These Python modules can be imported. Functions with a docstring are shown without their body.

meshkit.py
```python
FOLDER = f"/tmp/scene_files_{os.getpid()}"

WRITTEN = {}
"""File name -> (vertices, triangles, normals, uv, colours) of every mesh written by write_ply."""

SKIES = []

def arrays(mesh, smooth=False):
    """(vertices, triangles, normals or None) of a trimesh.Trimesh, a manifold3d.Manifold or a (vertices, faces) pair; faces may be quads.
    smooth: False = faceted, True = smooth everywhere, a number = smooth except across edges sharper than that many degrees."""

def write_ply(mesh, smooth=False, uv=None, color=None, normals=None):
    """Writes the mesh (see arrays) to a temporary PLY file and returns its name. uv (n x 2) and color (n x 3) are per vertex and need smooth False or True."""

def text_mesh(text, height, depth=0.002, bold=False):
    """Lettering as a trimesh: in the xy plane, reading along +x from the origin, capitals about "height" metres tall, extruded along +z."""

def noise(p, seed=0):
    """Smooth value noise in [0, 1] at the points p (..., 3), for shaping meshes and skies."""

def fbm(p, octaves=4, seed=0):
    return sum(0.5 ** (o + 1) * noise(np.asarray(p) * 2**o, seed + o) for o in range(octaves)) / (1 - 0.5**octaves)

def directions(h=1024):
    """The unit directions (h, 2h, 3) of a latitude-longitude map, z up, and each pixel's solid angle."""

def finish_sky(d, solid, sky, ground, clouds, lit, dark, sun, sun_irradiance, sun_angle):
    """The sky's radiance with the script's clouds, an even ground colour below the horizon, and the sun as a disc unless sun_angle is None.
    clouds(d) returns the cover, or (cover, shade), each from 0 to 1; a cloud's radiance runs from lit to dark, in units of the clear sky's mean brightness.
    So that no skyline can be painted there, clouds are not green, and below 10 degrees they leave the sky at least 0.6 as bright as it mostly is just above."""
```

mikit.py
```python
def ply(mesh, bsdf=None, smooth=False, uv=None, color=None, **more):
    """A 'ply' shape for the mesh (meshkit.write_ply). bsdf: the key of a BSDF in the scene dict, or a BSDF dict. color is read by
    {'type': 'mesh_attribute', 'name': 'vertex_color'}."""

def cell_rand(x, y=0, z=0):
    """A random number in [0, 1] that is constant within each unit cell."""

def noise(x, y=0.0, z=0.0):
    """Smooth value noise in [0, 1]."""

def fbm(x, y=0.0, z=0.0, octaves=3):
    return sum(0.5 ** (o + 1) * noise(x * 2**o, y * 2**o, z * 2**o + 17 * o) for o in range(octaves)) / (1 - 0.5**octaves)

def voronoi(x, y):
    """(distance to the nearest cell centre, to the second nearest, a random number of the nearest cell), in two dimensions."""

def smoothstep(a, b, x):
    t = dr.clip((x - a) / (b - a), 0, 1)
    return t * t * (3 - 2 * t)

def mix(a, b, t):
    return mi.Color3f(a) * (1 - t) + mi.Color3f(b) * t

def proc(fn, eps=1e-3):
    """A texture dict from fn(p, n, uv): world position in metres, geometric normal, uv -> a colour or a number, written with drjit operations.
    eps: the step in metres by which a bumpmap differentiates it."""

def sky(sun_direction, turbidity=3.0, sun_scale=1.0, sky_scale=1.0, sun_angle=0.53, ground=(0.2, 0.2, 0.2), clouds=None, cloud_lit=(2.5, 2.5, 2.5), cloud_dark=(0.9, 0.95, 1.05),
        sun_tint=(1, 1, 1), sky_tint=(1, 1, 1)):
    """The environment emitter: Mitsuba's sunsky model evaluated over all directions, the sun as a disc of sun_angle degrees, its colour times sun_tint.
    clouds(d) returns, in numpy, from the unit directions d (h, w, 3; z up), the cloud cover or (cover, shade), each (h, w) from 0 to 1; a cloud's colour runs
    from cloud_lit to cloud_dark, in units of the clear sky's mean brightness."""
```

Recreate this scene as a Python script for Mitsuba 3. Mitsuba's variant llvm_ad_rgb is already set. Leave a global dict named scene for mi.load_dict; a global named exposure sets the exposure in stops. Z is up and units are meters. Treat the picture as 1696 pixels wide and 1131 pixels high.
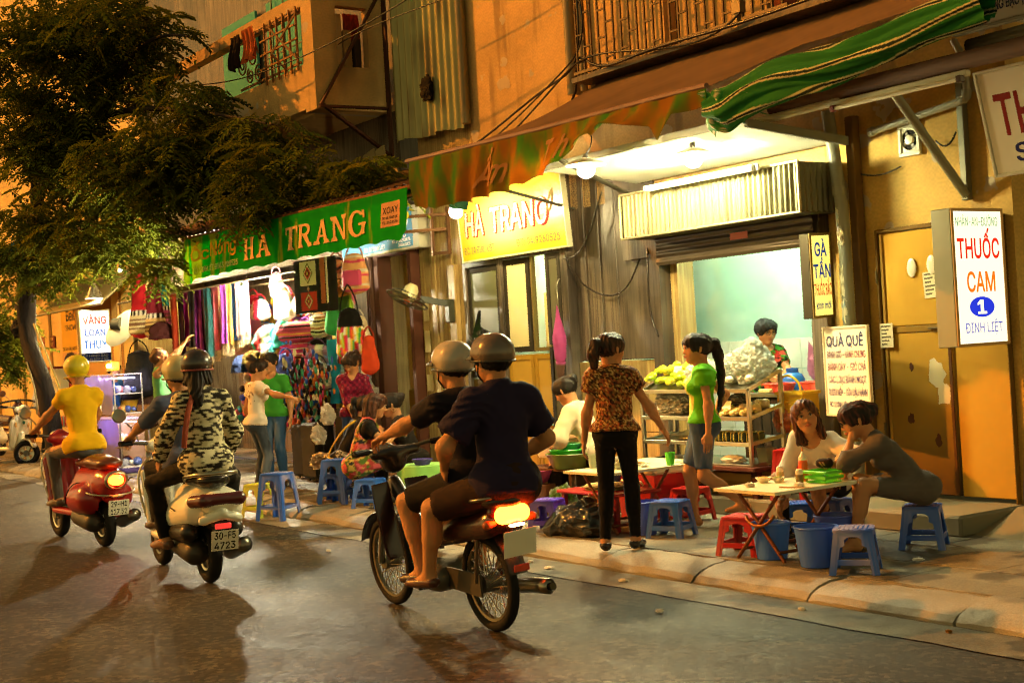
import math, random
import numpy as np
import trimesh, shapely
from shapely.geometry import Polygon, LineString, box as sbox
from shapely.ops import unary_union
from shapely import affinity
from scipy.spatial import cKDTree
import mitsuba as mi, drjit as dr
import mikit, meshkit
from mikit import proc, noise, fbm, smoothstep, mix, voronoi, cell_rand
T = mi.ScalarTransform4f
PI = math.pi
A = np.array
rng = np.random.default_rng(7)
scene, labels = {}, {}

# ---------------------------------------------------------------- camera, sky, exposure
exposure = 3.0
PHI, ROLL, PITCH = math.radians(33.9), 0.058, 0.0054      # from the vanishing points of the kerb, the signs and the shutter box
_F = A([-math.cos(PHI) * math.cos(PITCH), math.sin(PHI) * math.cos(PITCH), math.sin(PITCH)])
_R0 = np.cross(_F, [0, 0, 1.0]); _R0 /= np.linalg.norm(_R0)
_U = math.sin(ROLL) * _R0 + math.cos(ROLL) * np.cross(_R0, _F)
EYE = A([0, 0, 1.6])
scene['camera'] = {'type': 'perspective', 'fov': 2 * math.degrees(math.atan(848 / 2300)), 'fov_axis': 'x', 'near_clip': 0.1, 'far_clip': 500.0,
                   'to_world': T().look_at(origin=EYE.tolist(), target=(EYE + _F).tolist(), up=_U.tolist())}
SUN = (-0.62, -0.58, 0.53)
scene['night_sky'] = {**mikit.sky(SUN, turbidity=3, sun_scale=0.42, sky_scale=0.38, sun_angle=0.9, sun_tint=(1.0, 0.41, 0.06), sky_tint=(2.5, 1.36, 0.38), ground=(0.10, 0.07, 0.03)),
                      'sampling_weight': 4.0}


# ---------------------------------------------------------------- colours and materials
def hx(s):
    v = A([int(s[i:i + 2], 16) for i in (0, 2, 4)]) / 255.0
    return np.where(v < 0.04045, v / 12.92, ((v + 0.055) / 1.055) ** 2.4)


def C(c):
    return hx(c) if isinstance(c, str) else A(c, float)


VC = {'type': 'mesh_attribute', 'name': 'vertex_color'}


def pri(rough, metal=0.0, spec=0.5, **k):
    return {'type': 'twosided', 'bsdf': {'type': 'principled', 'base_color': VC, 'roughness': rough, 'metallic': metal, 'specular': spec, **k}}


scene['m_cloth'] = pri(0.9, spec=0.15, sheen=0.3)
scene['m_matte'] = pri(0.8, spec=0.25)
scene['m_skin'] = pri(0.6, spec=0.3)
scene['m_hair'] = pri(0.55, spec=0.25)
scene['m_plastic'] = pri(0.33, spec=0.5)
scene['m_paint'] = pri(0.25, spec=0.5, clearcoat=1.0, clearcoat_gloss=0.93)
scene['m_metal'] = pri(0.28, metal=1.0)
scene['m_dull'] = pri(0.5, metal=0.6)
scene['m_wet'] = pri(0.16, spec=0.7)
scene['m_leaf'] = {'type': 'principledthin', 'base_color': VC, 'roughness': 0.42, 'diff_trans': 0.7, 'eta': 1.4}
scene['m_film'] = {'type': 'principledthin', 'base_color': VC, 'roughness': 0.2, 'spec_trans': 0.45, 'diff_trans': 0.9, 'eta': 1.4}
scene['m_vinyl'] = {'type': 'principledthin', 'base_color': VC, 'roughness': 0.5, 'diff_trans': 1.7, 'eta': 1.3}
scene['m_tarp'] = {'type': 'principledthin', 'base_color': VC, 'roughness': 0.5, 'diff_trans': 0.75, 'eta': 1.4}
scene['m_glass'] = {'type': 'thindielectric'}


# ---------------------------------------------------------------- writing entries
def nkey(name, parent=None):
    base = (parent + '__' if parent else '') + name
    used = nkey.used
    if base not in used:
        used.add(base)
        return base
    i = nkey.n.get(base, 1)
    while f'{base}_{i:03d}' in used:
        i += 1
    nkey.n[base] = i + 1
    used.add(f'{base}_{i:03d}')
    return f'{base}_{i:03d}'


nkey.used, nkey.n = set(), {}


def lab(key, label, cat=None, group=None):
    labels[key] = {'label': label}
    if cat: labels[key]['category'] = cat
    if group: labels[key]['group'] = group
    return key


def thing(name, label, cat, group=None):
    return lab(nkey(name), label, cat, group)


def arr(m):
    if isinstance(m, tuple):
        v, f = A(m[0], float), A(m[1], int)
        if f.shape[1] == 4: f = np.vstack([f[:, [0, 1, 2]], f[:, [0, 2, 3]]])
        return v, f
    return np.array(m.vertices, float), np.array(m.faces)


def shape_of(mesh, mat, col, smooth=35, emit=None):
    v, f = arr(mesh)
    if smooth is False:
        v, f = v[f].reshape(-1, 3), np.arange(len(f) * 3).reshape(-1, 3)
        if callable(col): c = A(col(v))
    elif smooth is not True:
        m = trimesh.graph.smooth_shade(trimesh.Trimesh(v, f, process=False), angle=math.radians(smooth), facet_minarea=None)
        v, f = np.array(m.vertices), np.array(m.faces)
    c = A(col(v)) if callable(col) else np.tile(C(col), (len(v), 1))
    d = mikit.ply(trimesh.Trimesh(v, f, process=False), mat, smooth=True, color=np.clip(c, 0, 1))
    if emit is not None:
        d['emitter'] = {'type': 'area', 'radiance': {'type': 'rgb', 'value': [float(x) for x in emit[:3]]}, 'sampling_weight': float(emit[3]) if len(emit) > 3 else 1.0}
    return d


def obj(name, mesh, mat, col, parent=None, smooth=35, emit=None, label=None, kind=None, key=None):
    k = key or nkey(name, parent)
    scene[k] = shape_of(mesh, mat, col, smooth, emit)
    if kind or label:
        labels.setdefault(k, {})
        if label: labels[k]['label'] = label
        if kind: labels[k]['kind'] = kind
    return k


def solo(name, label, cat, mesh, mat, col, group=None, **k):
    key = thing(name, label, cat, group)
    return obj(name, mesh, mat, col, key=key, **k)


def rawobj(name, mesh, bsdf, parent=None, smooth=False, kind=None, label=None):
    """an entry with a procedural (not vertex coloured) material"""
    k = nkey(name, parent)
    v, f = arr(mesh)
    scene[k] = mikit.ply(trimesh.Trimesh(v, f, process=False), bsdf, smooth=smooth)
    if kind or label:
        labels.setdefault(k, {})
        if label: labels[k]['label'] = label
        if kind: labels[k]['kind'] = kind
    return k


# ---------------------------------------------------------------- mesh builders
def cat(*ms):
    ms = [m for g in ms for m in (g if isinstance(g, list) else [g])]
    vs, fs, n = [], [], 0
    for m in ms:
        v, f = arr(m)
        vs.append(v); fs.append(f + n); n += len(v)
    return np.vstack(vs), np.vstack(fs)


def xf(m, M):
    v, f = arr(m)
    M = A(M, float)
    return v @ M[:3, :3].T + M[:3, 3], (f[:, ::-1] if np.linalg.det(M[:3, :3]) < 0 else f)


def mv(m, x=0, y=0, z=0):
    v, f = arr(m)
    return v + [x, y, z], f


def rot(ax, deg):
    ax = {'x': [1, 0, 0], 'y': [0, 1, 0], 'z': [0, 0, 1]}.get(ax, ax) if isinstance(ax, str) else ax
    return trimesh.transformations.rotation_matrix(math.radians(deg), ax)


def rz(m, deg, at=(0, 0, 0)):
    v, f = arr(m)
    a = math.radians(deg); c, s = math.cos(a), math.sin(a)
    w = v - at
    return np.stack([w[:, 0] * c - w[:, 1] * s, w[:, 0] * s + w[:, 1] * c, w[:, 2]], 1) + at, f


def frame(o, x, y, z=None):
    x, y = A(x, float), A(y, float)
    z = np.cross(x, y) if z is None else A(z, float)
    M = np.eye(4); M[:3, 0], M[:3, 1], M[:3, 2], M[:3, 3] = x, y, z, o
    return M


def un(v):
    v = A(v, float)
    return v / max(np.linalg.norm(v), 1e-12)


def bx(x0, x1, y0, y1, z0, z1, b=0.0):
    """a box, with chamfered edges where b > 0"""
    x0, x1 = sorted((x0, x1)); y0, y1 = sorted((y0, y1)); z0, z1 = sorted((z0, z1))
    if b <= 0:
        m = trimesh.creation.box(bounds=[[x0, y0, z0], [x1, y1, z1]])
        return A(m.vertices), A(m.faces)
    b = min(b, (x1 - x0) * .45, (y1 - y0) * .45, (z1 - z0) * .45)
    pts = []
    for x, sx in ((x0, 1), (x1, -1)):
        for y, sy in ((y0, 1), (y1, -1)):
            for z, sz in ((z0, 1), (z1, -1)):
                pts += [[x, y + sy * b, z + sz * b], [x + sx * b, y, z + sz * b], [x + sx * b, y + sy * b, z]]
    h = trimesh.convex.convex_hull(A(pts))
    return A(h.vertices), A(h.faces)


def hull(pts):
    h = trimesh.convex.convex_hull(A(pts, float))
    return A(h.vertices), A(h.faces)


def tube(path, r, n=8, closed=False, flat=None):
    """a tube along the points; r a number or one per point; flat=(normal, factor) squashes it"""
    p = A(path, float)
    m = len(p)
    r = np.broadcast_to(A(r, float), (m,))
    t = (np.roll(p, -1, 0) - np.roll(p, 1, 0)) if closed else np.gradient(p, axis=0)
    t /= np.linalg.norm(t, axis=1, keepdims=True) + 1e-12
    u = np.cross(t[0], [0, 0, 1] if abs(t[0][2]) < .9 else [1, 0, 0]); u /= np.linalg.norm(u)
    rings = []
    for i in range(m):
        u = u - t[i] * (u @ t[i]); u /= np.linalg.norm(u) + 1e-12
        w = np.cross(t[i], u)
        a = np.arange(n) * 2 * PI / n + PI / n
        o = (np.cos(a)[:, None] * u + np.sin(a)[:, None] * w) * r[i]
        if flat is not None:
            k = un(flat[0]); o = o - (o @ k)[:, None] * k * (1 - flat[1])
        rings.append(p[i] + o)
    v = np.vstack(rings)
    i = np.arange(n); f = []
    for k in range(m if closed else m - 1):
        a, b = k * n, ((k + 1) % m) * n
        f += [np.stack([a + i, a + (i + 1) % n, b + (i + 1) % n], 1), np.stack([a + i, b + (i + 1) % n, b + i], 1)]
    if not closed:
        v = np.vstack([v, p[0], p[-1]])
        f += [np.stack([(i + 1) % n, i, i * 0 + m * n], 1), np.stack([(m - 1) * n + i, (m - 1) * n + (i + 1) % n, i * 0 + m * n + 1], 1)]
    return v, np.vstack(f)


def bar(a, b, w, h=None, up=(0, 0, 1)):
    """a square bar from a to b, w wide and h high"""
    a, b = A(a, float), A(b, float)
    h = h or w
    d = un(b - a); s = np.cross(d, up)
    s = un(s) if np.linalg.norm(s) > 1e-6 else A([1.0, 0, 0])
    u = np.cross(s, d)
    v = [e + i * s * w / 2 + j * u * h / 2 for e in (a, b) for i in (-1, 1) for j in (-1, 1)]
    return hull(v)


def curve(pts, n=24):
    p = A(pts, float)
    if len(p) == 2: return p[0] + (p[1] - p[0]) * np.linspace(0, 1, n)[:, None]
    from scipy.interpolate import CubicSpline
    t = np.r_[0, np.cumsum(np.linalg.norm(np.diff(p, axis=0), axis=1) + 1e-9)]
    return CubicSpline(t, p)(np.linspace(0, t[-1], n))


def lathe(prof, n=24, at=(0, 0, 0)):
    p = A(prof, float)
    a = np.arange(n) * 2 * PI / n
    v = np.concatenate([np.stack([r * np.cos(a), r * np.sin(a), a * 0 + z], 1) for r, z in p])
    i = np.arange(n); f = []
    for k in range(len(p) - 1):
        b, c = k * n, (k + 1) * n
        f += [np.stack([b + i, b + (i + 1) % n, c + (i + 1) % n], 1), np.stack([b + i, c + (i + 1) % n, c + i], 1)]
    return v + A(at), np.vstack(f)


def grid(fn, nu, nv):
    """a sheet from fn(u, v) -> (n, 3), u and v from 0 to 1"""
    u, v = np.meshgrid(np.linspace(0, 1, nu), np.linspace(0, 1, nv), indexing='ij')
    p = fn(u.ravel(), v.ravel())
    k = np.arange(nu * nv).reshape(nu, nv)
    q = np.stack([k[:-1, :-1].ravel(), k[1:, :-1].ravel(), k[1:, 1:].ravel(), k[:-1, 1:].ravel()], 1)
    return A(p, float), np.vstack([q[:, [0, 1, 2]], q[:, [0, 2, 3]]])


def slab_of(m, t):
    """a sheet given thickness t against its normals (edges closed)"""
    v, f = arr(m)
    tm = trimesh.Trimesh(v, f, process=False)
    n = np.array(tm.vertex_normals)
    w = v - n * t
    e = np.sort(f[:, [0, 1, 1, 2, 2, 0]].reshape(-1, 2), axis=1)
    d = f[:, [0, 1, 1, 2, 2, 0]].reshape(-1, 2)
    _, idx, cnt = np.unique(e, axis=0, return_index=True, return_counts=True)
    bd = d[idx[cnt == 1]]
    k = len(v)
    side = np.vstack([np.stack([bd[:, 1], bd[:, 0], bd[:, 0] + k], 1), np.stack([bd[:, 1], bd[:, 0] + k, bd[:, 1] + k], 1)]) if len(bd) else np.zeros((0, 3), int)
    return np.vstack([v, w]), np.vstack([f, f[:, ::-1] + k, side])


def prism(poly, d):
    """a shapely polygon (xy) extruded from z = 0 to d"""
    ms = [trimesh.creation.extrude_polygon(g, d, engine='earcut') for g in getattr(poly, 'geoms', [poly])]
    return cat([(A(m.vertices), A(m.faces)) for m in ms])


def ball(c, r, sub=2):
    m = trimesh.creation.icosphere(subdivisions=sub)
    return A(m.vertices) * A(r) + A(c), A(m.faces)


def torus(c, R, r, ax='y', n=32, k=12, sq=1.0):
    a = np.arange(n) * 2 * PI / n
    p = {'y': np.stack([np.cos(a), a * 0, np.sin(a)], 1), 'x': np.stack([a * 0, np.cos(a), np.sin(a)], 1), 'z': np.stack([np.cos(a), np.sin(a), a * 0], 1)}[ax]
    nrm = {'y': [0, 1, 0], 'x': [1, 0, 0], 'z': [0, 0, 1]}[ax]
    return tube(A(c) + p * R, r, k, True, flat=(nrm, sq) if sq != 1 else None)


_TX = {}


def text(s, h, w=None, d=0.002, bold=False, shear=0.0):
    """lettering in the xy plane from the origin, capitals h high; w squeezes the line to that width"""
    if (s, bold) not in _TX:
        m = meshkit.text_mesh(s, 1.0, 1.0, bold)
        _TX[s, bold] = (A(m.vertices), A(m.faces))
    v, f = _TX[s, bold]
    v = v.copy()
    v[:, 0] -= v[:, 0].min()
    k = h if w is None else w / v[:, 0].max()
    return np.stack([v[:, 0] * k + shear * v[:, 1] * h, v[:, 1] * h, v[:, 2] * d], 1), f


def letter_on(M, s, x, y, h, w=None, d=0.002, bold=False, shear=0.0, center=False):
    m = text(s, h, w, d, bold, shear)
    if center: x = x - (m[0][:, 0].max() - m[0][:, 0].min()) / 2
    return xf(mv(m, x, y, 0), M)


# ---------------------------------------------------------------- smooth bodies: a field of rounded cones, meshed by surface nets
def seg(P, a, b, ra, rb, n=None, k=1.0):
    """distance to a cone with round ends; n, k: flattened k times along n"""
    a, b = A(a, np.float32), A(b, np.float32)
    ab = b - a
    q = P - a
    if n is not None:
        n = A(un(n), np.float32)
        q = q + (q @ n)[:, None] * n * np.float32(k - 1)
        ab = ab + (ab @ n) * n * np.float32(k - 1)
    t = np.clip(q @ ab / max(float(ab @ ab), 1e-9), 0, 1)
    d = np.sqrt(((q - t[:, None] * ab) ** 2).sum(1)) - (ra + t * (rb - ra))
    return d if n is None else d / np.float32(max(1.0, k) ** .5)


def smin(a, b, k):
    h = np.clip(0.5 + 0.5 * (b - a) / k, 0, 1)
    return b + (a - b) * h - k * h * (1 - h)


def field(prims, k=0.03):
    def fn(P):
        d = None
        for p in prims:
            e = seg(P, *p)
            d = e if d is None else smin(d, e, k)
        return d
    return fn


def nets(fn, lo, hi, h, B=8):
    """surface nets of fn(P) -> distance over the box, evaluated only in the blocks near the surface"""
    lo, hi = A(lo, float) - 2 * h, A(hi, float) + 2 * h
    nb = np.maximum(1, np.ceil((hi - lo) / (h * B)).astype(int))
    g = np.stack(np.meshgrid(*[np.arange(n) for n in nb], indexing='ij'), -1).reshape(-1, 3)
    cen = (lo + (g + .5) * B * h).astype(np.float32)
    g = g[np.abs(fn(cen)) < h * B * 1.25]
    o = np.stack(np.meshgrid(*[np.arange(B + 1)] * 3, indexing='ij'), -1).reshape(-1, 3)
    idx = (g[:, None, :] * B + o[None]).reshape(-1, 3)
    val = fn((lo + idx * h).astype(np.float32)).reshape(len(g), B + 1, B + 1, B + 1)
    cs = [(a, b, c) for a in (0, 1) for b in (0, 1) for c in (0, 1)]
    cv = np.stack([val[:, a:B + a, b:B + b, c:B + c] for a, b, c in cs], -1)
    s = cv < 0
    mixed = s.any(-1) & ~s.all(-1)
    bi, i, j, k = np.nonzero(mixed)
    cell = g[bi] * B + np.stack([i, j, k], 1)
    cv, s = cv[bi, i, j, k], s[bi, i, j, k]
    tot, cnt = np.zeros((len(cv), 3)), np.zeros(len(cv))
    cs_ = A(cs, float)
    for a in range(8):
        for b in range(a + 1, 8):
            if sum(x != y for x, y in zip(cs[a], cs[b])) == 1:
                m = s[:, a] != s[:, b]
                t = (cv[m, a] / (cv[m, a] - cv[m, b]))[:, None]
                tot[m] += cs_[a] + t * (cs_[b] - cs_[a]); cnt[m] += 1
    v = lo + (cell + tot / cnt[:, None]) * h
    N = nb.max() * B + 4
    key = (cell[:, 0] * N + cell[:, 1]) * N + cell[:, 2]
    order = np.argsort(key); sk = key[order]
    F = []
    for ax, (u, w) in enumerate(((1, 2), (2, 0), (0, 1))):
        far = 4 >> ax
        m = np.nonzero(s[:, 0] != s[:, far])[0]
        st = A([N * N, N, 1])
        q = []
        ok = np.ones(len(m), bool)
        for du, dw in ((0, 0), (1, 0), (1, 1), (0, 1)):
            kk = key[m] - du * st[u] - dw * st[w]
            p = np.clip(np.searchsorted(sk, kk), 0, len(sk) - 1)
            ok &= sk[p] == kk
            q.append(order[p])
        q = np.stack(q, 1)
        q = np.where(s[m, 0][:, None], q, q[:, ::-1])
        q = q[ok]
        F += [q[:, [0, 1, 2]], q[:, [0, 2, 3]]]
    return v, np.vstack(F)


def blob(prims, h=0.01, k=0.03, extra=None):
    """a mesh of the joined cones; extra(P, d) -> d carves or roughens it"""
    fn0 = field(prims, k)
    fn = fn0 if extra is None else (lambda P: extra(P, fn0(P)))
    pts = A([p[0] for p in prims] + [p[1] for p in prims], float)
    r = max(max(p[2], p[3]) for p in prims)
    return nets(fn, pts.min(0) - r - .02, pts.max(0) + r + .02, h)


def nz(P, s, seed=0):
    """numpy value noise in [-1, 1]"""
    return (meshkit.noise(P * s, seed) * 2 - 1).astype(np.float32)


def fz(P, s, o=3, seed=0):
    return meshkit.fbm(A(P) * s, o, seed) * 2 - 1


def lerp(a, b, t):
    return A(a) * (1 - t[:, None]) + A(b) * t[:, None]


def worn(c, amt=0.25, s=3.0, seed=0):
    """a colour with soft grime"""
    c = C(c)
    return lambda v: np.clip(c * (1 + amt * (fz(v, s, 3, seed) + .5 * fz(v, s * 6, 2, seed + 3)))[:, None], 0, 1)


def sss(a, b, x):
    t = np.clip((x - a) / (b - a), 0, 1)
    return t * t * (3 - 2 * t)
# ---------------------------------------------------------------- procedural surfaces of the setting
def _asphalt(p, n, uv):
    a = fbm(p.x * .55, p.y * .9, 3.1, 4)
    d1, d2, r = voronoi(p.x * 30, p.y * 30)
    patch = smoothstep(.47, .53, fbm(p.x * .9 + 3, p.y * 1.5 + 8, 0., 4))
    r2 = cell_rand(dr.floor(p.x * 70), dr.floor(p.y * 70))
    crk = dr.abs(fbm(p.x * .8 + 7, p.y * 2.6, 1.0, 4) - .5)
    crack = 1 - smoothstep(.004, .012, crk)
    base = mix((.015, .0115, .0062), (.036, .028, .0145), smoothstep(.3, .7, a))
    base = base * (0.10 + 1.9 * r * r * r + .40 * r2 + .6 * fbm(p.x * 9, p.y * 9, 0., 2)) * (.8 + .35 * patch)
    oil = smoothstep(.5, .7, fbm(p.x * .35 + 40, p.y * 1.1, 0., 3))
    return base * (1 - .75 * crack * smoothstep(.42, .55, fbm(p.x * .3, p.y * .7 + 5, 0., 2))) * (1 - .3 * oil)


def _asphalt_r(p, n, uv):
    a = fbm(p.x * .7 + 11, p.y * 1.3, 2.2, 3)
    d1, d2, r = voronoi(p.x * 40, p.y * 40)
    return dr.clip(.52 + .34 * (a - .35) + .12 * r, .42, .85)


def _asphalt_h(p, n, uv):
    d1, d2, r = voronoi(p.x * 40, p.y * 40)
    return (1 - d1) * .0009 * (.4 + .9 * r)


def _concrete(p, n, uv):
    a = fbm(p.x * 1.3, p.y * 1.3, p.z * 1.3, 4)
    g = noise(p.x * 150, p.y * 150, p.z * 150)
    s = smoothstep(.52, .68, fbm(p.x * 2.3 + 31, p.y * 2.3, p.z * 5, 3))
    base = mix((.135, .125, .095), (.27, .25, .195), smoothstep(.3, .72, a)) * (.82 + .36 * g)
    return base * (1 - .5 * s)


def _pave(p, n, uv):
    a = fbm(p.x * 1.7, p.y * 1.7, 0., 4)
    g = noise(p.x * 120, p.y * 120)
    s = smoothstep(.46, .62, fbm(p.x * 3.1 + 31, p.y * 3.1, 0., 4))
    k = cell_rand(dr.floor(p.x * 1.67), dr.floor(p.y * 1.67))
    base = mix((.085, .078, .055), (.19, .175, .125), smoothstep(.3, .72, a)) * (.75 + .3 * g + .2 * k)
    return base * (1 - .62 * s)


def _concrete_h(p, n, uv):
    return .010 * fbm(p.x * 14, p.y * 14, p.z * 14, 4) + .0012 * noise(p.x * 160, p.y * 160, p.z * 160)


def stucco(c0, c1, stain, dirt=1.0):
    def fn(p, n, uv):
        a = fbm(p.x * 1.1, p.y * 1.1, p.z * 1.1, 4)
        st = smoothstep(.55, .74, fbm(p.x * 5.5, p.y * 2, p.z * .55 + 4, 4))
        chip = smoothstep(.70, .73, fbm(p.x * 4.2 + 9, 1.0, p.z * 4.2, 4))
        fine = noise(p.x * 60, p.y * 60, p.z * 60)
        b = mix(c0, c1, smoothstep(.3, .7, a)) * (.9 + .2 * fine)
        b = mix(b, stain, .55 * dirt * st)
        low = smoothstep(1.1, .1, p.z + .5 * (fbm(p.x * 6, 0., p.z * 6, 3) - .5))
        b = mix(b, mi.Color3f(stain) * .6, .5 * dirt * low)
        return mix(b, (.45, .38, .27), .8 * chip * dirt)
    return fn


def _stucco_h(p, n, uv):
    return .008 * fbm(p.x * 7, p.y * 7, p.z * 7, 4) + .004 * smoothstep(.70, .73, fbm(p.x * 4.2 + 9, 1.0, p.z * 4.2, 4)) + .0008 * noise(p.x * 90, p.y * 90, p.z * 90)


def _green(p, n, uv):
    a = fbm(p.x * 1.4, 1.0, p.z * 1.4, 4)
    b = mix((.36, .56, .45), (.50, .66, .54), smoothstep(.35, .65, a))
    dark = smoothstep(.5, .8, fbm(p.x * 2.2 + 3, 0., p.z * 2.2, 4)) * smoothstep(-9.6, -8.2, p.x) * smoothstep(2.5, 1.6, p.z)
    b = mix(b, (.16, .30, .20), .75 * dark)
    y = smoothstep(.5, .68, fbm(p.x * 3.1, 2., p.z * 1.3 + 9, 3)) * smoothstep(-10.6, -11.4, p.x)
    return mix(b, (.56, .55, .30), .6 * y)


def _wood(p, n, uv):
    w = cell_rand(dr.floor(p.x * 6.6))
    g = fbm(p.x * 55, p.y * 55, p.z * 2.4 + w * 40, 4)
    st = smoothstep(.45, .75, fbm(p.x * 2.4, 0., p.z * 1.2 + w * 9, 3))
    b = mix((.30, .19, .060), (.47, .33, .115), smoothstep(.25, .75, g)) * (.8 + .4 * w)
    return mix(b, (.12, .075, .03), .45 * st)


def _darkwood(p, n, uv):
    g = fbm(p.x * 60, p.y * 60, p.z * 2.0, 4)
    st = smoothstep(.40, .66, fbm(p.x * 1.9, 0., p.z * 1.1, 4))
    b = mix((.080, .058, .038), (.15, .112, .070), smoothstep(.3, .7, g))
    b = mix(b, (.22, .19, .14), .4 * smoothstep(.56, .70, fbm(p.x * 7, 3., p.z * .9, 3)))
    return mix(b, (.022, .016, .012), .75 * st)


scene['t_asphalt'] = {'type': 'bumpmap', 'arbitrary': proc(_asphalt_h, 2e-3), 'scale': 1.0,
                      'bsdf': {'type': 'principled', 'base_color': proc(_asphalt), 'roughness': proc(_asphalt_r), 'specular': .42}}
scene['t_pave'] = {'type': 'bumpmap', 'arbitrary': proc(_concrete_h, 2e-3), 'scale': 1.0, 'bsdf': {'type': 'principled', 'base_color': proc(_pave), 'roughness': .6, 'specular': .4}}
scene['t_concrete'] = {'type': 'twosided', 'bsdf': {'type': 'bumpmap', 'arbitrary': proc(_concrete_h, 2e-3), 'scale': 1.0,
                       'bsdf': {'type': 'principled', 'base_color': proc(_concrete), 'roughness': .62, 'specular': .4}}}
for nm, a in (('yellow', ((.50, .29, .052), (.62, .385, .088), (.19, .11, .04))), ('orange', ((.44, .27, .095), (.58, .37, .14), (.13, .075, .035))), ('left', ((.68, .45, .14), (.80, .56, .21), (.42, .26, .09), .5))):
    scene['t_' + nm] = {'type': 'twosided', 'bsdf': {'type': 'bumpmap', 'arbitrary': proc(_stucco_h, 2e-3), 'scale': 1.0,
                        'bsdf': {'type': 'principled', 'base_color': proc(stucco(*a)), 'roughness': .75, 'specular': .3}}}
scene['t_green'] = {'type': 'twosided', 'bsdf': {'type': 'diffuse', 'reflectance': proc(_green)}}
scene['t_wood'] = {'type': 'twosided', 'bsdf': {'type': 'principled', 'base_color': proc(_wood), 'roughness': .5, 'specular': .4}}
scene['t_darkwood'] = {'type': 'twosided', 'bsdf': {'type': 'principled', 'base_color': proc(_darkwood), 'roughness': .42, 'specular': .45}}

# ---------------------------------------------------------------- ground
KY = 5.95                                                       # foot of the kerb
rawobj('road', grid(lambda u, v: np.stack([-140 + 200 * u, -60 + 65.62 * v, u * 0], 1), 2, 2), 't_asphalt', kind='structure')
rawobj('ground', grid(lambda u, v: np.stack([-140 + 200 * u, 5.62 + 90 * v, u * 0 - .02], 1), 2, 2), 't_concrete', kind='structure')


def gutter(u, v):
    x = -60 + 72 * u
    w = .035 * nz(np.stack([x * 2.1, x * 0, x * 0], 1), 1.0, 4) * (v < .01)
    return np.stack([x, 5.58 + w + .40 * v, .006 + .012 * v * (1 - v)], 1)


rawobj('gutter', grid(gutter, 260, 4), 't_pave', kind='structure', smooth=True)
lab('gutter', 'smooth concrete gutter strip between the asphalt and the kerb'); labels['gutter']['kind'] = 'structure'
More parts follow.
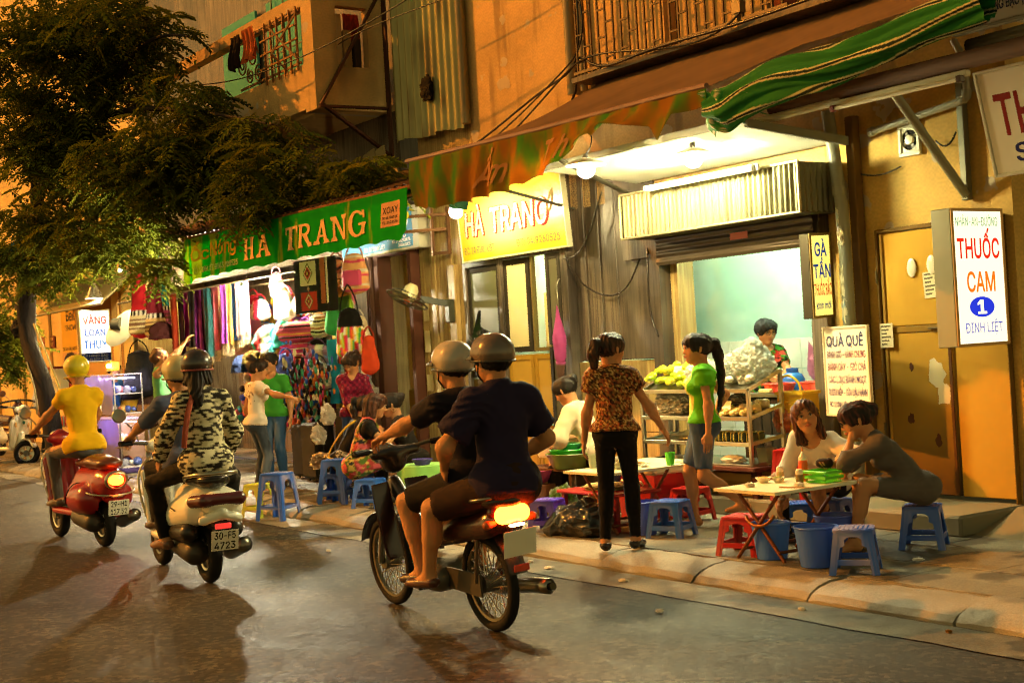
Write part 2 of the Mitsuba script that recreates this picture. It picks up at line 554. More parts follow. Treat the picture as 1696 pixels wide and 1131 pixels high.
# kerb: sloping stones about a metre long, each slightly out of line with the next
prof = A([(0, -.03), (.0, .025), (.035, .062), (.10, .094), (.20, .114), (.33, .122), (.335, -.03)])
ks = rng.normal(0, 1, (60, 4))
labels['kerb'] = {'kind': 'structure', 'label': 'sloping concrete kerb of long worn stones'}
for i in range(34):
    x0 = -27.3 + i * 1.02 + .03 * ks[i, 0]; x1 = -27.3 + (i + 1) * 1.02 + .03 * ks[i + 1, 0] - .020
    n = 26
    xs = np.linspace(x0, x1, n)
    e = np.minimum(1, np.minimum(np.arange(n), n - 1 - np.arange(n)) / 1.0)
    ring = []
    for k, x in enumerate(xs):
        q = prof.copy()
        q[1:-1, 1] += .012 * ks[i, 1] * np.linspace(.3, 1, 5) - .004 * (1 - e[k]) + .007 * nz(np.stack([q[1:-1, 0] * 12, q[1:-1, 0] * 0 + x * 5, q[1:-1, 0] * 0], 1), 1.0, 8) - .010 * np.clip(nz(np.stack([q[1:-1, 0] * 14, q[1:-1, 0] * 0 + x * 14, q[1:-1, 0] * 0], 1), 1.0, 12) - .25, 0, 1)
        ring.append(np.stack([np.full(7, x), KY + .018 * ks[i, 2] + q[:, 0] + .004 * ks[i, 3] * k / n, q[:, 1]], 1))
    v = np.vstack(ring); f = []
    for k in range(n - 1):
        for j in range(6):
            a = k * 7 + j
            f += [[a, a + 7, a + 8], [a, a + 8, a + 1]]
    for k in (0, n - 1):
        f += [[k * 7, k * 7 + j, k * 7 + j + 1] if k == 0 else [k * 7, k * 7 + j + 1, k * 7 + j] for j in range(1, 6)]
    rawobj('stone', trimesh.graph.smooth_shade(trimesh.Trimesh(v, f, process=False), angle=.30, facet_minarea=None), 't_concrete', 'kerb', smooth=True)
# pavement: cast slabs between the kerb and the shops
labels['pavement'] = {'kind': 'structure', 'label': 'worn concrete pavement in front of the shops'}
for i in range(40):
    for j in range(4):
        x0, y0 = -27.2 + i * .60 + (.3 if j % 2 else 0), KY + .338 + j * .60
        dz = .1215 + .0025 * math.sin(i * 7.3 + j * 3.1)
        rawobj('slab', bx(x0 + .003, x0 + .597, y0 + .003, y0 + .597, .02, dz, .0025), 't_pave', 'pavement')
rawobj('bed', bx(-60, 8, KY + .33, 8.7, .0, .112), 't_concrete', 'pavement', label='mortar bed showing in the joints')
# raised doorstep along the shops
solo('doorstep', 'low worn concrete doorstep running below the shop fronts', 'step', bx(-10.15, -6.28, 7.86, 8.9, .113, .268, .02), 'm_matte', worn('6d6650', .3, 2.5, 3))
labels['doorstep']['kind'] = 'structure'
solo('door_sill', 'mossy ramped concrete sill at the foot of the yellow wall', 'sill', hull([(-6.34, 7.95, .11), (-6.34, 8.6, .11), (-3, 7.95, .11), (-3, 8.6, .11), (-6.34, 8.5, .26), (-6.34, 8.6, .26), (-3, 8.5, .26), (-3, 8.6, .26)]), 'm_matte', worn('75694f', .3, 3, 6))
labels['door_sill']['kind'] = 'structure'

# ---------------------------------------------------------------- the yellow house with the metal door, the kitchen in it, and its upper floor
YH = thing('yellow_house', 'ochre plastered house with a metal door, an open kitchen and a barred upper window', 'house')


def wall(x0, x1, z0, z1, y0=8.6, y1=8.86, m='t_yellow', parent=YH, name='wall', **k):
    return rawobj(name, bx(x0, x1, y0, y1, z0, z1), m, parent, **k)


wall(-8.02, -7.50, .1, 3.30)
wall(-7.50, -6.33, 2.37, 3.30)
wall(-6.33, -6.25, .1, 3.30)
wall(-8.02, -6.25, 3.30, 4.15, y0=8.603)
wall(-10.95, -8.02, 2.62, 4.18, m='t_orange', name='wall')
wall(-13.40, -10.95, 3.0, 9.0, m='t_orange', name='upper_wall')
for x0, x1 in ((-10.95, -9.93), (-9.72, -8.58)):
    wall(x0, x1, 4.18, 9.0, m='t_orange', name='upper_wall')
wall(-8.58, -5.0, 4.18, 9.0, y0=8.66, m='t_darkwood', name='shutter_wall')
rawobj('door_recess', bx(-9.93, -9.72, 8.75, 8.86, 4.18, 9.0), 't_darkwood', YH)
rawobj('ledge', bx(-11.0, -6.3, 8.28, 8.597, 4.185, 4.235), 't_darkwood', YH)
# barred upper window: verticals with short staggered crosspieces
GR = obj('window_grille', cat(bx(-10.98, -8.05, 8.30, 8.33, 4.26, 4.29), bx(-10.98, -8.05, 8.30, 8.33, 5.95, 5.98)), 'm_dull', '6b5a40', YH, kind='stuff')
gx = -10.93
k = 0
while gx < -8.02:
    ms = [bx(gx, gx + .017, 8.303, 8.32, 4.24, 6.6)]
    for zz in (4.36, 4.66, 4.96, 5.26):
        z2 = zz + (.17 if k % 2 else 0) + .03 * math.sin(k * 2.1 + zz * 5)
        if k % 3 != 2: ms.append(bx(gx + .008, gx + .125, 8.300, 8.318, z2, z2 + .016))
    obj('bar', cat(*ms), 'm_dull', worn('57462e', .3, 9, k), GR)
    gx += .117; k += 1
obj('bracket', cat(bx(-8.66, -8.56, 8.26, 8.33, 4.33, 4.43), bar((-8.64, 8.3, 4.2), (-8.64, 8.3, 5.6), .05)), 'm_dull', '8d7a55', YH)
for i in range(9):
    x = -8.5 + i * .27
    obj('shutter_board', bx(x, x + .25, 8.60, 8.657, 4.24, 6.4, .006), 'm_matte', worn('4a2f18' if i % 3 else '6a2c16', .3, 4, i), YH)
# metal double door
DR = obj('door', bx(-7.478, -6.832, 8.565, 8.615, .30, 1.545, .008), 'm_matte', lambda v: lerp(worn('b08628', .34, 3.5, 1)(v), np.tile(hx('4a3418'), (len(v), 1)), sss(.55, .75, fz(v, 5, 3, 9) * .5 + .5 + .25 * sss(.55, .3, v[:, 2]))), YH, label='ochre sheet metal door with rust along its edges')
obj('panel', bx(-7.478, -6.832, 8.567, 8.612, 1.60, 2.335, .008), 'm_matte', worn('b88e2c', .3, 2.5, 2), DR)
obj('rail', bx(-7.478, -6.832, 8.560, 8.612, 1.548, 1.597, .006), 'm_matte', worn('8b681d', .25, 6, 3), DR)
for x in (-7.463, -6.86):
    obj('stile', bx(x, x + .03, 8.553, 8.564, .32, 2.33, .004), 'm_matte', worn('8a681f' if x < -7 else '5a3a1c', .4, 8, 4), DR)
obj('leaf', bx(-6.812, -6.34, 8.575, 8.612, .30, 2.335, .006), 'm_matte', worn('ad8226', .32, 2.2, 5), DR)
for x0, x1, z0, z1 in ((-7.505, -7.484, .27, 2.37), (-6.332, -6.318, .27, 2.37), (-7.484, -6.332, 2.34, 2.372)):
    obj('frame', bx(x0, x1, 8.55, 8.60, z0, z1, .004), 'm_matte', worn('6d5018', .3, 6, 6), DR)
obj('bolt', cat(tube([(-7.02, 8.545, 1.572), (-6.72, 8.545, 1.572)], .011), bx(-6.80, -6.62, 8.548, 8.557, 1.53, 1.61, .004)), 'm_dull', '5f5133', DR)
for z in (.75, 1.95):
    obj('hinge', tube([(-7.495, 8.543, z), (-7.495, 8.543, z + .1)], .012), 'm_dull', '5c4d2c', DR)
obj('pull', cat(ball((-7.155, 8.555, 2.045), (.045, .012, .075)), ball((-6.965, 8.555, 2.055), (.045, .012, .075))), 'm_plastic', 'd8d0b4', DR, label='white oval plate on the door')
for i, (x, z, r, s) in enumerate(((-6.98, 1.22, .14, 4), (-6.93, 1.08, .11, 7), (-7.25, .88, .05, 9), (-7.0, .72, .05, 12), (-7.22, 1.28, .035, 13))):
    a = np.arange(14) * 2 * PI / 14
    rr = r * (.6 + .5 * rng.random(14))
    pg = Polygon(np.stack([rr * np.cos(a) * .7, rr * np.sin(a)], 1)).buffer(0)
    obj('paint_chip' if i > 1 else 'paper_remnant', xf(prism(pg, .0016), frame((x, 8.5648, z), (1, 0, 0), (0, 0, 1), (0, -1, 0))), 'm_matte', '4f2c14' if i > 1 else 'c9bd95', DR)
rawobj('floor', bx(-11.6, -6.3, 8.9, 10.3, .1, .26), 't_concrete', YH)
# kitchen: painted back wall, white tiles, lintel, jambs, ceiling
KY1 = 10.05
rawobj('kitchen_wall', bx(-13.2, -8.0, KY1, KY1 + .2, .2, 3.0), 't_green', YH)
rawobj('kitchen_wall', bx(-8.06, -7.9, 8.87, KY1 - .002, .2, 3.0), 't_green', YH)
obj('kitchen_ceiling', bx(-11.6, -8.0, 8.87, KY1, 2.95, 3.0), 'm_matte', 'b9c8b0', YH)
tl = rng.normal(0, 1, (40, 8))
nt = 0
for i in range(19):
    for j in range(4):
        x0, z0 = -12.6 + i * .252, 1.548 - .302 * (j + 1)
        if -12.02 < x0 < -11.79 and j == 0: continue
        c = hx('dfe0cc') * (1 + .03 * tl[i, j])
        obj('tile', bx(x0 + .0025, x0 + .2495, KY1 - .011, KY1 + .002, z0 + .0025, z0 + .2995, .003), 'm_plastic', c, YH)
pg = Polygon([(0, .02), (.06, .0), (.14, .05), (.30, .03), (.28, .12), (.12, .16), (.20, .28), (.07, .30), (.05, .5), (.07, .75), (.0, .98), (-.04, .7), (-.02, .4), (.0, .2)])
obj('bare_plaster', xf(prism(pg, .004), frame((-12.0, KY1 - .001, 1.46), (1, 0, 0), (0, 0, 1), (0, -1, 0))), 'm_matte', worn('b09a5e', .35, 8, 2), YH, label='patch of wall where the green paint has flaked off')
obj('flaked_paint', xf(prism(Polygon([(0, 0), (.34, -.04), (.30, .06), (.12, .07), (.2, .2), (.06, .33), (.0, .3)]), .003), frame((-11.97, KY1 - .006, 1.53), (1, 0, 0), (0, 0, 1), (0, -1, 0))), 'm_matte', '8fc4c0', YH)
rawobj('lintel', bx(-10.6, -8.02, 8.48, 8.60, 2.395, 2.62), 't_darkwood', YH)
rawobj('jamb', bx(-10.20, -10.055, 8.47, 8.72, .25, 2.394), 't_darkwood', YH)
rawobj('jamb', bx(-10.05, -9.95, 8.60, 8.80, .25, 2.394), 't_wood', YH)
rawobj('jamb', bx(-8.20, -8.025, 8.52, 8.75, .25, 2.394), 't_darkwood', YH)
rawobj('kitchen_wall', bx(-10.35, -10.16, 8.85, 8.95, .2, 3.0), 't_darkwood', YH)
# ---------------------------------------------------------------- the plank-fronted shop under the big yellow sign
PS = thing('plank_shop', 'shop front of wooden planks and dark shutters under the yellow lit sign', 'shop')
xs = [-11.55, -11.43, -11.34, -11.21, -11.10, -10.97, -10.83, -10.53, -10.205]
for i, (a, b) in enumerate(zip(xs, xs[1:])):
    rawobj('dark_plank', bx(a + .004, b - .004, 8.60 - .018 * (i % 2) - (.02 if i > 5 else 0), 8.66, 1.43, 3.35, .006), 't_darkwood', PS)
for i, (a, b) in enumerate(((-11.55, -11.15), (-11.145, -10.72), (-10.715, -10.3))):
    rawobj('panel', bx(a, b, 8.585, 8.65, .72, 1.42, .005), 't_wood', PS)
    rawobj('panel', bx(a, b, 8.588, 8.65, .15, .715, .005), 't_wood', PS)
for i in range(9):
    a = -14.70 + i * .128
    rawobj('plank', bx(a + .004, a + .124, 8.58 - .006 * (i % 3), 8.66, .15, 3.35, .006), 't_wood', PS)
for x0, x1, z0, z1 in ((-11.68, -11.56, .15, 3.4), (-13.60, -13.53, .15, 2.62), (-12.87, -12.80, .15, 2.62), (-13.53, -12.87, 2.55, 2.62), (-12.80, -11.68, 2.59, 2.64)):
    rawobj('post' if z0 < 1 else 'head_rail', bx(x0, x1, 8.50, 8.64, z0, z1, .006), 't_darkwood', PS)
rawobj('wall', bx(-14.72, -10.96, 8.67, 8.8, 2.66, 4.6), 't_wood', PS)


def shutter(x0, x1, z0, z1, y, col, name='shutter', frame_c='2e281c', par=PS):
    s = obj(name, bx(x0 + .05, x1 - .05, y + .012, y + .03, z0 + .05, z1 - .05), 'm_plastic', worn(col, .15, 3, int(x0 * 10) % 7), par)
    for a, b, c, d in ((x0, x0 + .055, z0, z1), (x1 - .055, x1, z0, z1), (x0 + .055, x1 - .055, z0, z0 + .06), (x0 + .055, x1 - .055, z1 - .06, z1)):
        obj('frame', bx(a, b, y, y + .04, c, d, .004), 'm_matte', worn(frame_c, .3, 7, 3), s)
    return s


shutter(-13.525, -12.875, 1.30, 2.545, 8.52, '5b5c42')
shutter(-13.525, -12.875, .2, 1.28, 8.53, '6b5a2c', frame_c='5a4518')
shutter(-12.795, -12.31, 1.56, 2.58, 8.53, 'cfc38f', frame_c='2c2415')
for x0, x1 in ((-12.795, -12.31), (-12.30, -11.95)):
    shutter(x0, x1, .78, 1.53, 8.54, 'b98b2c', frame_c='a5791f')
    shutter(x0, x1, .2, .76, 8.545, '9c7424', frame_c='8a641b')
shutter(-11.95, -11.685, 1.62, 2.58, 8.50, '56523c', frame_c='332c1e')
shutter(-11.95, -11.685, .2, 1.60, 8.50, '4b4733', frame_c='2c261a')
obj('window_frame', cat(bx(-12.30, -12.27, 8.55, 8.6, 1.56, 2.585), bx(-11.98, -11.955, 8.55, 8.6, 1.56, 2.585), bx(-12.27, -11.98, 8.55, 8.6, 1.56, 1.6)), 'm_matte', '6d5a2c', PS)
rawobj('pane', grid(lambda u, v: np.stack([-12.27 + .29 * u, u * 0 + 8.575, 1.6 + .985 * v], 1), 2, 2), 'm_glass', PS)
rawobj('room_wall', bx(-14.4, -11.7, 9.6, 9.7, .2, 3.0), 't_green', PS)
obj('room_picture', bx(-13.5, -12.78, 9.56, 9.6, 1.55, 2.25, .01), 'm_matte', lambda v: lerp(np.tile(hx('6f7a3c'), (len(v), 1)), np.tile(hx('c7a25a'), (len(v), 1)), sss(.3, .6, fz(v, 6, 3, 2) * .5 + .5)), PS)
obj('room_ceiling', bx(-14.4, -11.7, 8.67, 9.6, 2.9, 2.95), 'm_matte', 'd5d2bd', PS)
# open doorway with the painted inner door
for x0, x1 in ((-15.68, -15.55), (-14.80, -14.715)):
    obj('door_post', bx(x0, x1, 8.46, 8.66, .15, 2.95, .006), 'm_matte', worn('54301f', .3, 5, 2), PS)
obj('door_head', bx(-15.55, -14.80, 8.46, 8.66, 2.86, 2.95, .006), 'm_matte', worn('54301f', .3, 5, 3), PS)
rawobj('inner_door', bx(-15.95, -14.6, 9.0, 9.05, 1.16, 2.95), 't_left', PS)
for i in range(4):
    obj('wainscot', bx(-15.9 + i * .34, -15.57 + i * .34, 8.98, 9.03, .25, 1.15, .006), 'm_matte', worn('b98a2c', .12, 4, i), PS)
for i in range(6):
    obj('folded_gate', bx(-15.81 + i * .021, -15.797 + i * .021, 8.42 + .01 * (i % 2), 8.60, .15, 2.9), 'm_dull', worn('6b4a34', .3, 6, i), PS)
# ---------------------------------------------------------------- lamps that the photograph shows lit
WARM, COOL = A([1.0, 0.79, 0.38]), A([0.95, 1.0, 0.62])


def bulb(x, y, z, L, label, col=WARM, r=.075, shade=True, wt=3.0, top=None, group=None):
    t = thing('hanging_lamp', label, 'lamp', group)
    obj('bulb', ball((x, y, z), r, 2), 'm_plastic', 'ffffff', t, smooth=True, emit=(*(col * L), wt))
    obj('cap', lathe([(0, .13), (.022, .13), (.026, .05), (.03, r * .6), (0, r * .55)], 14, (x, y, z)), 'm_plastic', '3a352a', t)
    if shade: obj('shade', slab_of(lathe([(.03, .085), (.06, .08), (.15, .045), (.165, .035)], 28, (x, y, z)), .003), 'm_plastic', 'd9d6c2', t, smooth=True)
    obj('cord', tube(curve([(x, y, z + .12), (x + .02, y + .05, z + .2), (top or (x, y + .02, z + .4))], 8), .005, 6), 'm_plastic', '1f1b14', t)
    return t


bulb(-9.17, 7.0, 3.05, 240, 'glaring bare bulb under a white disc shade beside the dark planks')
bulb(-12.45, 7.75, 3.08, 85, 'glaring bare bulb in front of the big yellow sign', shade=False)
bulb(-8.40, 7.5, 3.04, 95, 'glaring bulb under the white ceiling sheet over the food stand', col=COOL, top=(-8.40, 7.52, 3.22))
bulb(-17.35, 7.38, 2.56, 520, 'glaring bulb among the bags and scarves of the souvenir stall', shade=False, col=A([1.0, .90, .62]), top=(-17.35, 7.42, 3.3))
bulb(-23.4, 7.75, 3.33, 800, 'small bright bulb above the hanging striped bags', shade=False, r=.035, top=(-23.4, 7.9, 3.6))
t = thing('tube_lamp', 'lit fluorescent tube in front of the ribbed shutter box', 'lamp')
obj('tube', tube([(-9.53, 7.955, 2.955), (-8.26, 7.955, 2.955)], .019, 12), 'm_plastic', 'ffffff', t, smooth=True, emit=(*(COOL * 9), 3.0))
obj('fitting', bx(-9.62, -8.17, 7.975, 8.005, 2.93, 2.985, .004), 'm_plastic', 'd8d8c8', t)
for x in (-9.56, -8.22): obj('end_cap', bx(x - .02, x + .02, 7.935, 7.975, 2.93, 2.98, .006), 'm_plastic', 'b9b7a2', t)
t = thing('room_lamp', 'fluorescent tube on the kitchen ceiling behind the lintel', 'lamp')
obj('tube', tube([(-10.3, 9.1, 2.86), (-9.1, 9.1, 2.86)], .019, 10), 'm_plastic', 'ffffff', t, smooth=True, emit=(*(A([.84, 1.0, .74]) * 46), 2.0))
obj('fitting', bx(-10.36, -9.04, 9.07, 9.13, 2.88, 2.95, .004), 'm_plastic', 'd8d8c8', t)
t = thing('room_lamp', 'fluorescent tube in the room behind the narrow window', 'lamp')
obj('tube', tube([(-13.4, 9.0, 2.80), (-12.3, 9.0, 2.80)], .019, 10), 'm_plastic', 'ffffff', t, smooth=True, emit=(*(A([.95, 1.0, .72]) * 60), 1.0))
obj('fitting', bx(-13.46, -12.24, 8.97, 9.03, 2.82, 2.90, .004), 'm_plastic', 'd8d8c8', t)

# ---------------------------------------------------------------- brown awning with the green valance
AW = thing('brown_awning', 'wide dusty brown awning with a ragged green valance over the food stall', 'awning')


def aw_front(x):
    return np.interp(x, [-11.40, -9.2, -8.2, -7.2, -6.3, -5.0], [3.425, 3.372, 3.36, 3.345, 3.44, 3.46])


def aw(u, v):
    x = -11.40 + 6.4 * u
    yb, zb = 8.58, np.interp(x, [-11.4, -10.9, -5], [4.05, 4.21, 4.20])
    y = 6.6 + (yb - 6.6) * v
    z = aw_front(x) + (zb - aw_front(x)) * v - .07 * np.sin(PI * v) + .018 * np.sin(x * 2.1 + v * 3) * np.sin(PI * v)
    return np.stack([x, y, z + .008 * fz(np.stack([x, y, z], 1), 3, 3, 1)], 1)


obj('sheet', slab_of(grid(aw, 90, 26), .004), 'm_tarp', worn('8a7058', .22, 2.2, 5), AW, smooth=True)
obj('front_rail', tube(np.stack([np.linspace(-11.42, -7.2, 20), np.full(20, 6.59), aw_front(np.linspace(-11.42, -7.2, 20)) + .004], 1), .022, 8), 'm_plastic', worn('7d5a44', .3, 8, 1), AW)


def valance(u, v):
    x = -11.32 + 4.12 * u
    bot = np.interp(x, [-11.3, -10.9, -10.35, -9.72, -9.1, -8.6, -8.17, -7.75, -7.62, -7.5, -7.2], [2.96, 2.915, 2.90, 2.92, 2.99, 3.125, 3.24, 3.15, 3.02, 3.20, 3.21])
    bot = bot + .028 * np.abs(np.sin(x * 11)) * (x < -8.4)
    top = aw_front(x) - .015
    z = top + (bot - top) * v
    amp = .02 + .055 * v
    y = 6.585 - amp * (.5 + .5 * np.sin(x * 16 + 2 * np.sin(x * 3.1) + v * 1.5)) - .05 * v * nz(np.stack([x * 1.4, v, v * 0], 1), 1.0, 3) - .10 * np.exp(-((x + 8.3) / .5) ** 2) * v
    return np.stack([x, y, z], 1)


def stripes(ca, cb, fx, w=.5, grime=.25, seed=0):
    a, b = C(ca), C(cb)
    return lambda v: lerp(np.tile(a, (len(v), 1)), np.tile(b, (len(v), 1)), sss(.42, .58, fx(v))) * (1 + grime * fz(v, 3, 3, seed))[:, None]


obj('valance', slab_of(grid(valance, 220, 14), .003), 'm_tarp', lambda v: lerp(np.tile(hx('4a7a30'), (len(v), 1)), np.tile(hx('946428'), (len(v), 1)), sss(.28, .66, fz(v * [3, 1, 1.2], 2.5, 3, 8) * .5 + .5)), AW, smooth=True)


def wrap_to(fn, m, x_of, z_of, off=.006):
    """lettering (x across, y up, in metres) laid on a sheet y = fn(x, z)"""
    v, f = arr(m)
    x, z = v[:, 0] + x_of, v[:, 1] + z_of
    y = fn(x, z)
    return np.stack([x, y - off - v[:, 2], z], 1), f


def val_y(x, z):
    u = (x + 11.32) / 4.12
    p0 = valance(u, np.zeros_like(u)); p1 = valance(u, np.ones_like(u))
    v = np.clip((p0[:, 2] - z) / (p0[:, 2] - p1[:, 2]), 0, 1)
    return valance(u, v)[:, 1]


def dense(m, l):
    v, f = arr(m)
    v, f = trimesh.remesh.subdivide_to_size(v, f, l, max_iter=12)
    return A(v), A(f)


for s, x, z, h in (('Ẩm', -10.18, 3.02, .20), ('T', -9.22, 3.07, .19), ('h', -8.92, 3.10, .17)):
    obj('lettering', wrap_to(val_y, dense(text(s, h, None, .001, True, .55), .03), x, z, .014), 'm_cloth', '9a6c40', AW, kind='stuff')
# end flap folded back at the far corner
def flap(u, v):
    return np.stack([-11.33 + .62 * v * (1 - .55 * u) + .05 * np.sin(v * 9), 6.60 + .55 * u * (1 - .3 * v), 3.40 - .50 * v + .18 * u - .15 * u * v], 1)


obj('end_flap', slab_of(grid(flap, 14, 14), .003), 'm_tarp', worn('24402a', .3, 4, 2), AW, smooth=True)


# striped green tarpaulin rolled up under the awning's near end
def roll(u, v):
    x = -7.24 + 2.35 * u
    r = np.interp(x, [-7.24, -7.05, -6.7, -6.2, -5.6, -4.9], [.07, .13, .13, .12, .11, .10])
    a = 2 * PI * v
    cz = np.interp(x, [-7.24, -7.0, -6.3, -5.6, -4.9], [3.21, 3.18, 3.255, 3.315, 3.39])
    tw = a + .5 * np.sin(x * 2.6)
    bulge = 1 + .14 * np.sin(5 * tw + x * 1.5) + .06 * np.sin(11 * tw - x * 4) + .16 * nz(np.stack([x * 2.6, np.cos(a), np.sin(a)], 1), 1.0, 5)
    return np.stack([x, 6.62 + r * .75 * bulge * np.cos(a), cz + r * bulge * np.sin(a) - .015 * np.sin(x * 5)], 1)


def roll_col(v):
    k = np.tile(np.linspace(0, 1, 150), 200)
    x = v[:, 0]
    s = (k * 5 + .22 * np.sin(x * 2.6) + .08 * np.sin(x * 7 + k * 9)) % 1.0
    c = np.tile(hx('1e6226'), (len(v), 1)) * (1 + .2 * fz(v, 5, 2, 2))[:, None]
    c = np.where(((s > .46) & (s < .53))[:, None], hx('a9a67e'), c)
    c = np.where(((s > .53) & (s < .64))[:, None], hx('16261a'), c)
    return np.where(((s > .64) & (s < .70))[:, None], hx('a9a67e'), c)


TR_ = solo('rolled_tarpaulin', 'green striped tarpaulin gathered up under the near end of the brown awning', 'tarpaulin', grid(roll, 200, 150), 'm_cloth', roll_col, smooth=True)
def tail(u, v):
    return np.stack([-7.26 + .50 * u + .05 * np.sin(v * 7), 6.55 + .12 * v + .04 * np.sin(u * 11 + v * 3), 3.30 - .30 * v * (1 - .5 * u) - .06 * u + .02 * np.sin(u * 17)], 1)


obj('loose_end', slab_of(grid(tail, 24, 20), .003), 'm_cloth', lambda v: lerp(np.tile(hx('35803a'), (len(v), 1)), np.tile(hx('c6c0a0'), (len(v), 1)), (((v[:, 0] * 1.2 - v[:, 2]) * 7 % 1) < .22).astype(float)), TR_, smooth=True)
# stay of the awning, the ceiling sheet and its edge angle
solo('awning_stay', 'slanting flat steel arm propping the brown awning beside the bulb', 'bracket', bar((-9.7, 6.75, 3.36), (-10.42, 8.55, 2.98), .05, .02), 'm_dull', worn('5d5c4c', .3, 8, 1))
solo('awning_stay', 'steel arm at the far end of the brown awning', 'bracket', bar((-11.35, 6.65, 3.38), (-11.45, 8.55, 3.0), .04, .02), 'm_dull', worn('4d4a3c', .3, 8, 2))
CS = thing('ceiling_sheet', 'pale sagging sheet hung as a ceiling above the ribbed shutter box', 'canopy')


def csf(u, v):
    return np.stack([-10.35 + 2.66 * u, 7.40 + 1.1 * v, 3.222 - .008 * u - .095 * v - .015 * np.sin(PI * u) * np.sin(PI * v)], 1)


obj('sheet', slab_of(grid(csf, 30, 12), .012), 'm_matte', worn('c9c9b4', .12, 2.5, 3), CS, smooth=True)
obj('edge', bx(-10.36, -7.685, 7.375, 7.398, 3.20, 3.262, .004), 'm_matte', worn('8f9080', .25, 4, 3), CS)
obj('edge', hull([(-7.69, 7.40, 3.17), (-7.66, 7.40, 3.17), (-7.69, 7.40, 3.235), (-7.66, 7.40, 3.235), (-7.69, 8.5, 3.07), (-7.66, 8.5, 3.07), (-7.69, 8.5, 3.14), (-7.66, 8.5, 3.14)]), 'm_matte', worn('7d7e70', .25, 4, 4), CS)
# ribbed shutter box
SB = thing('shutter_box', 'long ribbed metal shutter box above the kitchen opening', 'shutter box')


def ribs(u, v):
    x = -10.10 + 2.26 * u
    return np.stack([x, 8.10 + .011 * np.cos(2 * PI * u * 38) + .002 * np.sin(u * 300), 2.556 + .40 * v + .004 * np.sin(u * 9)], 1)


obj('ribbed_front', slab_of(grid(ribs, 460, 3), -.004), 'm_dull', lambda v: lerp(worn('7c7350', .12, 4, 2)(v), np.tile(hx('3c3622'), (len(v), 1)), .55 * sss(.5, .75, fz(v * [9, 1, .8], 1.6, 3, 6) * .5 + .5)), SB, smooth=True)
obj('casing', cat(bx(-10.10, -7.84, 8.115, 8.60, 2.945, 2.955), bx(-10.10, -7.84, 8.115, 8.60, 2.556, 2.566), bx(-10.112, -10.10, 8.09, 8.60, 2.55, 2.96)), 'm_dull', worn('57533c', .3, 4, 3), SB)
obj('end_plate', grid(lambda u, v: np.stack([-7.84 + .008 * np.cos(u * 2 * PI * 8), 8.09 + .5 * u, 2.556 + .40 * v], 1), 90, 2), 'm_dull', worn('6f6a50', .25, 4, 4), SB, smooth=True)
for z in (2.545, 2.95): obj('edge_trim', bx(-10.12, -7.825, 8.078, 8.10, z, z + .02, .004), 'm_dull', worn('9a936f', .25, 6, 5), SB)
for x in (-10.12, -7.845): obj('edge_trim', bx(x, x + .022, 8.075, 8.097, 2.565, 2.95, .004), 'm_dull', worn('b0a983', .25, 6, 5), SB)
solo('roller_shutter', 'sooty roller shutter curtain showing its last slats under the shutter box', 'shutter', grid(lambda u, v: np.stack([-10.05 + 2.0 * u, 8.44 + .008 * np.cos(v * 2 * PI * 4), 2.30 + .27 * v], 1), 2, 50), 'm_dull', worn('4a4030', .3, 3, 4), smooth=True)
obj('sticker', bx(-9.02, -8.80, 8.425, 8.428, 2.44, 2.50), 'm_plastic', lambda v: np.where((v[:, :1] > -8.92) & (v[:, :1] < -8.86), hx('8fb0b4'), hx('a03a2a')), 'roller_shutter')

# ---------------------------------------------------------------- pipes and beams at the right
solo('drain_pipe', 'grey downpipe covered with torn paper notices between kitchen and yellow wall', 'pipe', cat(tube([(-7.795, 8.42, 3.36), (-7.70, 8.42, 2.55), (-7.69, 8.42, 1.5), (-7.69, 8.42, .13)], .052, 16), tube([(-7.722, 8.42, 2.74), (-7.718, 8.42, 2.68)], .058, 16)), 'm_plastic', worn('85836c', .2, 4, 2), smooth=40)
for i, (z, h, a) in enumerate(((2.50, .16, 200), (2.33, .13, 235), (1.98, .3, 215), (1.75, .2, 240), (1.57, .12, 200), (1.45, .16, 225), (1.05, .2, 215))):
    def pp(u, v, z=z, h=h, a=a):
        t = np.radians(a + 40 + 75 * (u - .5)); r = .0545 + .002 * np.sin(v * 9 + u * 5)
        return np.stack([-7.70 + r * np.cos(t), 8.42 + r * np.sin(t), z + h * (v - .5) * (.85 + .15 * np.sin(u * 8 + z * 9))], 1)
    obj('notice', grid(pp, 10, 8), 'm_matte', (lambda s: lambda v: lerp(np.tile(hx('d3caa2'), (len(v), 1)), np.tile(hx(['8fa7a0', '776b4c', '958a63'][s % 3]), (len(v), 1)), sss(.5, .62, fz(v, 28, 2, s) * .5 + .5)))(i), 'drain_pipe', smooth=True)
solo('support_post', 'dark timber post behind the grey downpipe', 'post', bx(-7.70, -7.62, 8.50, 8.59, .12, 3.3, .006), 'm_matte', worn('6a4c1e', .3, 5, 2))
solo('rusty_beam', 'long rusty brown tube beam of the awning above the white lit sign', 'beam', tube([(-7.74, 7.75, 3.345), (-4.6, 7.75, 3.343)], .062, 18), 'm_matte', lambda v: lerp(worn('4a3122', .3, 4, 2)(v), np.tile(hx('8d6f58'), (len(v), 1)), sss(.62, .66, fz(v * [.7, 1, 3], 3.4, 2, 4) * .5 + .5)), smooth=40)
solo('white_pipe', 'white plastic pipe slung under the rusty beam', 'pipe', tube([(-7.92, 7.74, 3.265), (-7.03, 7.74, 3.277)], .033, 14), 'm_plastic', worn('b9bba6', .15, 6, 3), smooth=40)
t = thing('unlit_tube_fitting', 'dusty unlit tube fitting fixed under the rusty beam', 'lamp')
obj('housing', bx(-7.10, -5.90, 7.70, 7.76, 3.235, 3.275, .006), 'm_plastic', worn('c8c3a0', .15, 5, 2), t)
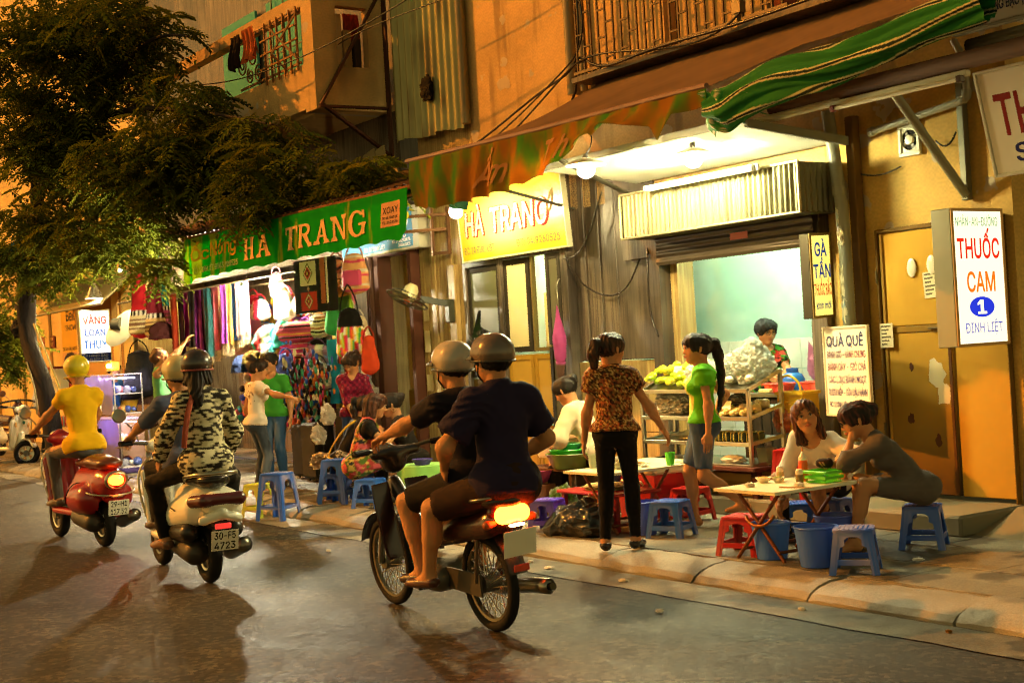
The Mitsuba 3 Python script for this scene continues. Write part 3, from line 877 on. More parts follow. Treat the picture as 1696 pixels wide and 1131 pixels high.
obj('tube', tube([(-7.05, 7.69, 3.215), (-5.95, 7.69, 3.215)], .014, 10), 'm_plastic', 'd9d5b8', t)
for x in (-7.06, -5.94): obj('holder', bx(x - .02, x + .02, 7.67, 7.72, 3.195, 3.24, .004), 'm_plastic', '4a3527' if x > -6 else '6a2b22', t)
t = thing('awning_bracket', 'grey steel bracket with a diagonal tube holding the rusty beam to the wall', 'bracket')
obj('upright', bx(-6.63, -6.57, 8.52, 8.58, 2.50, 3.45, .006), 'm_dull', worn('6f6d58', .25, 5, 1), t)
obj('diagonal', tube([(-6.60, 7.78, 3.29), (-6.60, 8.54, 2.54)], .034, 14), 'm_dull', worn('8d8c74', .2, 5, 2), t, smooth=40)
obj('arm', tube([(-6.60, 7.78, 3.33), (-6.60, 8.55, 3.41)], .03, 12), 'm_dull', worn('8a8970', .2, 5, 3), t, smooth=40)
solo('water_pipe', 'grey plastic water pipe with an elbow running across the yellow wall', 'pipe', tube(curve([(-7.42, 8.50, 3.138), (-7.0, 8.50, 3.18), (-6.58, 8.50, 3.222)], 8).tolist() + [(-6.53, 8.5, 3.235), (-6.51, 8.5, 3.27), (-6.51, 8.5, 3.40), (-6.53, 8.50, 3.55), (-6.60, 8.5, 3.68)], .028, 12), 'm_plastic', worn('97947a', .2, 6, 4), smooth=40)
obj('elbow', tube([(-6.55, 8.5, 3.228), (-6.515, 8.5, 3.25), (-6.51, 8.5, 3.30)], .036, 12), 'm_plastic', '8d8a72', 'water_pipe', smooth=40)
obj('end_cap', tube([(-7.44, 8.50, 3.136), (-7.40, 8.50, 3.14)], .037, 12), 'm_plastic', '8d8a72', 'water_pipe', smooth=40)
t = thing('exhaust_fan', 'small square exhaust fan set in the yellow wall', 'fan')
obj('frame', cat(bx(-7.225, -7.02, 8.565, 8.598, 3.125, 3.155, .004), bx(-7.225, -7.02, 8.565, 8.598, 2.905, 2.935, .004), bx(-7.225, -7.195, 8.565, 8.598, 2.936, 3.124, .004), bx(-7.05, -7.02, 8.565, 8.598, 2.936, 3.124, .004)), 'm_plastic', 'c3bf9f', t)
obj('plate', prism(sbox(-7.195, 2.935, -7.05, 3.125).buffer(0).difference(shapely.Point(-7.1225, 3.03).buffer(.078)), .01), 'm_plastic', 'bbb795', t)
scene['exhaust_fan__plate']['to_world'] = T([[1, 0, 0, 0], [0, 0, -1, 8.585], [0, 1, 0, 0], [0, 0, 0, 1]])
obj('duct', bx(-7.21, -7.035, 8.590, 8.599, 2.94, 3.12), 'm_matte', '191409', t)
obj('hub', lathe([(0, -.012), (.036, -.008), (.04, .0), (.04, .02)], 18), 'm_plastic', 'd9d3b0', t)
scene['exhaust_fan__hub']['to_world'] = T([[1, 0, 0, -7.1225], [0, 0, 1, 8.575], [0, 1, 0, 3.03], [0, 0, 0, 1]])
for i in range(4):
    a = i * PI / 2 + .5
    obj('blade', bar((-7.1225 + .03 * math.cos(a), 8.58, 3.03 + .03 * math.sin(a)), (-7.1225 + .078 * math.cos(a), 8.586, 3.03 + .078 * math.sin(a)), .028, .004, (0, 1, .4)), 'm_plastic', '6f6b55', t)

# ---------------------------------------------------------------- signs
WHITE_L = A([1.0, .93, .66]) * .155


def lightbox(name, label, x0, x1, y0, y1, z0, z1, glow, frame_c, side_c, lean=0.0):
    """a lit box standing out from the wall; its bright face looks along +x"""
    t = thing(name, label, 'lit sign')
    M = frame((x1 + .001, y0, z0), (0, 1, lean), (0, 0, 1), (1, 0, 0))
    sh = lambda m: (lambda v, f: (v + np.stack([v[:, 0] * 0, v[:, 0] * 0, (v[:, 1] - y0) * lean], 1), f))(*arr(m))
    obj('box', sh(bx(x0, x1 - .004, y0, y1, z0, z1, .006)), 'm_dull', worn(side_c, .2, 4, 2), t)
    obj('panel', sh(bx(x1 - .004, x1, y0 + .02, y1 - .02, z0 + .02, z1 - .02)), 'm_plastic', 'e9e6d8', t, emit=(*glow, 1.5))
    for a, b, c, d in ((y0, y0 + .022, z0, z1), (y1 - .022, y1, z0, z1), (y0 + .022, y1 - .022, z0, z0 + .022), (y0 + .022, y1 - .022, z1 - .022, z1)):
        obj('frame', sh(bx(x1 - .004, x1 + .008, a, b, c, d, .002)), 'm_dull', frame_c, t)
    return t, M


def letters(t, M, s, x, y, h, w, col, bold=True, shear=0.0, mat='m_vinyl', d=.0015):
    v, f = letter_on(M, s, x, y, h, w, d, bold, shear)
    if mat == 'm_vinyl': v, f = one_face(v, f, M)
    return obj('lettering', (v, f), mat, col, t, kind='stuff', smooth=False)


def one_face(v, f, M):
    n = np.cross(v[f[:, 1]] - v[f[:, 0]], v[f[:, 2]] - v[f[:, 0]])
    return v, f[(n @ M[:3, 2]) > .8 * np.linalg.norm(n, axis=1)]


t, M = lightbox('medicine_sign', 'white lit box sign with red and blue lettering projecting beside the metal door', -6.44, -6.27, 7.93, 8.50, 1.43, 2.40, WHITE_L, 'b98f55', '8f8d74')
letters(t, M, 'NHÂN-AN-ĐƯỜNG', .045, .845, .062, .46, '2f8a3a', False)
letters(t, M, 'THUỐC', .05, .62, .135, .46, 'e0301c')
letters(t, M, 'CAM', .135, .385, .135, .31, 'e87a20')
pg = affinity.scale(shapely.Point(0, 0).buffer(1, 24), .135, .072)
one = unary_union([sbox(-.018, -.045, .018, .05), sbox(-.05, -.05, .05, -.032), Polygon([(-.018, .05), (-.018, .02), (-.05, .012), (-.05, .028)])])
obj('blue_oval', one_face(*xf(prism(pg.difference(affinity.translate(one, 0, 0)), .0012), M @ frame((.285, .275, 0), (1, 0, 0), (0, 1, 0))), M), 'm_vinyl', '2a3cf0', t)
M1 = M @ frame((0, 0, .0016), (1, 0, 0), (0, 1, 0))
letters(t, M, 'ĐINH LIỆT', .09, .095, .07, .41, '4848d0', False)
solo('sign_bracket', 'steel strap holding the white lit sign to the wall', 'bracket', cat(bar((-6.35, 8.49, 2.2), (-6.35, 8.6, 2.2), .03), bar((-6.35, 8.49, 1.6), (-6.35, 8.6, 1.6), .03)), 'm_dull', '55503c')

t, M = lightbox('chicken_sign', 'yellow lit box sign with blue and red lettering at the kitchen corner', -7.97, -7.86, 8.19, 8.44, 1.70, 2.385, A([1.0, .80, .14]) * .135, '8a7440', '3c3421', lean=.03)
letters(t, M, 'GÀ', .055, .50, .105, .135, '2444f0')
letters(t, M, 'TẦN', .03, .325, .105, .195, '2444f0')
letters(t, M, 'THUỐC BẮC', .03, .185, .09, .195, 'c2341c')
letters(t, M, 'kính mời', .045, .075, .055, .165, '2a40d0')

# hand-lettered board hung from the downpipe
t = thing('snack_menu_board', 'white hanging board listing snacks in dark and red lettering', 'sign')
ux = un([.587, -.13, 0]); M = frame((-7.905, 8.33, .915), ux, (0, 0, 1))
obj('board', xf(bx(0, .605, 0, .715, -.02, 0, .004), M), 'm_plastic', 'e6dcc0', t)
for a, b, c, d in ((0, .022, 0, .715), (.583, .605, 0, .715), (.022, .583, 0, .022), (.022, .583, .693, .715)):
    obj('frame', xf(bx(a, b, c, d, -.015, .008, .003), M), 'm_plastic', 'd3c39c', t)
for s, x, y, h, w, c in (('QUÀ QUÊ', .05, .555, .082, .49, '2a2350'), ('BÁNH GIÒ - BÁNH CHƯNG', .05, .465, .052, .51, '6e3a46'), ('BÁNH DÀY - GIÒ CHẢ', .05, .365, .056, .51, '5c3450'), ('CÁC LOẠI BÁNH NGỌT', .05, .265, .056, .51, '3d2a55'), ('RƯỢU NẾP - SỮA ĐẬU NÀNH', .05, .165, .052, .51, '44305a'), ('ĐC: 1 ĐINH LIỆT   ĐT: 043.9263598', .05, .075, .04, .51, '44304f')):
    letters(t, M @ frame((0, 0, .0005), (1, 0, 0), (0, 1, 0)), s, x, y, h, w, c, True, mat='m_matte')

# big yellow sign on the plank shop
t = thing('big_yellow_sign', 'big yellow shop sign with white red-edged lettering above the dark shutters', 'sign')
M = frame((-13.42, 8.42, 2.625), (1, 0, 0), un((0, -.07, 1)))
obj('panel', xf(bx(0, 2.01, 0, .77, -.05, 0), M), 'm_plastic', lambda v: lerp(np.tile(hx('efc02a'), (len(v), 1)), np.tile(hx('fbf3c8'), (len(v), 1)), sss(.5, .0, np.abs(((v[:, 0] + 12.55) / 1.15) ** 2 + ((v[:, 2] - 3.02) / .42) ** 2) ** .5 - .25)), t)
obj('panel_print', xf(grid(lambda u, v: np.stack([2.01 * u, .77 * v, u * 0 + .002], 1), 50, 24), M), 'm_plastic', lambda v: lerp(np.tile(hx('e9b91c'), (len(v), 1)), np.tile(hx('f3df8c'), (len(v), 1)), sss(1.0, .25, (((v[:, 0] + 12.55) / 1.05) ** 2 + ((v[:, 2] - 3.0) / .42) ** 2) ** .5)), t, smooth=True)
for a, b, c, d in ((-.02, 0, -.02, .79), (2.01, 2.03, -.02, .79), (0, 2.01, -.02, 0), (0, 2.01, .77, .79)):
    obj('frame', xf(bx(a, b, c, d, -.055, .012, .003), M), 'm_plastic', 'cfc8a0', t)
M2 = M @ frame((0, 0, .003), (1, 0, 0), (0, 1, 0))
for s, x, y, h, w in (('HÀ', .11, .27, .26, .38), ('TRANG', .62, .27, .26, 1.08)):
    letters(t, M2, s, x + .018, y - .016, h * 1.03, w * 1.02, 'a02c10', True, .12, 'm_matte')
    letters(t, M2 @ frame((0, 0, .0012), (1, 0, 0), (0, 1, 0)), s, x - .012, y + .004, h * 1.02, w * 1.02, 'c8561e', True, .12, 'm_matte', .0012)
    letters(t, M2 @ frame((0, 0, .0025), (1, 0, 0), (0, 1, 0)), s, x, y, h, w, 'f6f0da', True, .12, 'm_matte', .001)
letters(t, M2, 'ĐC: 1A ĐINH LIỆT', .05, .07, .075, .62, '5d6a52', False, mat='m_matte')
letters(t, M2, 'ĐT: 04.9260525', 1.10, .07, .075, .80, '6f6f4c', False, mat='m_matte')
lf = Polygon([(0, 0), (.10, .06), (.16, .17), (.17, .30), (.10, .24), (.03, .14)])
obj('leaf_emblem', xf(prism(lf.difference(lf.buffer(-.035)), .0015), M2 @ frame((1.70, .33, 0), (1, 0, 0), (0, 1, 0))), 'm_matte', '8d7436', t)
# blue sign over the doorway
t = thing('blue_sign', 'blue sign with white lettering half hidden behind the green banner', 'sign')
M = frame((-16.3, 8.36, 2.875), (1, 0, 0), (0, 0, 1))
obj('box', xf(bx(0, 2.0, 0, .52, -.16, 0, .006), M), 'm_plastic', 'b9b6a0', t)
obj('panel', xf(bx(.0, 1.86, .03, .50, .001, .004), M), 'm_plastic', '2f86b8', t)
M2 = M @ frame((0, 0, .0045), (1, 0, 0), (0, 1, 0))
for s, x, y, h, w in (('DỊCH VỤ', 1.02, .29, .12, .74), ('TIN HỌC', 1.2, .15, .10, .5), ('ĐC: 1A ĐINH LIỆT', .62, .055, .05, .55), ('ĐT: 0904383635', 1.35, .10, .04, .45), ('0904464819', 1.5, .045, .04, .3)):
    letters(t, M2, s, x, y, h, w, 'e9ecea', True, mat='m_matte')
t = thing('tv_bracket', 'rusty steel bracket frame on the planks beside the blue sign', 'bracket')
for a, b in (((-14.3, 8.05, 3.22), (-13.85, 8.5, 3.22)), ((-14.3, 8.05, 3.05), (-13.9, 8.5, 3.05)), ((-13.85, 8.5, 2.75), (-13.85, 8.5, 3.3)), ((-14.05, 8.4, 2.75), (-14.05, 8.4, 3.3)), ((-14.05, 8.4, 2.77), (-13.85, 8.5, 2.77))):
    obj('bar', bar(a, b, .035), 'm_dull', worn('7a5638', .3, 6, 3), t)
# signs at the right edge
t = thing('tilted_white_sign', 'tilted white sign with tall red lettering hung under the rusty beam', 'sign')
M = frame((-5.74, 7.76, 2.555), (1, 0, 0), un((0, -.16, .64)))
obj('board', xf(bx(0, 1.5, 0, .66, -.025, 0, .004), M), 'm_plastic', worn('e6e2d0', .06, 2, 2), t)
for a, b, c, d in ((-.02, 0, -.02, .68), (0, 1.5, -.02, 0), (0, 1.5, .66, .68)): obj('frame', xf(bx(a, b, c, d, -.03, .01, .003), M), 'm_plastic', 'c9c5ac', t)
letters(t, M, 'THUỐC', .085, .245, .26, .80, '8a1e16', True, mat='m_matte')
letters(t, M, 'SỐ 1', .17, .065, .115, .42, '1e2060', True, mat='m_matte')
t = thing('licence_sign', 'grey white sign with small dark address lettering above the rusty beam', 'sign')
M = frame((-5.88, 7.60, 3.505), (1, 0, 0), (0, 0, 1))
obj('board', xf(bx(0, 1.3, 0, .42, -.03, 0, .004), M), 'm_plastic', worn('b5b3a0', .08, 3, 2), t)
obj('edge', xf(bx(-.02, 1.3, -.025, 0, -.035, .012, .003), M), 'm_dull', '85836c', t)
letters(t, M, 'SGP: 000179/HNYT', .05, .20, .07, .62, '1c2548', True, mat='m_matte')
letters(t, M, 'ĐC: 97 HÀNG BẠC (CỬA SAU)', .06, .075, .06, .70, '1c2548', True, mat='m_matte')
solo('striped_pole', 'black and white striped pole lying behind the rusty beam', 'pole', tube([(-6.05, 7.95, 3.475), (-4.9, 7.95, 3.49)], .05, 14), 'm_matte', lambda v: np.where(((v[:, 0] * 7.6) % 1 < .5)[:, None], hx('1f1d16'), hx('b5ae8a')), smooth=40)

# ---------------------------------------------------------------- green banner awning of the souvenir stall
GB = thing('green_banner', 'green cloth banner with cream lettering hanging along the front of the souvenir stall', 'banner')


def ban_y(x, z):
    v = (3.24 - z) / .54
    return 6.58 - (.003 + .009 * v) * np.sin(x * 15 + 3 * np.sin(x * 2.3)) - .02 * v * np.sin(x * 3.1) - .03 * v


def banner(u, v):
    x = -17.26 + 5.86 * u
    top = np.interp(x, [-17.3, -11.3], [3.255, 3.18])
    bot = np.interp(x, [-17.3, -17.15, -16.8, -12.2, -11.5, -11.3], [2.62, 2.66, 2.71, 2.70, 2.69, 2.82]) + .025 * np.abs(np.sin(x * 6.8))
    z = top + (bot - top) * v
    return np.stack([x, ban_y(x, z), z], 1)


obj('cloth', slab_of(grid(banner, 330, 14), .003), 'm_tarp', lambda v: lerp(np.tile(hx('1f9a2a'), (len(v), 1)), np.tile(hx('a8a032'), (len(v), 1)), .75 * sss(.62, .72, fz(v * [5, 1, .9], 1.5, 3, 3) * .5 + .5 + .12 * sss(-15.2, -17, v[:, 0]))), GB, smooth=True)
obj('rail', tube([(-17.4, 6.62, 3.27), (-11.3, 6.62, 3.19)], .022, 8), 'm_matte', worn('6b3f1c', .3, 6, 2), GB)


def serif(ch):
    """slab-serif capitals, one unit high"""
    def st(x0, y0, x1, y1, w): return LineString([(x0, y0), (x1, y1)]).buffer(w / 2, cap_style=2)
    def sl(x, y, w): return sbox(x - w / 2, y - .05, x + w / 2, y + .05)
    def fl(x, y, w, up):
        return Polygon([(x - w / 2, y), (x + w / 2, y), (x + .10, y + up * .16), (x - .10, y + up * .16)])
    if ch == 'H': return unary_union([st(.17, 0, .17, 1, .19), st(.63, 0, .63, 1, .19), st(.17, .52, .63, .52, .10)] + [fl(x, y, .36, 1 if y < .5 else -1) for x in (.17, .63) for y in (0, 1)]), .80
    if ch in 'AÀ':
        g = [st(.16, .03, .42, .98, .11), st(.70, .03, .44, .98, .21), st(.24, .33, .62, .33, .09), fl(.15, 0, .34, 1), fl(.72, 0, .40, 1)]
        if ch == 'À': g.append(Polygon([(.22, 1.32), (.34, 1.34), (.48, 1.10), (.40, 1.08)]))
        return unary_union(g), .88
    if ch == 'T': return unary_union([st(.40, 0, .40, 1, .20), sbox(0, .88, .80, 1), Polygon([(0, 1), (.12, 1), (.07, .68), (.0, .70)]), Polygon([(.80, 1), (.68, 1), (.73, .68), (.80, .70)]), fl(.40, 0, .42, 1)]), .80
    if ch == 'R':
        bowl = affinity.scale(shapely.Point(.36, .74).buffer(1, 20), .36, .26).difference(affinity.scale(shapely.Point(.34, .74).buffer(1, 20), .19, .15))
        return unary_union([st(.17, 0, .17, 1, .19), bowl.intersection(sbox(.17, .4, 1, 1.1)), st(.40, .50, .70, .02, .19), fl(.17, 0, .36, 1), fl(.76, 0, .26, 1), sbox(0, .92, .2, 1)]), .88
    if ch == 'N': return unary_union([st(.14, 0, .14, 1, .11), st(.72, 0, .72, 1, .11), Polygon([(.06, 1), (.26, 1), (.78, 0), (.62, 0)]), fl(.14, 0, .32, 1), fl(.72, 1, .32, -1), fl(.10, 1, .26, -1)]), .88
    if ch == 'G':
        c = affinity.scale(shapely.Point(.46, .5).buffer(1, 24), .45, .52).difference(affinity.scale(shapely.Point(.48, .5).buffer(1, 24), .25, .42))
        return unary_union([c.difference(Polygon([(.5, .5), (1.1, .5), (1.1, .82), (.62, .80)])), sbox(.55, .42, .95, .52), sbox(.70, .06, .86, .5), Polygon([(.74, .98), (.88, 1.0), (.88, .68), (.80, .68)])]), .96


x = -15.30
for ch in 'HÀ TRANG':
    if ch == ' ': x += .42; continue
    pg, w = serif(ch)
    if x > -15 and ch == 'À': x += .02
    s = .258; kx = 1.52
    m = dense(prism(affinity.scale(pg, s * kx, s, origin=(0, 0)), .001), .035)
    obj('letter', wrap_to(ban_y, m, x, 2.82, .014), 'm_cloth', 'c9a66c', GB, smooth=False)
    x += (w + .10) * s * kx
for s, xx, z, h, w, c in (('Ốc', -17.03, 2.95, .15, .62, 'd0941c'), ('Nóng', -16.35, 2.965, .17, .85, 'd0941c'), ('..SỐ 1 ĐINH LIỆT ĐT:043.9260525', -16.97, 2.79, .068, 1.52, 'b9b878')):
    obj('lettering', wrap_to(ban_y, dense(text(s, h, w, .001, True), .035), xx, z, .012), 'm_cloth', c, GB, kind='stuff', smooth=False)
NT = solo('taped_notice', 'small pinkish paper notice taped to the right end of the green banner', 'notice', wrap_to(ban_y, dense(bx(0, .36, 0, .24, 0, .002), .06), -11.90, 2.845, .004), 'm_matte', worn('b5855f', .12, 6, 2))
for s, z, h in (('XOAY', .13, .06), ('ĐC: 45 HÀNG BẠC', .075, .025), ('TEL: 38.260.826', .03, .025)):
    obj('lettering', wrap_to(ban_y, dense(text(s, h, .28, .001, True), .06), -11.86, 2.845 + z, .007), 'm_matte', '3a2a20', NT, kind='stuff', smooth=False)
SR = thing('stall_roof', 'dark corrugated iron roof sloping back behind the green banner', 'roof')


def sroof(u, v):
    x = -24.5 + 13.1 * u
    return np.stack([x, 6.62 + 2.0 * v, 3.30 - .0125 * (x + 17.3) + .62 * v + .014 * np.cos(x * 2 * PI / .15) - .03 * np.sin(PI * v)], 1)


obj('sheet', slab_of(grid(sroof, 620, 6), .004), 'm_dull', lambda v: lerp(worn('4a3420', .35, 2, 4)(v), np.tile(hx('6d4a26'), (len(v), 1)), sss(.4, .7, fz(v, 1.3, 3, 9) * .5 + .5)), SR, smooth=True)
obj('fascia', bx(-17.5, -11.35, 6.66, 6.70, 3.10, 3.22), 'm_matte', worn('3a2a18', .3, 4, 2), SR)
obj('batten', bx(-15.0, -11.4, 8.2, 8.3, 3.7, 3.78), 'm_matte', '4a3a24', SR)

# cables under the awning and over the street front
CB = [([(-11.25, 8.45, 4.05), (-11.1, 8.42, 4.25), (-10.95, 8.35, 4.45), (-10.75, 8.3, 4.36), (-9.9, 8.22, 4.24), (-8.8, 8.2, 4.22), (-7.2, 8.2, 4.24), (-5.2, 8.2, 4.25)], .014),
      ([(-13.5, 8.3, 3.80), (-12.4, 8.35, 4.02), (-11.5, 8.4, 4.28), (-10.98, 8.34, 4.44), (-10.86, 8.3, 4.75), (-10.8, 8.3, 5.4)], .012),
      ([(-13.8, 8.3, 3.78), (-12.2, 8.32, 3.98), (-11.3, 8.38, 4.36), (-10.99, 8.33, 4.46), (-10.9, 8.28, 5.3)], .009),
      ([(-13.2, 8.3, 3.74), (-12.0, 8.32, 3.95), (-11.2, 8.36, 4.33), (-10.9, 8.3, 4.38), (-10.0, 8.24, 4.30), (-8.5, 8.2, 4.30)], .010),
      ([(-18.0, 7.2, 5.45), (-15.2, 7.35, 5.24), (-13.2, 7.5, 5.36), (-11.0, 7.6, 5.62)], .008),
      ([(-15.2, 7.9, 5.45), (-13.0, 8.1, 5.50), (-11.4, 8.2, 5.62), (-10.5, 8.2, 5.9)], .007),
      ([(-11.5, 8.45, 2.52), (-11.3, 8.5, 2.22), (-10.95, 8.52, 2.08), (-10.55, 8.52, 2.2), (-10.25, 8.5, 2.52), (-10.2, 8.46, 2.4), (-10.19, 8.46, 1.8), (-10.1, 8.45, 1.64)], .009),
      ([(-10.9, 8.5, 3.1), (-11.1, 8.48, 2.75), (-11.3, 8.48, 2.55), (-11.55, 8.46, 2.5)], .007),
      ([(-7.6, 8.55, 2.83), (-7.4, 8.56, 2.80), (-7.22, 8.58, 2.84)], .006), ([(-6.68, 8.57, 3.02), (-6.75, 8.55, 2.93), (-6.86, 8.56, 2.98)], .007)]
for i, (p, r) in enumerate(CB):
    solo('cable', ['thick cable bundle running along the foot of the barred window', 'cable climbing past the barred window', 'thin cable beside the climbing cable', 'cable sagging toward the barred window', 'cable strung across the upper wall', 'thin cable crossing the ribbed metal sheets', 'cable looping across the dark planks', 'short cable behind the dark planks', 'thin wire beside the exhaust fan', 'stub of wire under the water pipe'][i], 'cable', tube(curve(p, 40), r, 7), 'm_plastic', '241c14', smooth=True)
t = solo('paper_note', 'pale printed note pasted on the metal door', 'notice', xf(bx(0, .13, 0, .20, 0, .002), frame((-7.05, 8.563, 1.80), un((1, 0, .06)), un((-.06, 0, 1)))), 'm_matte', 'cfc6a0')
for i in range(6):
    obj('print_line', xf(bx(.015, .115 - .02 * (i % 3), .175 - i * .03, .188 - i * .03, .0021, .0028), frame((-7.05, 8.563, 1.80), un((1, 0, .06)), un((-.06, 0, 1)))), 'm_matte', '6a6350', t)
t = solo('paper_note', 'pale printed note pasted on the wall right of the snack board', 'notice', bx(-7.49 + .0, -7.36, 8.536, 8.538, 1.44, 1.63), 'm_matte', 'cbc19a')
labels[t]['label'] = 'pale printed note between the snack board and the metal door'
for i in range(6): obj('print_line', bx(-7.475, -7.38 - .02 * (i % 3), 8.5345, 8.5352, 1.60 - i * .028, 1.613 - i * .028), 'm_matte', '5f5848', t)
# ---------------------------------------------------------------- people
SKIN = 'b07c50'


def ik(a, t, l1, l2, pole):
    a, t = A(a, float), A(t, float)
    d = t - a; L = np.linalg.norm(d)
    if L > .995 * (l1 + l2):
        L = .995 * (l1 + l2); t = a + un(d) * L
    L = max(L, abs(l1 - l2) + .01)
    u = un(t - a); p = A(pole, float); p = un(p - u * (p @ u))
    c = (l1 * l1 + L * L - l2 * l2) / (2 * l1 * L)
    return a + u * l1 * c + p * l1 * math.sqrt(max(0, 1 - c * c)), t


def rotm(yaw=0, pitch=0, roll=0):
    """yaw to the left, pitch up, roll to the right, degrees; x right, y forward, z up"""
    return rot('z', yaw)[:3, :3] @ rot('x', pitch)[:3, :3] @ rot('y', roll)[:3, :3]


def fat(prims, r):
    return [(p[0], p[1], p[2] + r, p[3] + r, *p[4:]) for p in prims]


def apply(prims, R, o, s=1.0):
    return [((R @ (A(p[0]) * s)) + o, (R @ (A(p[1]) * s)) + o, p[2] * s, p[3] * s, *((R @ A(p[4]), p[5]) if len(p) > 4 else ())) for p in prims]


SK_HEAD = [((0, -.035, .030), (0, .022, .036), .077, .072), ((0, .028, .0), (0, .046, -.055), .060, .042), ((0, .054, -.083), (0, .057, -.080), .019, .018),
           ((.042, .0, -.045), (.012, .053, -.081), .025, .017), ((-.042, .0, -.045), (-.012, .053, -.081), .025, .017), ((.034, .046, -.022), (.034, .046, -.02), .031, .03), ((-.034, .046, -.022), (-.034, .046, -.02), .031, .03),
           ((0, .02, .045), (0, .03, .045), .062, .060)]
SK_FINE = [((0, .083, .010), (0, .099, -.020), .007, .0115), ((.011, .09, -.023), (-.011, .09, -.023), .008, .008)]
SK_EAR = [((.078, -.006, -.016), (.081, -.012, .014), .011, .014, (1, 0, 0), 2.0), ((-.078, -.006, -.016), (-.081, -.012, .014), .011, .014, (1, 0, 0), 2.0)]


def head_mesh(R, o, s, neck, h):
    P0 = apply(SK_HEAD, R, o, s); P1 = apply(SK_FINE, R, o, s); P2 = apply(SK_EAR, R, o, s)
    ey = [R @ (A([x, .103, .014]) * s) + o for x in (-.031, .031)]
    nk = [(R @ (A([0, -.022, -.05]) * s) + o, neck, .052 * s, .056 * s)]

    def fn(P):
        d = field(P0, .028 * s)(P)
        d = smin(d, field(nk, .02)(P), .022 * s)
        d = smin(d, field(P1, .008 * s)(P), .012 * s)
        d = smin(d, field(P2, .006)(P), .006 * s)
        for e in ey:
            d = -smin(-d, np.sqrt(((P - e.astype(np.float32)) ** 2).sum(1)) - .017 * s, .010 * s)
        return d
    pts = np.vstack([o[None] - .14 * s, o[None] + .14 * s, neck[None] - .05, neck[None] + .05])
    return nets(fn, pts.min(0), pts.max(0), h)


def hand_mesh(w, d, palm, side, curl=.5, s=1.0, h=.0048, spread=.0, point=False):
    """w wrist, d direction of the hand, palm the way the palm looks; side 1 for the right hand"""
    y = un(d); z = -un(A(palm, float) - y * (A(palm, float) @ y)); x = np.cross(y, z)
    if side > 0: tx = -1
    else: tx = 1
    Rm = np.stack([x, y, z], 1)
    pr = [((-.022, .018, 0), (-.026, .072, 0), .016, .0135, (0, 0, 1), 1.25), ((.022, .018, 0), (.026, .068, 0), .016, .0135, (0, 0, 1), 1.25), ((0, .0, 0), (0, .075, 0), .021, .014, (0, 0, 1), 1.2), ((0, -.045, 0), (0, .01, 0), .027, .024, (0, 0, 1), 1.25)]
    fins = [(tx * .030, .072, .040, curl * .9), (tx * .010, .076, .044, curl), (tx * -.011, .074, .041, curl * 1.08), (tx * -.030, .068, .032, curl * 1.2)]
    fp = []
    for i, (fx, fy, l, c) in enumerate(fins):
        if point: c = .05 if i == 0 else 1.25
        p = A([fx, fy, 0.0]); a = 0.0; r = .0088 if i < 3 else .0076
        for j, k in enumerate((1.0, .66, .5)):
            a += c * (.55, .75, .5)[j]
            q = p + A([math.sin(spread * fx * 20) * l * k, math.cos(a) * l * k, -math.sin(a) * l * k])
            fp.append((p, q, r - j * .0007, r - (j + 1) * .0007)); p = q
    th = [((tx * .022, .018, -.004), (tx * .048, .045, -.012), .014, .011), ((tx * .048, .045, -.012), (tx * (.052 - .02 * curl), .078, -.016 - .02 * curl), .0105, .0085)]
    P0, P1, P2 = [apply(q, Rm, A(w, float), s) for q in (pr, fp, th)]

    def fn(P):
        e = None
        for p in P1:
            q = seg(P, *p)
            e = q if e is None else np.minimum(e, q)
        d_ = smin(field(P0, .010)(P), e, .007)
        return smin(d_, field(P2, .008)(P), .010)
    pts = A([p[0] for q in (P0, P1, P2) for p in q] + [p[1] for q in (P0, P1, P2) for p in q])
    return nets(fn, pts.min(0) - .03, pts.max(0) + .03, h * s)


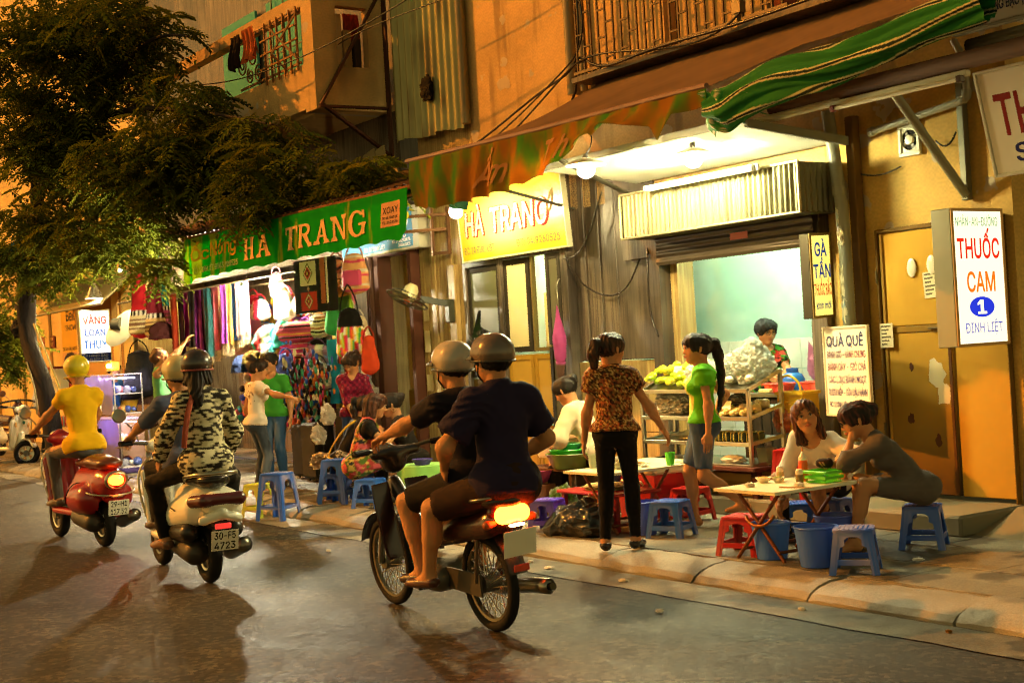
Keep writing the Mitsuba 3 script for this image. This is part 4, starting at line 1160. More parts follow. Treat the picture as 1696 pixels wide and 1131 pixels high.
def person(label, loc, face, S=1.0, hip=.88, lean=(2, 2), side=0.0, twist=0.0, hands=None, elbows=None, palms=None, curl=(.45, .45), point=(False, False), feet=None, knees=None, head=(0, 0, 0), fem=True,
           top=None, bottom=None, dress=None, shoes=None, hair=None, helmet=None, skin=SKIN, girth=1.0, face_on=True, fine=1.0, extras=None, headfwd=0.0, hipfwd=0.0, group=None, z0=None, bare_toes=False):
    """face: heading in degrees of the world; everything else in the person's own frame (x right, y forward, z up from the ground)"""
    K = thing('person', label, 'person', group)
    h_ = math.radians(face)
    Wm = np.eye(4); Wm[:3, 0] = [math.sin(h_), -math.cos(h_), 0]; Wm[:3, 1] = [math.cos(h_), math.sin(h_), 0]; Wm[:3, 3] = loc
    pel = A([0, hipfwd, hip])
    R1 = rotm(twist * .3, -lean[0], side); R2 = rotm(twist, -lean[1], side)
    waist = pel + R1 @ A([0, 0, .17 * S]); chest = waist + R2 @ A([0, 0, .17 * S]); nb = chest + R2 @ A([0, .0, .125 * S])
    fwd1, fwd2 = R1 @ A([0, 1, 0.]), R2 @ A([0, 1, 0.])
    sw = (.130 if fem else .152) * S; hw = (.078 if fem else .074) * S; g = girth * S * .90
    sh = [nb + R2 @ A([sg * sw, -.01, -.045 * S]) for sg in (-1, 1)]
    hp = [pel + R1 @ A([sg * hw, 0, -.02 * S]) for sg in (-1, 1)]
    ua, fa, th, sk = .270 * S, .235 * S, .405 * S, .395 * S
    feet = feet or [(-.09 * S, .0, .075 * S), (.09 * S, .0, .075 * S)]
    knees = knees or [(0, 1, .1), (0, 1, .1)]
    hands = hands or [tuple(sh[0] + [-.09 * S, .05, -.48 * S]), tuple(sh[1] + [.09 * S, .05, -.48 * S])]
    elbows = elbows or [(-.35, -1, 0), (.35, -1, 0)]
    el, wr, kn, an = [0, 0], [0, 0], [0, 0], [0, 0]
    for i in (0, 1):
        el[i], wr[i] = ik(sh[i], hands[i], ua, fa, elbows[i])
        kn[i], an[i] = ik(hp[i], feet[i], th, sk, knees[i])
    # the body, bare
    torso = [(hp[0] + [0, 0, .03 * S], hp[1] + [0, 0, .03 * S], .098 * g, .098 * g, fwd1, 1.0), (pel + R1 @ A([0, 0, .03]), waist, .116 * g, (.108 if fem else .116) * g, fwd1, 1.22), (waist, chest, (.108 if fem else .116) * g, .122 * g, fwd2, 1.3), (chest, nb - R2 @ A([0, 0, .05 * S]), .122 * g, .09 * g, fwd2, 1.35),
             (sh[0], nb - R2 @ A([0, 0, .02 * S]), .052 * g, .058 * g), (sh[1], nb - R2 @ A([0, 0, .02 * S]), .052 * g, .058 * g)]
    if fem: torso += [(chest + R2 @ A([sg * .062 * S, .062 * S, -.02 * S]), chest + R2 @ A([sg * .064 * S, .066 * S, -.025 * S]), .056 * g, .054 * g) for sg in (-1, 1)]
    torso.append((pel + R1 @ A([-.055 * S, -.050 * S, -.015 * S]), pel + R1 @ A([.055 * S, -.050 * S, -.015 * S]), .092 * g, .092 * g))
    arm = lambda i, t0, t1: _limb([sh[i], el[i], wr[i]], [.046 * g, .037 * g if fem else .042 * g, .024 * S], t0, t1)
    leg = lambda i, t0, t1: _limb([hp[i], kn[i], an[i]], [.084 * g, .054 * g, .035 * S], t0, t1, calf=.012 * g)
    limbs = arm(0, 0, 2) + arm(1, 0, 2) + leg(0, 0, 2) + leg(1, 0, 2)
    hc = nb + R2 @ A([0, .018 + headfwd, .0]) + A([0, 0, 0.0]) + (rotm(0, -lean[1] * .55, side * .5) @ A([0, .012, .165 * S]))
    Rh = rotm(*head)
    hs = (S * .2 + .8) * (1.04 if fem else 1.07)
    fp = []
    for i in (0, 1):
        fd = un(A([kn[i][0] - hp[i][0], kn[i][1] - hp[i][1], 0]) * .5 + A([(-.2, .2)[i], .8, 0]))
        heel = an[i] + [0, 0, -.035 * S] - fd * .025; toe = an[i] + fd * .145 * S + [0, 0, -.052 * S]
        fp += [(an[i], heel, .036 * S, .032 * S), (heel, toe, .034 * S, .024 * S, (0, 0, 1), 1.2), (an[i], toe - fd * .05, .034 * S, .026 * S)]
    fn = field(torso + limbs, .035)
    ff = field(fp, .02)
    allp = torso + limbs + fp
    pts = A([p[0] for p in allp] + [p[1] for p in allp])
    if z0 is None: z0 = -1.0
    meshes = [nets(lambda P: smin(fn(P), ff(P), .02), pts.min(0) - .1, pts.max(0) + .1, .015 * fine)]
    meshes.append(head_mesh(Rh, hc, hs, nb + R2 @ A([0, .0, -.01]), .0052 * fine))
    palms = palms or [(.8, .3, -.2), (-.8, .3, -.2)]
    for i in (0, 1):
        meshes.append(hand_mesh(wr[i], un(wr[i] - el[i]) * .85 + un(A(hands[i]) - sh[i]) * .15, palms[i], (-1, 1)[i], curl[i], S * .96, .0055 * fine, point=point[i]))
    W = lambda m: xf(m, Wm)

    def put(name, m, mat, col, smooth=True, parent=K, **k):
        v, f = arr(m)
        c = A(col(v)) if callable(col) else np.tile(C(col), (len(v), 1))
        if smooth is True:
            return obj(name, W((v, f)), mat, lambda _: c, parent, smooth=True, **k)
        return obj(name, W((v, f)), mat, col if not callable(col) else (lambda _: c), parent, smooth=True, **k)

    sc = C(skin)
    hcw = hc
    put('body', cat(*meshes), 'm_skin', lambda v: np.clip(sc * (1 + .10 * fz(v, 9, 2, 5))[:, None] * np.where((np.linalg.norm(v - hcw, axis=1) < .12)[:, None], [1.04, .99, .97], [1, 1, 1]), 0, 1))
    J = dict(K=K, put=put, W=W, Wm=Wm, pel=pel, waist=waist, chest=chest, nb=nb, sh=sh, hp=hp, el=el, wr=wr, kn=kn, an=an, hc=hc, Rh=Rh, hs=hs, R1=R1, R2=R2, fwd2=fwd2, torso=torso, arm=arm, leg=leg, S=S, g=g)
    H = lambda p: Rh @ (A(p, float) * hs) + hc
    if face_on:
        for sg in (-1, 1):
            put('eye', ball(H((sg * .031, .0835, .013)), .0112 * hs, 2), 'm_wet', 'a89a84')
            put('iris', ball(H((sg * .031, .0918, .013)), .0062 * hs, 1), 'm_wet', '120b07')
            put('eyelash', tube([H((sg * .017, .0945, .017)), H((sg * .031, .0985, .0225)), H((sg * .046, .090, .017))], .0024 * hs, 5), 'm_hair', '0d0907')
            put('eyebrow', tube([H((sg * .014, .0985, .036)), H((sg * .030, .0985, .042)), H((sg * .048, .087, .037))], [.002, .0036, .0015], 5, flat=(Rh @ A([0, 1., 0]), .6)), 'm_hair', '15100c')
        put('lips', cat(tube([H((-.022, .086, -.050)), H((-.008, .0965, -.0465)), H((0, .0975, -.0480)), H((.008, .0965, -.0465)), H((.022, .086, -.050))], [.002, .0052, .0046, .0052, .002], 8), tube([H((-.020, .086, -.0515)), H((0, .0965, -.0560)), H((.020, .086, -.0515))], [.002, .0066, .002], 8)), 'm_skin', sc * [.86, .50, .50])
    # clothes
    def cloth(name, groups, col, cut=(), r=.012, h=.0138, wr_=.008, k=.03, mat='m_cloth', ws=7.0, parent=K, label=None):
        """groups: (prims, cuts) each; a cut of a sleeve or a leg touches that limb's cloth alone"""
        gs = [(field(fat(p, r), k), c) for p, c in groups]
        pts = A([q[0] for p, c in groups for q in p] + [q[1] for p, c in groups for q in p])

        def fnc(P):
            w = (wr_ * (1.3 * fz(P * A([1, 1, .55]), ws, 3, len(name)) + .6 * np.sin(P[:, 2] * 70 + 12 * nz(P, 5.0, 3)) * np.clip(nz(P, 4.0, 9), 0, 1))).astype(np.float32) if wr_ else 0
            d = None
            for f_, cs in gs:
                e = f_(P)
                for c in cs: e = np.maximum(e, c(P))
                d = e if d is None else smin(d, e, k)
            d = d + w
            for c in cut: d = np.maximum(d, c(P))
            return d
        return put(name, nets(fnc, pts.min(0) - .16, pts.max(0) + .16, h * fine), mat, col, parent=parent, label=label)

    def end(i, t, bone):
        a_, b_, c_ = bone[0][i], bone[1][i], bone[2][i]
        e, dv = (a_ + (b_ - a_) * t, un(b_ - a_)) if t <= 1 else (b_ + (c_ - b_) * (t - 1), un(c_ - b_))
        return lambda P: ((P - e) @ dv - .004 * nz(P, 40.0, i)).astype(np.float32)
    LEG, ARM = (hp, kn, an), (sh, el, wr)

    def part(bone, i, t, J3, r=0.0):
        """cloth round one limb up to t, cut there and nowhere else"""
        if t >= 2: return [(fat(bone(i, 0, 2), r), ())]
        if t <= 1: return [(fat(bone(i, 0, min(1, t + .1)), r), (end(i, t, J3),))]
        return [(fat(bone(i, 0, 1), r), ()), (fat(bone(i, 1, min(2, t + .12)), r), (end(i, t, J3),))]

    above = lambda o, n: (lambda P: ((A(o) - P) @ un(n)).astype(np.float32))          # keeps what lies on n's side of o
    outside = lambda o, r: (lambda P: (r - np.linalg.norm(P - A(o), axis=1)).astype(np.float32))
    if bottom:
        b = dict(len=2.0, loose=.012, waist=.10, wrinkle=.006, mat='m_cloth') | bottom
        hips = list(torso[:2]) + list(torso[-1:])
        t = b['len']
        if b.get('skirt'):
            m0, m1 = (hp[0] + hp[1]) / 2, (hp[0] + hp[1]) / 2 * (1 - t) + (kn[0] + kn[1]) / 2 * t
            grp = [(hips, ())] + [q for i in (0, 1) for q in part(leg, i, t, LEG)] + [([(m0, m1, .09 * g, .075 * g)], ())]
            kk = .07
        else:
            grp = [(hips, ())] + [q for i in (0, 1) for q in part(leg, i, t, LEG)]; kk = .025
        cuts = [lambda P: ((P - (pel + R1 @ A([0, 0, b['waist'] * S]))) @ (R1 @ A([0, 0, 1.]))).astype(np.float32)]
        J['bottom'] = cloth(b.get('name', 'trousers'), grp, b['col'], cuts, b['loose'], wr_=b['wrinkle'], k=kk, mat=b['mat'], label=b.get('label'))
    for t in ([top] if isinstance(top, dict) else (top or [])):
        t = dict(sleeve=.6, hem=.0, loose=.016, neck=.072, wrinkle=.011, mat='m_cloth', neckpt=(0, .035, .035), wide=.006) | t
        core = list(torso) if t['hem'] < .12 else torso[2:-1]
        up = R1 @ A([0, 0, 1.])
        cc = [above(pel + up * t['hem'] * S, up)]
        if t['sleeve'] <= 0: cc += [outside(sh[i] + R2 @ A([(-1, 1)[i] * .035, 0, -.01]), .062 * S) for i in (0, 1)]
        grp = [(core, cc)]
        if t['sleeve'] > 0: grp += [q for i in (0, 1) for q in part(arm, i, t['sleeve'], ARM, t['wide'])]
        J['top'] = cloth(t.get('name', 'shirt'), grp, t['col'], [outside(nb + R2 @ (A(t['neckpt']) * S), t['neck'])], t['loose'], wr_=t['wrinkle'], mat=t['mat'], label=t.get('label'))
    if dress:
        d_ = dict(len=.8, sleeve=1.0, loose=.014, neck=.075, wrinkle=.010) | dress
        t = d_['len']
        m0, m1 = (hp[0] + hp[1]) / 2, (hp[0] + hp[1]) / 2 * (1 - t) + (kn[0] + kn[1]) / 2 * t
        cc = []
        if d_['sleeve'] <= 0: cc = [outside(sh[i] + R2 @ A([(-1, 1)[i] * .02, 0, -.03]), d_.get('hole', .075) * S) for i in (0, 1)]
        grp = [(list(torso), cc), ([(m0, m1, .085 * g, .06 * g)], ())] + [q for i in (0, 1) for q in part(leg, i, t, LEG)]
        if d_['sleeve'] > 0: grp += [q for i in (0, 1) for q in part(arm, i, d_['sleeve'], ARM, .006)]
        J['dress'] = cloth('dress', grp, d_['col'], [outside(nb + R2 @ A([0, .03, .04 * S]), d_['neck'])], d_['loose'], wr_=d_['wrinkle'], k=.045)
    if shoes:
        for i in (0, 1):
            f3 = fp[i * 3:i * 3 + 3]
            top_z = shoes.get('high', .0)
            put(shoes.get('name', 'shoe'), blob(fat(f3[1:2] if shoes.get('sandal') else f3, shoes.get('r', .008)), .009, .02, lambda P, d, i=i: np.maximum(np.maximum(d, P[:, 2] - (an[i][2] - .012 + top_z)), -(P[:, 2] - (an[i][2] - .078))).astype(np.float32)), 'm_plastic', shoes['col'])
    if hair:
        put('hair', hair_mesh(J, hair, fine), 'm_hair', lambda v: lerp(np.tile(C(hair['col']), (len(v), 1)), np.tile(C(hair.get('hi', hair['col'])) * 1.0, (len(v), 1)), sss(.35, .75, fz((v - hc) @ Rh * A([70, 70, 7]), 1.0, 2, 4) * .5 + .5)))
    if helmet:
        Hh = apply([((0, -.03, .045), (0, .015, .050), .108, .103)], Rh, hc, hs)
        zc = helmet.get('z', .0)

        def hx_(P, d):
            q = (P - hc) @ Rh
            return np.maximum(d, (zc + .25 * (q[:, 1] - 0.0) * helmet.get('tilt', .2) - q[:, 2])).astype(np.float32)
        hk = put('helmet', blob(Hh, .008, .02, hx_), 'm_paint', helmet['col'])
        rim = [H((.118 * math.cos(a) * .93, -.008 + .128 * math.sin(a), zc + .004 + .05 * helmet.get('tilt', .2) * math.sin(a))) for a in np.arange(28) * 2 * PI / 28]
        put('rim', tube(rim, .0065, 7, True), 'm_plastic', helmet.get('rim', '15120f'), parent=hk)
        if helmet.get('peak', True):
            pk = grid(lambda u, v: A([H((.105 * math.cos(PI * (a)), .02 + (.095 + .06 * b) * math.sin(PI * a) + .01, .035 - .018 * b + .012 * math.sin(PI * a))) for a, b in zip(u, v)]), 16, 5)
            put('peak', slab_of(pk, .004), 'm_plastic', helmet.get('peakcol', '191512'), parent=hk)
        put('strap', cat(*[tube([H((sg * .088, .0, zc)), H((sg * .075, .03, -.06)), H((sg * .02, .055, -.108))], .005, 6, flat=(Rh @ A([0, 1., 0]), .5)) for sg in (-1, 1)]), 'm_cloth', '14110e', parent=hk)
    if extras: extras(J)
    return J


def _limb(p, r, t0, t1, calf=0.0):
    """tapered pieces of a two-bone limb between t0 and t1 (0 root, 1 joint, 2 end)"""
    out = []
    p = [A(x, float) for x in p]
    at = lambda t: p[0] + (p[1] - p[0]) * t if t <= 1 else p[1] + (p[2] - p[1]) * (t - 1)
    rd = lambda t: r[0] + (r[1] - r[0]) * t if t <= 1 else r[1] + (r[2] - r[1]) * (t - 1)
    for a, b in ((0, 1), (1, 2)):
        x, y = max(a, t0), min(b, t1)
        if y > x: out.append((at(x), at(y), rd(x), rd(y)))
    if calf and t1 > 1.4:
        k = un(np.cross(p[2] - p[1], np.cross(p[1] - p[0], p[2] - p[1]) + 1e-6))
        bk = un((p[0] + p[2]) / 2 - p[1]) if np.linalg.norm((p[0] + p[2]) / 2 - p[1]) > .01 else A([0, -1., 0])
        out.append((at(1.12) + bk * .012, at(1.42) + bk * .018, r[1] * .92, r[1] * .93))
    elif calf == 0 and t1 > 1.5:
        out.append((at(1.05), at(1.35), r[1] * .98, r[1] * .93))
    return out


def hair_mesh(J, hr, fine):
    Rh, hc, hs = J['Rh'], J['hc'], J['hs']
    off = hr.get('vol', .013)
    cap = [((0, -.036, .032), (0, .018, .040), .077 + off, .073 + off)]
    st = hr['style']
    add = []
    if st in ('bob', 'long', 'loose'):
        L = hr.get('len', .11)
        for sg in (-1, 1):
            add += [((sg * .066, -.015, .02), (sg * .078, -.005 + hr.get('fwd', 0), -L), .030, .026), ((sg * .045, -.06, .02), (sg * .05, -.062, -L), .045, .034)]
        add.append(((0, -.075, .02), (0, -.078, -L), .05, .04))
    if st == 'long':
        add += [((0, -.09, -.02), (0, -.12, -.20), .055, .055, (0, 1, 0), 1.6), ((0, -.12, -.20), (.0, -.13, -.38), .055, .035, (0, 1, 0), 1.6)]
    if st == 'pony':
        p = [A([0, -.095, .055]), A([0, -.145, .04])] + [A(q) for q in hr.get('tail', [(0, -.165, -.05), (0, -.15, -.16)])]
        r = [.026, .036, .038, .030, .022, .014, .01]
        add += [(a, b, r[i], r[i + 1]) for i, (a, b) in enumerate(zip(p, p[1:]))]
    if st == 'bun':
        add += [(hr.get('at', (0, -.115, .045)), tuple(A(hr.get('at', (0, -.115, .045))) + [0, -.012, .012]), .040, .036), ((0, -.07, .03), (0, -.1, .04), .05, .04)]
    if hr.get('bangs'):
        b = hr['bangs']
        add += [((-.052, .058, .078), (.052, .058, .078), .026, .026), ((-.045, .082, .055), (.045, .082, .055), .013 * b, .013 * b), ((-.066, .048, .05), (-.070, .04, .0), .016, .013), ((.066, .048, .05), (.070, .04, .0), .016, .013)]
    fm = A(hr.get('face', (.066, .085, .082)))
    fc = A(hr.get('fc', (0, .098, -.030)))
    P0, P1 = apply(cap, Rh, hc, hs), apply(add, Rh, hc, hs)
    low = hr.get('low', -.085)

    def fn(P):
        q = ((P - hc) @ Rh / hs).astype(np.float32)
        d = field(P0, .03)(P)
        e = np.sqrt((((q - fc.astype(np.float32)) / fm.astype(np.float32)) ** 2).sum(1)) - 1
        d = np.maximum(d, -e * .07)
        d = np.maximum(d, (low + .9 * np.clip(q[:, 1] + .02, 0, .1) - q[:, 2]) * .8)
        if P1: d = smin(d, field(P1, .022)(P), .018)
        if st in ('bob', 'long', 'loose'): d = np.maximum(d, -(np.sqrt((((q - A([0, .095, -.045], np.float32)) / A([.060, .085, .105], np.float32)) ** 2).sum(1)) - 1) * .07)
        return (d + .0032 * np.sin(q[:, 0] * 210 + 9 * nz(q, 9.0, 2)) + .003 * nz(q * A([60, 60, 8], np.float32), 1.0, 4)).astype(np.float32)
    allp = P0 + P1
    pts = A([p[0] for p in allp] + [p[1] for p in allp])
    return nets(fn, pts.min(0) - .11, pts.max(0) + .11, .0062 * fine)
# ---------------------------------------------------------------- stools, tables, buckets
def stool(label, x, y, z, rot_, h, col, tw=.23, bw=.30, group='plastic stools on the pavement', wear=.12):
    t = thing('plastic_stool', label, 'stool', group)
    a = math.radians(rot_); c, s = math.cos(a), math.sin(a)
    M = A([[c, -s, 0, x], [s, c, 0, y], [0, 0, 1, z], [0, 0, 0, 1]])
    cf = worn(col, .14, 7, int(abs(x * 100)) % 17)
    if wear:
        base = cf
        cf = lambda v: lerp(base(v), np.tile(hx('d9c6b4'), (len(v), 1)), wear * sss(.5, .62, fz(v, 9, 3, 2) * .5 + .5))
    sq = lambda w, r: sbox(-w / 2 + r, -w / 2 + r, w / 2 - r, w / 2 - r).buffer(r, 6)
    w = lambda k: (bw + (tw - bw) * k) / 2
    seat = cat(mv(prism(sq(tw + .012, .03), .014), z=h - .016), mv(prism(sq(tw - .01, .026), .005), z=h - .003), *[mv(prism(shapely.Point(0, 0).buffer(.006, 4), .002), i * .028, j * .028, h + .002) for i in range(-3, 4) for j in range(-3, 4)])
    obj('seat', xf(seat, M), 'm_plastic', cf, t)
    W1 = .052 if h < .35 else .058
    for sx in (-1, 1):
        for sy in (-1, 1):
            m = []
            for ax in (0, 1):
                p = []
                for k, wd in ((0.0, W1 * .82), (1.0, W1)):
                    q = w(k)
                    for o, tt in ((0, 0), (0, .007), (wd, 0), (wd, .007)):
                        u, v_ = sx * (q - o), sy * (q - tt)
                        if ax: u, v_ = sx * (q - tt), sy * (q - o)
                        p.append((u, v_, k * (h - .014)))
                m.append(hull(p))
            rb = hull([(sx * (w(k) - o), sy * (w(k) - o2), k * (h - .02)) for k in (0, 1) for o, o2 in ((.018, -.003), (.03, -.003), (.018, .004), (.03, .004))])
            obj('leg', xf(cat(*m, rb), M), 'm_plastic', cf, t)
    for r in range(4):
        R = rot('z', 90 * r)
        q1, q0 = w(1), w(.62)
        L = q1 - W1 + .004
        top = Polygon([(-L, 0), (L, 0), (L + .012, -.34 * h), (L - .016, -.30 * h), (L * .78, -.17 * h), (L * .45, -.115 * h), (0, -.105 * h), (-L * .45, -.115 * h), (-L * .78, -.17 * h), (-L + .016, -.30 * h), (-L - .012, -.34 * h)])
        sl = (w(0) - w(1)) / h
        F = frame((0, -q1 + .0035, h - .015), (1, 0, 0), un((0, sl, 1)))
        obj('apron', xf(xf(xf(mv(prism(top, .006), 0, 0, -.003), F), R), M), 'm_plastic', cf, t)
        k = .27
        q = w(k)
        obj('rail', xf(xf(bx(-q + W1 * .8, q - W1 * .8, -q + .001, -q + .010, k * h - .016, k * h + .020, .003), R), M), 'm_plastic', cf, t)
    return t


BLU = '1c50b4'
stool('worn blue stool in front of the folding table, nearest the kerb', -5.93, 6.42, .122, 38, .27, BLU, wear=.35)
stool('blue stool under the woman in the grey dress', -6.22, 7.40, .122, 33, .28, '1f4fa8')
stool('blue stool under the crouching woman in the beige blouse', -7.06, 7.42, .122, 20, .27, '173f90')
stool('blue stool half hidden behind the two blue buckets', -7.25, 7.28, .122, 52, .25, '1f5cc4')
stool('blue stool beside the legs of the woman in black leggings', -8.08, 6.78, .122, 24, .27, '1b55b0')
stool('red stool at the end of the folding table', -7.0, 6.52, .122, 20, .26, 'a5161a', tw=.24, bw=.31)
stool('red stool behind the walking girl beside the ice box', -8.62, 7.45, .122, 15, .27, 'a81a16')
stool('red stool under the food stand by the yellow basket', -8.05, 8.05, .27, 25, .40, 'b01c1a')
stool('purple stool beside the tail lamp of the motorbike', -9.22, 6.45, .122, 28, .25, '4a34b8', tw=.21, bw=.26)
stool('tall blue stool with a worn leg standing in the gutter', -13.12, 5.84, .012, 30, .47, '2f62c4', tw=.25, bw=.34, wear=.45)
stool('second tall blue stool standing just behind the first', -12.95, 6.45, .122, 32, .45, '2c66c8', tw=.25, bw=.33)
stool('pale yellow green stool standing in the gutter', -13.55, 5.82, .012, 22, .34, 'c2cc44', tw=.22, bw=.28)
stool('blue stool under the woman in black jacket, at the kerb end', -13.15, 6.50, .122, 40, .29, '3a5fb0')
stool('blue stool under the woman in black jacket', -12.92, 6.72, .122, 22, .29, '3560b8')
stool('blue stool under the woman in the flowered apron dress', -12.22, 6.43, .122, 34, .28, '3468c6')


def folding_table(label, x0, x1, y0, y1, z, zg, toplab):
    t = thing('folding_table', label, 'table', 'folding tables of the food stall')
    obj('top', bx(x0, x1, y0, y1, z - .018, z, .004), 'm_plastic', worn('cfc69a', .10, 3, 4), t)
    obj('edge', cat(bx(x0 - .004, x1 + .004, y0 - .004, y0, z - .021, z - .001), bx(x0 - .004, x1 + .004, y1, y1 + .004, z - .021, z - .001), bx(x0 - .004, x0, y0, y1, z - .021, z - .001), bx(x1, x1 + .004, y0, y1, z - .021, z - .001)), 'm_plastic', 'd8d2b0', t)
    cx, a = (x0 + x1) / 2, .15
    for yy in (y0 + .12, y1 - .12):
        for s in (-1, 1):
            obj('leg', tube([(cx + s * (x1 - x0) * .36, yy + s * .012, zg + .012), (cx - s * (x1 - x0) * .36, yy + s * .012, z - .03)], .0125, 10), 'm_dull', worn('7a4322', .3, 9, 3), t, smooth=True)
    for s in (-1, 1):
        obj('crossbar', tube([(cx + s * (x1 - x0) * .30, y0 + .12, zg + .07), (cx + s * (x1 - x0) * .30, y1 - .12, zg + .07)], .010, 8), 'm_dull', worn('6d3c20', .3, 9, 4), t, smooth=True)
    obj('brace', tube(curve([(cx - .13, y0 + .13, z - .19), (cx - .05, y0 + .10, z - .235), (cx + .06, y0 + .10, z - .235), (cx + .13, y0 + .13, z - .17)], 14), .011, 8), 'm_dull', worn('8a5228', .3, 9, 5), t, smooth=True)
    return t


folding_table('cream folding table on brown crossed legs with sauce bottles on it', -6.95, -6.39, 6.22, 7.0, .60, .122, '')
folding_table('cream folding table beside the woman in the flowered blouse', -8.93, -8.37, 6.42, 7.22, .615, .122, '')


def bucket(label, x, y, z, r, h, col, group='plastic buckets under the tables'):
    t = thing('bucket', label, 'bucket', group)
    obj('body', lathe([(0, .004), (r * .76, .004), (r * .78, .02), (r, h), (r * .965, h), (r * .75, .024), (0, .02)], 30, (x, y, z)), 'm_plastic', worn(col, .1, 7, 3), t, smooth=40)
    obj('rim', torus((x, y, z + h), r, .008, 'z', 30, 8), 'm_plastic', worn(col, .08, 7, 3), t, smooth=True)
    obj('handle', tube([(x + (r + .004) * math.cos(a) * 1.0, y + (r + .004) * math.sin(a), z + h - .012 - .09 * math.sin(b)) for a, b in zip(np.linspace(.6, .6 + PI, 14), np.linspace(0, PI, 14))], .003, 5), 'm_metal', '8f8f88', t, smooth=True)


bucket('blue bucket beside the red stool under the table', -6.70, 6.47, .122, .128, .235, '3f6fd0')
bucket('blue bucket beside the worn blue stool under the table', -6.25, 6.42, .122, .135, .25, '3a63c8')
bucket('violet blue bucket behind the other two', -6.58, 6.95, .122, .14, .24, '4a5ec0')
bucket('lilac blue bucket behind the woman in black leggings', -8.33, 6.72, .122, .12, .25, '5468cc')
t = thing('ice_box', 'red picnic ice box with a cream lid behind the second table', 'cool box')
obj('body', hull([(x, y, z) for x, y, z in ((-9.28, 7.25, .122), (-8.83, 7.25, .122), (-9.28, 7.6, .122), (-8.83, 7.6, .122), (-9.31, 7.23, .50), (-8.80, 7.23, .50), (-9.31, 7.62, .50), (-8.80, 7.62, .50))]), 'm_plastic', worn('a3161a', .12, 4, 2), t)
obj('lid', bx(-9.33, -8.78, 7.21, 7.64, .503, .60, .02), 'm_plastic', 'd8cda0', t)
obj('handle', tube([(-9.2, 7.205, .42), (-9.18, 7.19, .45), (-8.93, 7.19, .45), (-8.91, 7.205, .42)], .010, 8), 'm_plastic', 'd0c498', t)


def crumple(c, r, seed, sub=4, amt=.28, squash=(1, 1, 1), s=3.0):
    v, f = ball((0, 0, 0), 1, sub)
    d = 1 + amt * fz(v, s, 3, seed) - amt * .8 * np.abs(fz(v, s * 2.4, 3, seed + 7))
    v = v * d[:, None] * A(r) * A(squash)
    v[:, 2] = np.maximum(v[:, 2], -A(r).max() * .62) if np.ndim(r) == 0 else np.maximum(v[:, 2], -r[2] * .75)
    return v + A(c), f


# things on the tables
t = thing('sauce_bottle', 'orange chilli sauce squeeze bottle with a white nozzle on the front table', 'bottle')
obj('bottle', lathe([(0, 0), (.030, 0), (.032, .02), (.030, .08), (.031, .12), (.026, .14), (0, .142)], 20, (-6.70, 6.80, .601)), 'm_plastic', 'd4561a', t, smooth=40)
obj('nozzle', lathe([(.027, .14), (.027, .16), (.016, .175), (.006, .20), (0, .202)], 18, (-6.70, 6.80, .601)), 'm_plastic', 'e4d8c0', t, smooth=40)
obj('tip', lathe([(.0065, .20), (.004, .222), (0, .224)], 10, (-6.70, 6.80, .601)), 'm_plastic', 'd8761f', t, smooth=True)
for lb, x, y, c1, c2 in (('small round bottle with a white lid left of the sauce bottle', -6.86, 6.74, 'b9a06a', 'e0d6be'), ('small brown bottle with a white lid in front of the sauce bottle', -6.60, 6.66, '6d5a24', 'd6ccae')):
    t = thing('seasoning_jar', lb, 'jar')
    obj('jar', lathe([(0, 0), (.024, 0), (.026, .02), (.026, .055), (.022, .066)], 18, (x, y, .601)), 'm_plastic', c1, t, smooth=40)
    obj('lid', lathe([(.024, .062), (.025, .085), (.016, .098), (0, .10)], 18, (x, y, .601)), 'm_plastic', c2, t, smooth=40)
t = thing('green_basket', 'bright green plastic basket on the front table', 'basket')


def basket_mesh(x0, x1, y0, y1, z0, z1, tp=.012, bars=9):
    out = [bx(x0 + tp, x1 - tp, y0 + tp, y1 - tp, z0, z0 + .006)]
    for (xa, ya), (xb, yb) in (((x0, y0), (x1, y0)), ((x1, y0), (x1, y1)), ((x1, y1), (x0, y1)), ((x0, y1), (x0, y0))):
        for i in range(bars + 1):
            k = i / bars
            px, py = xa + (xb - xa) * k, ya + (yb - ya) * k
            cx, cy = (x0 + x1) / 2, (y0 + y1) / 2
            q = 1 - 2 * tp / (x1 - x0)
            out.append(bar((cx + (px - cx) * q, cy + (py - cy) * q, z0 + .003), (px, py, z1), .0075, .003))
    return out


obj('bars', cat(*basket_mesh(-6.62, -6.43, 6.72, 6.90, .602, .672)), 'm_plastic', '58c41c', t, kind='stuff')
obj('rim', cat(bx(-6.63, -6.42, 6.71, 6.725, .664, .682, .003), bx(-6.63, -6.42, 6.895, 6.91, .664, .682, .003), bx(-6.63, -6.615, 6.725, 6.895, .664, .682, .003), bx(-6.435, -6.42, 6.725, 6.895, .664, .682, .003)), 'm_plastic', '63cc24', t)
obj('band', cat(bx(-6.618, -6.432, 6.722, 6.728, .628, .645), bx(-6.618, -6.432, 6.893, 6.899, .628, .645), bx(-6.436, -6.43, 6.728, 6.893, .628, .645), bx(-6.62, -6.614, 6.728, 6.893, .628, .645)), 'm_plastic', '55be1a', t)
for i, (x, y, z, r, c) in enumerate(((-6.88, 6.60, .601, .055, 'e2d6bc'), (-6.80, 6.66, .601, .045, 'd9cdb0'))):
    t = thing('small_bowl', ['white bowl of chopped garnish at the left of the front table', 'smaller white bowl beside the garnish bowl'][i], 'bowl')
    obj('bowl', lathe([(0, 0), (r * .5, 0), (r * .55, .006), (r, .036), (r * .94, .036), (r * .5, .01), (0, .008)], 22, (x, y, z)), 'm_plastic', c, t, smooth=40)
    obj('garnish', crumple((x, y, z + .028), (r * .8, r * .8, .014), 3 + i, 2), 'm_matte', ['c98a2a', '8d9a3a'][i], t, smooth=True)
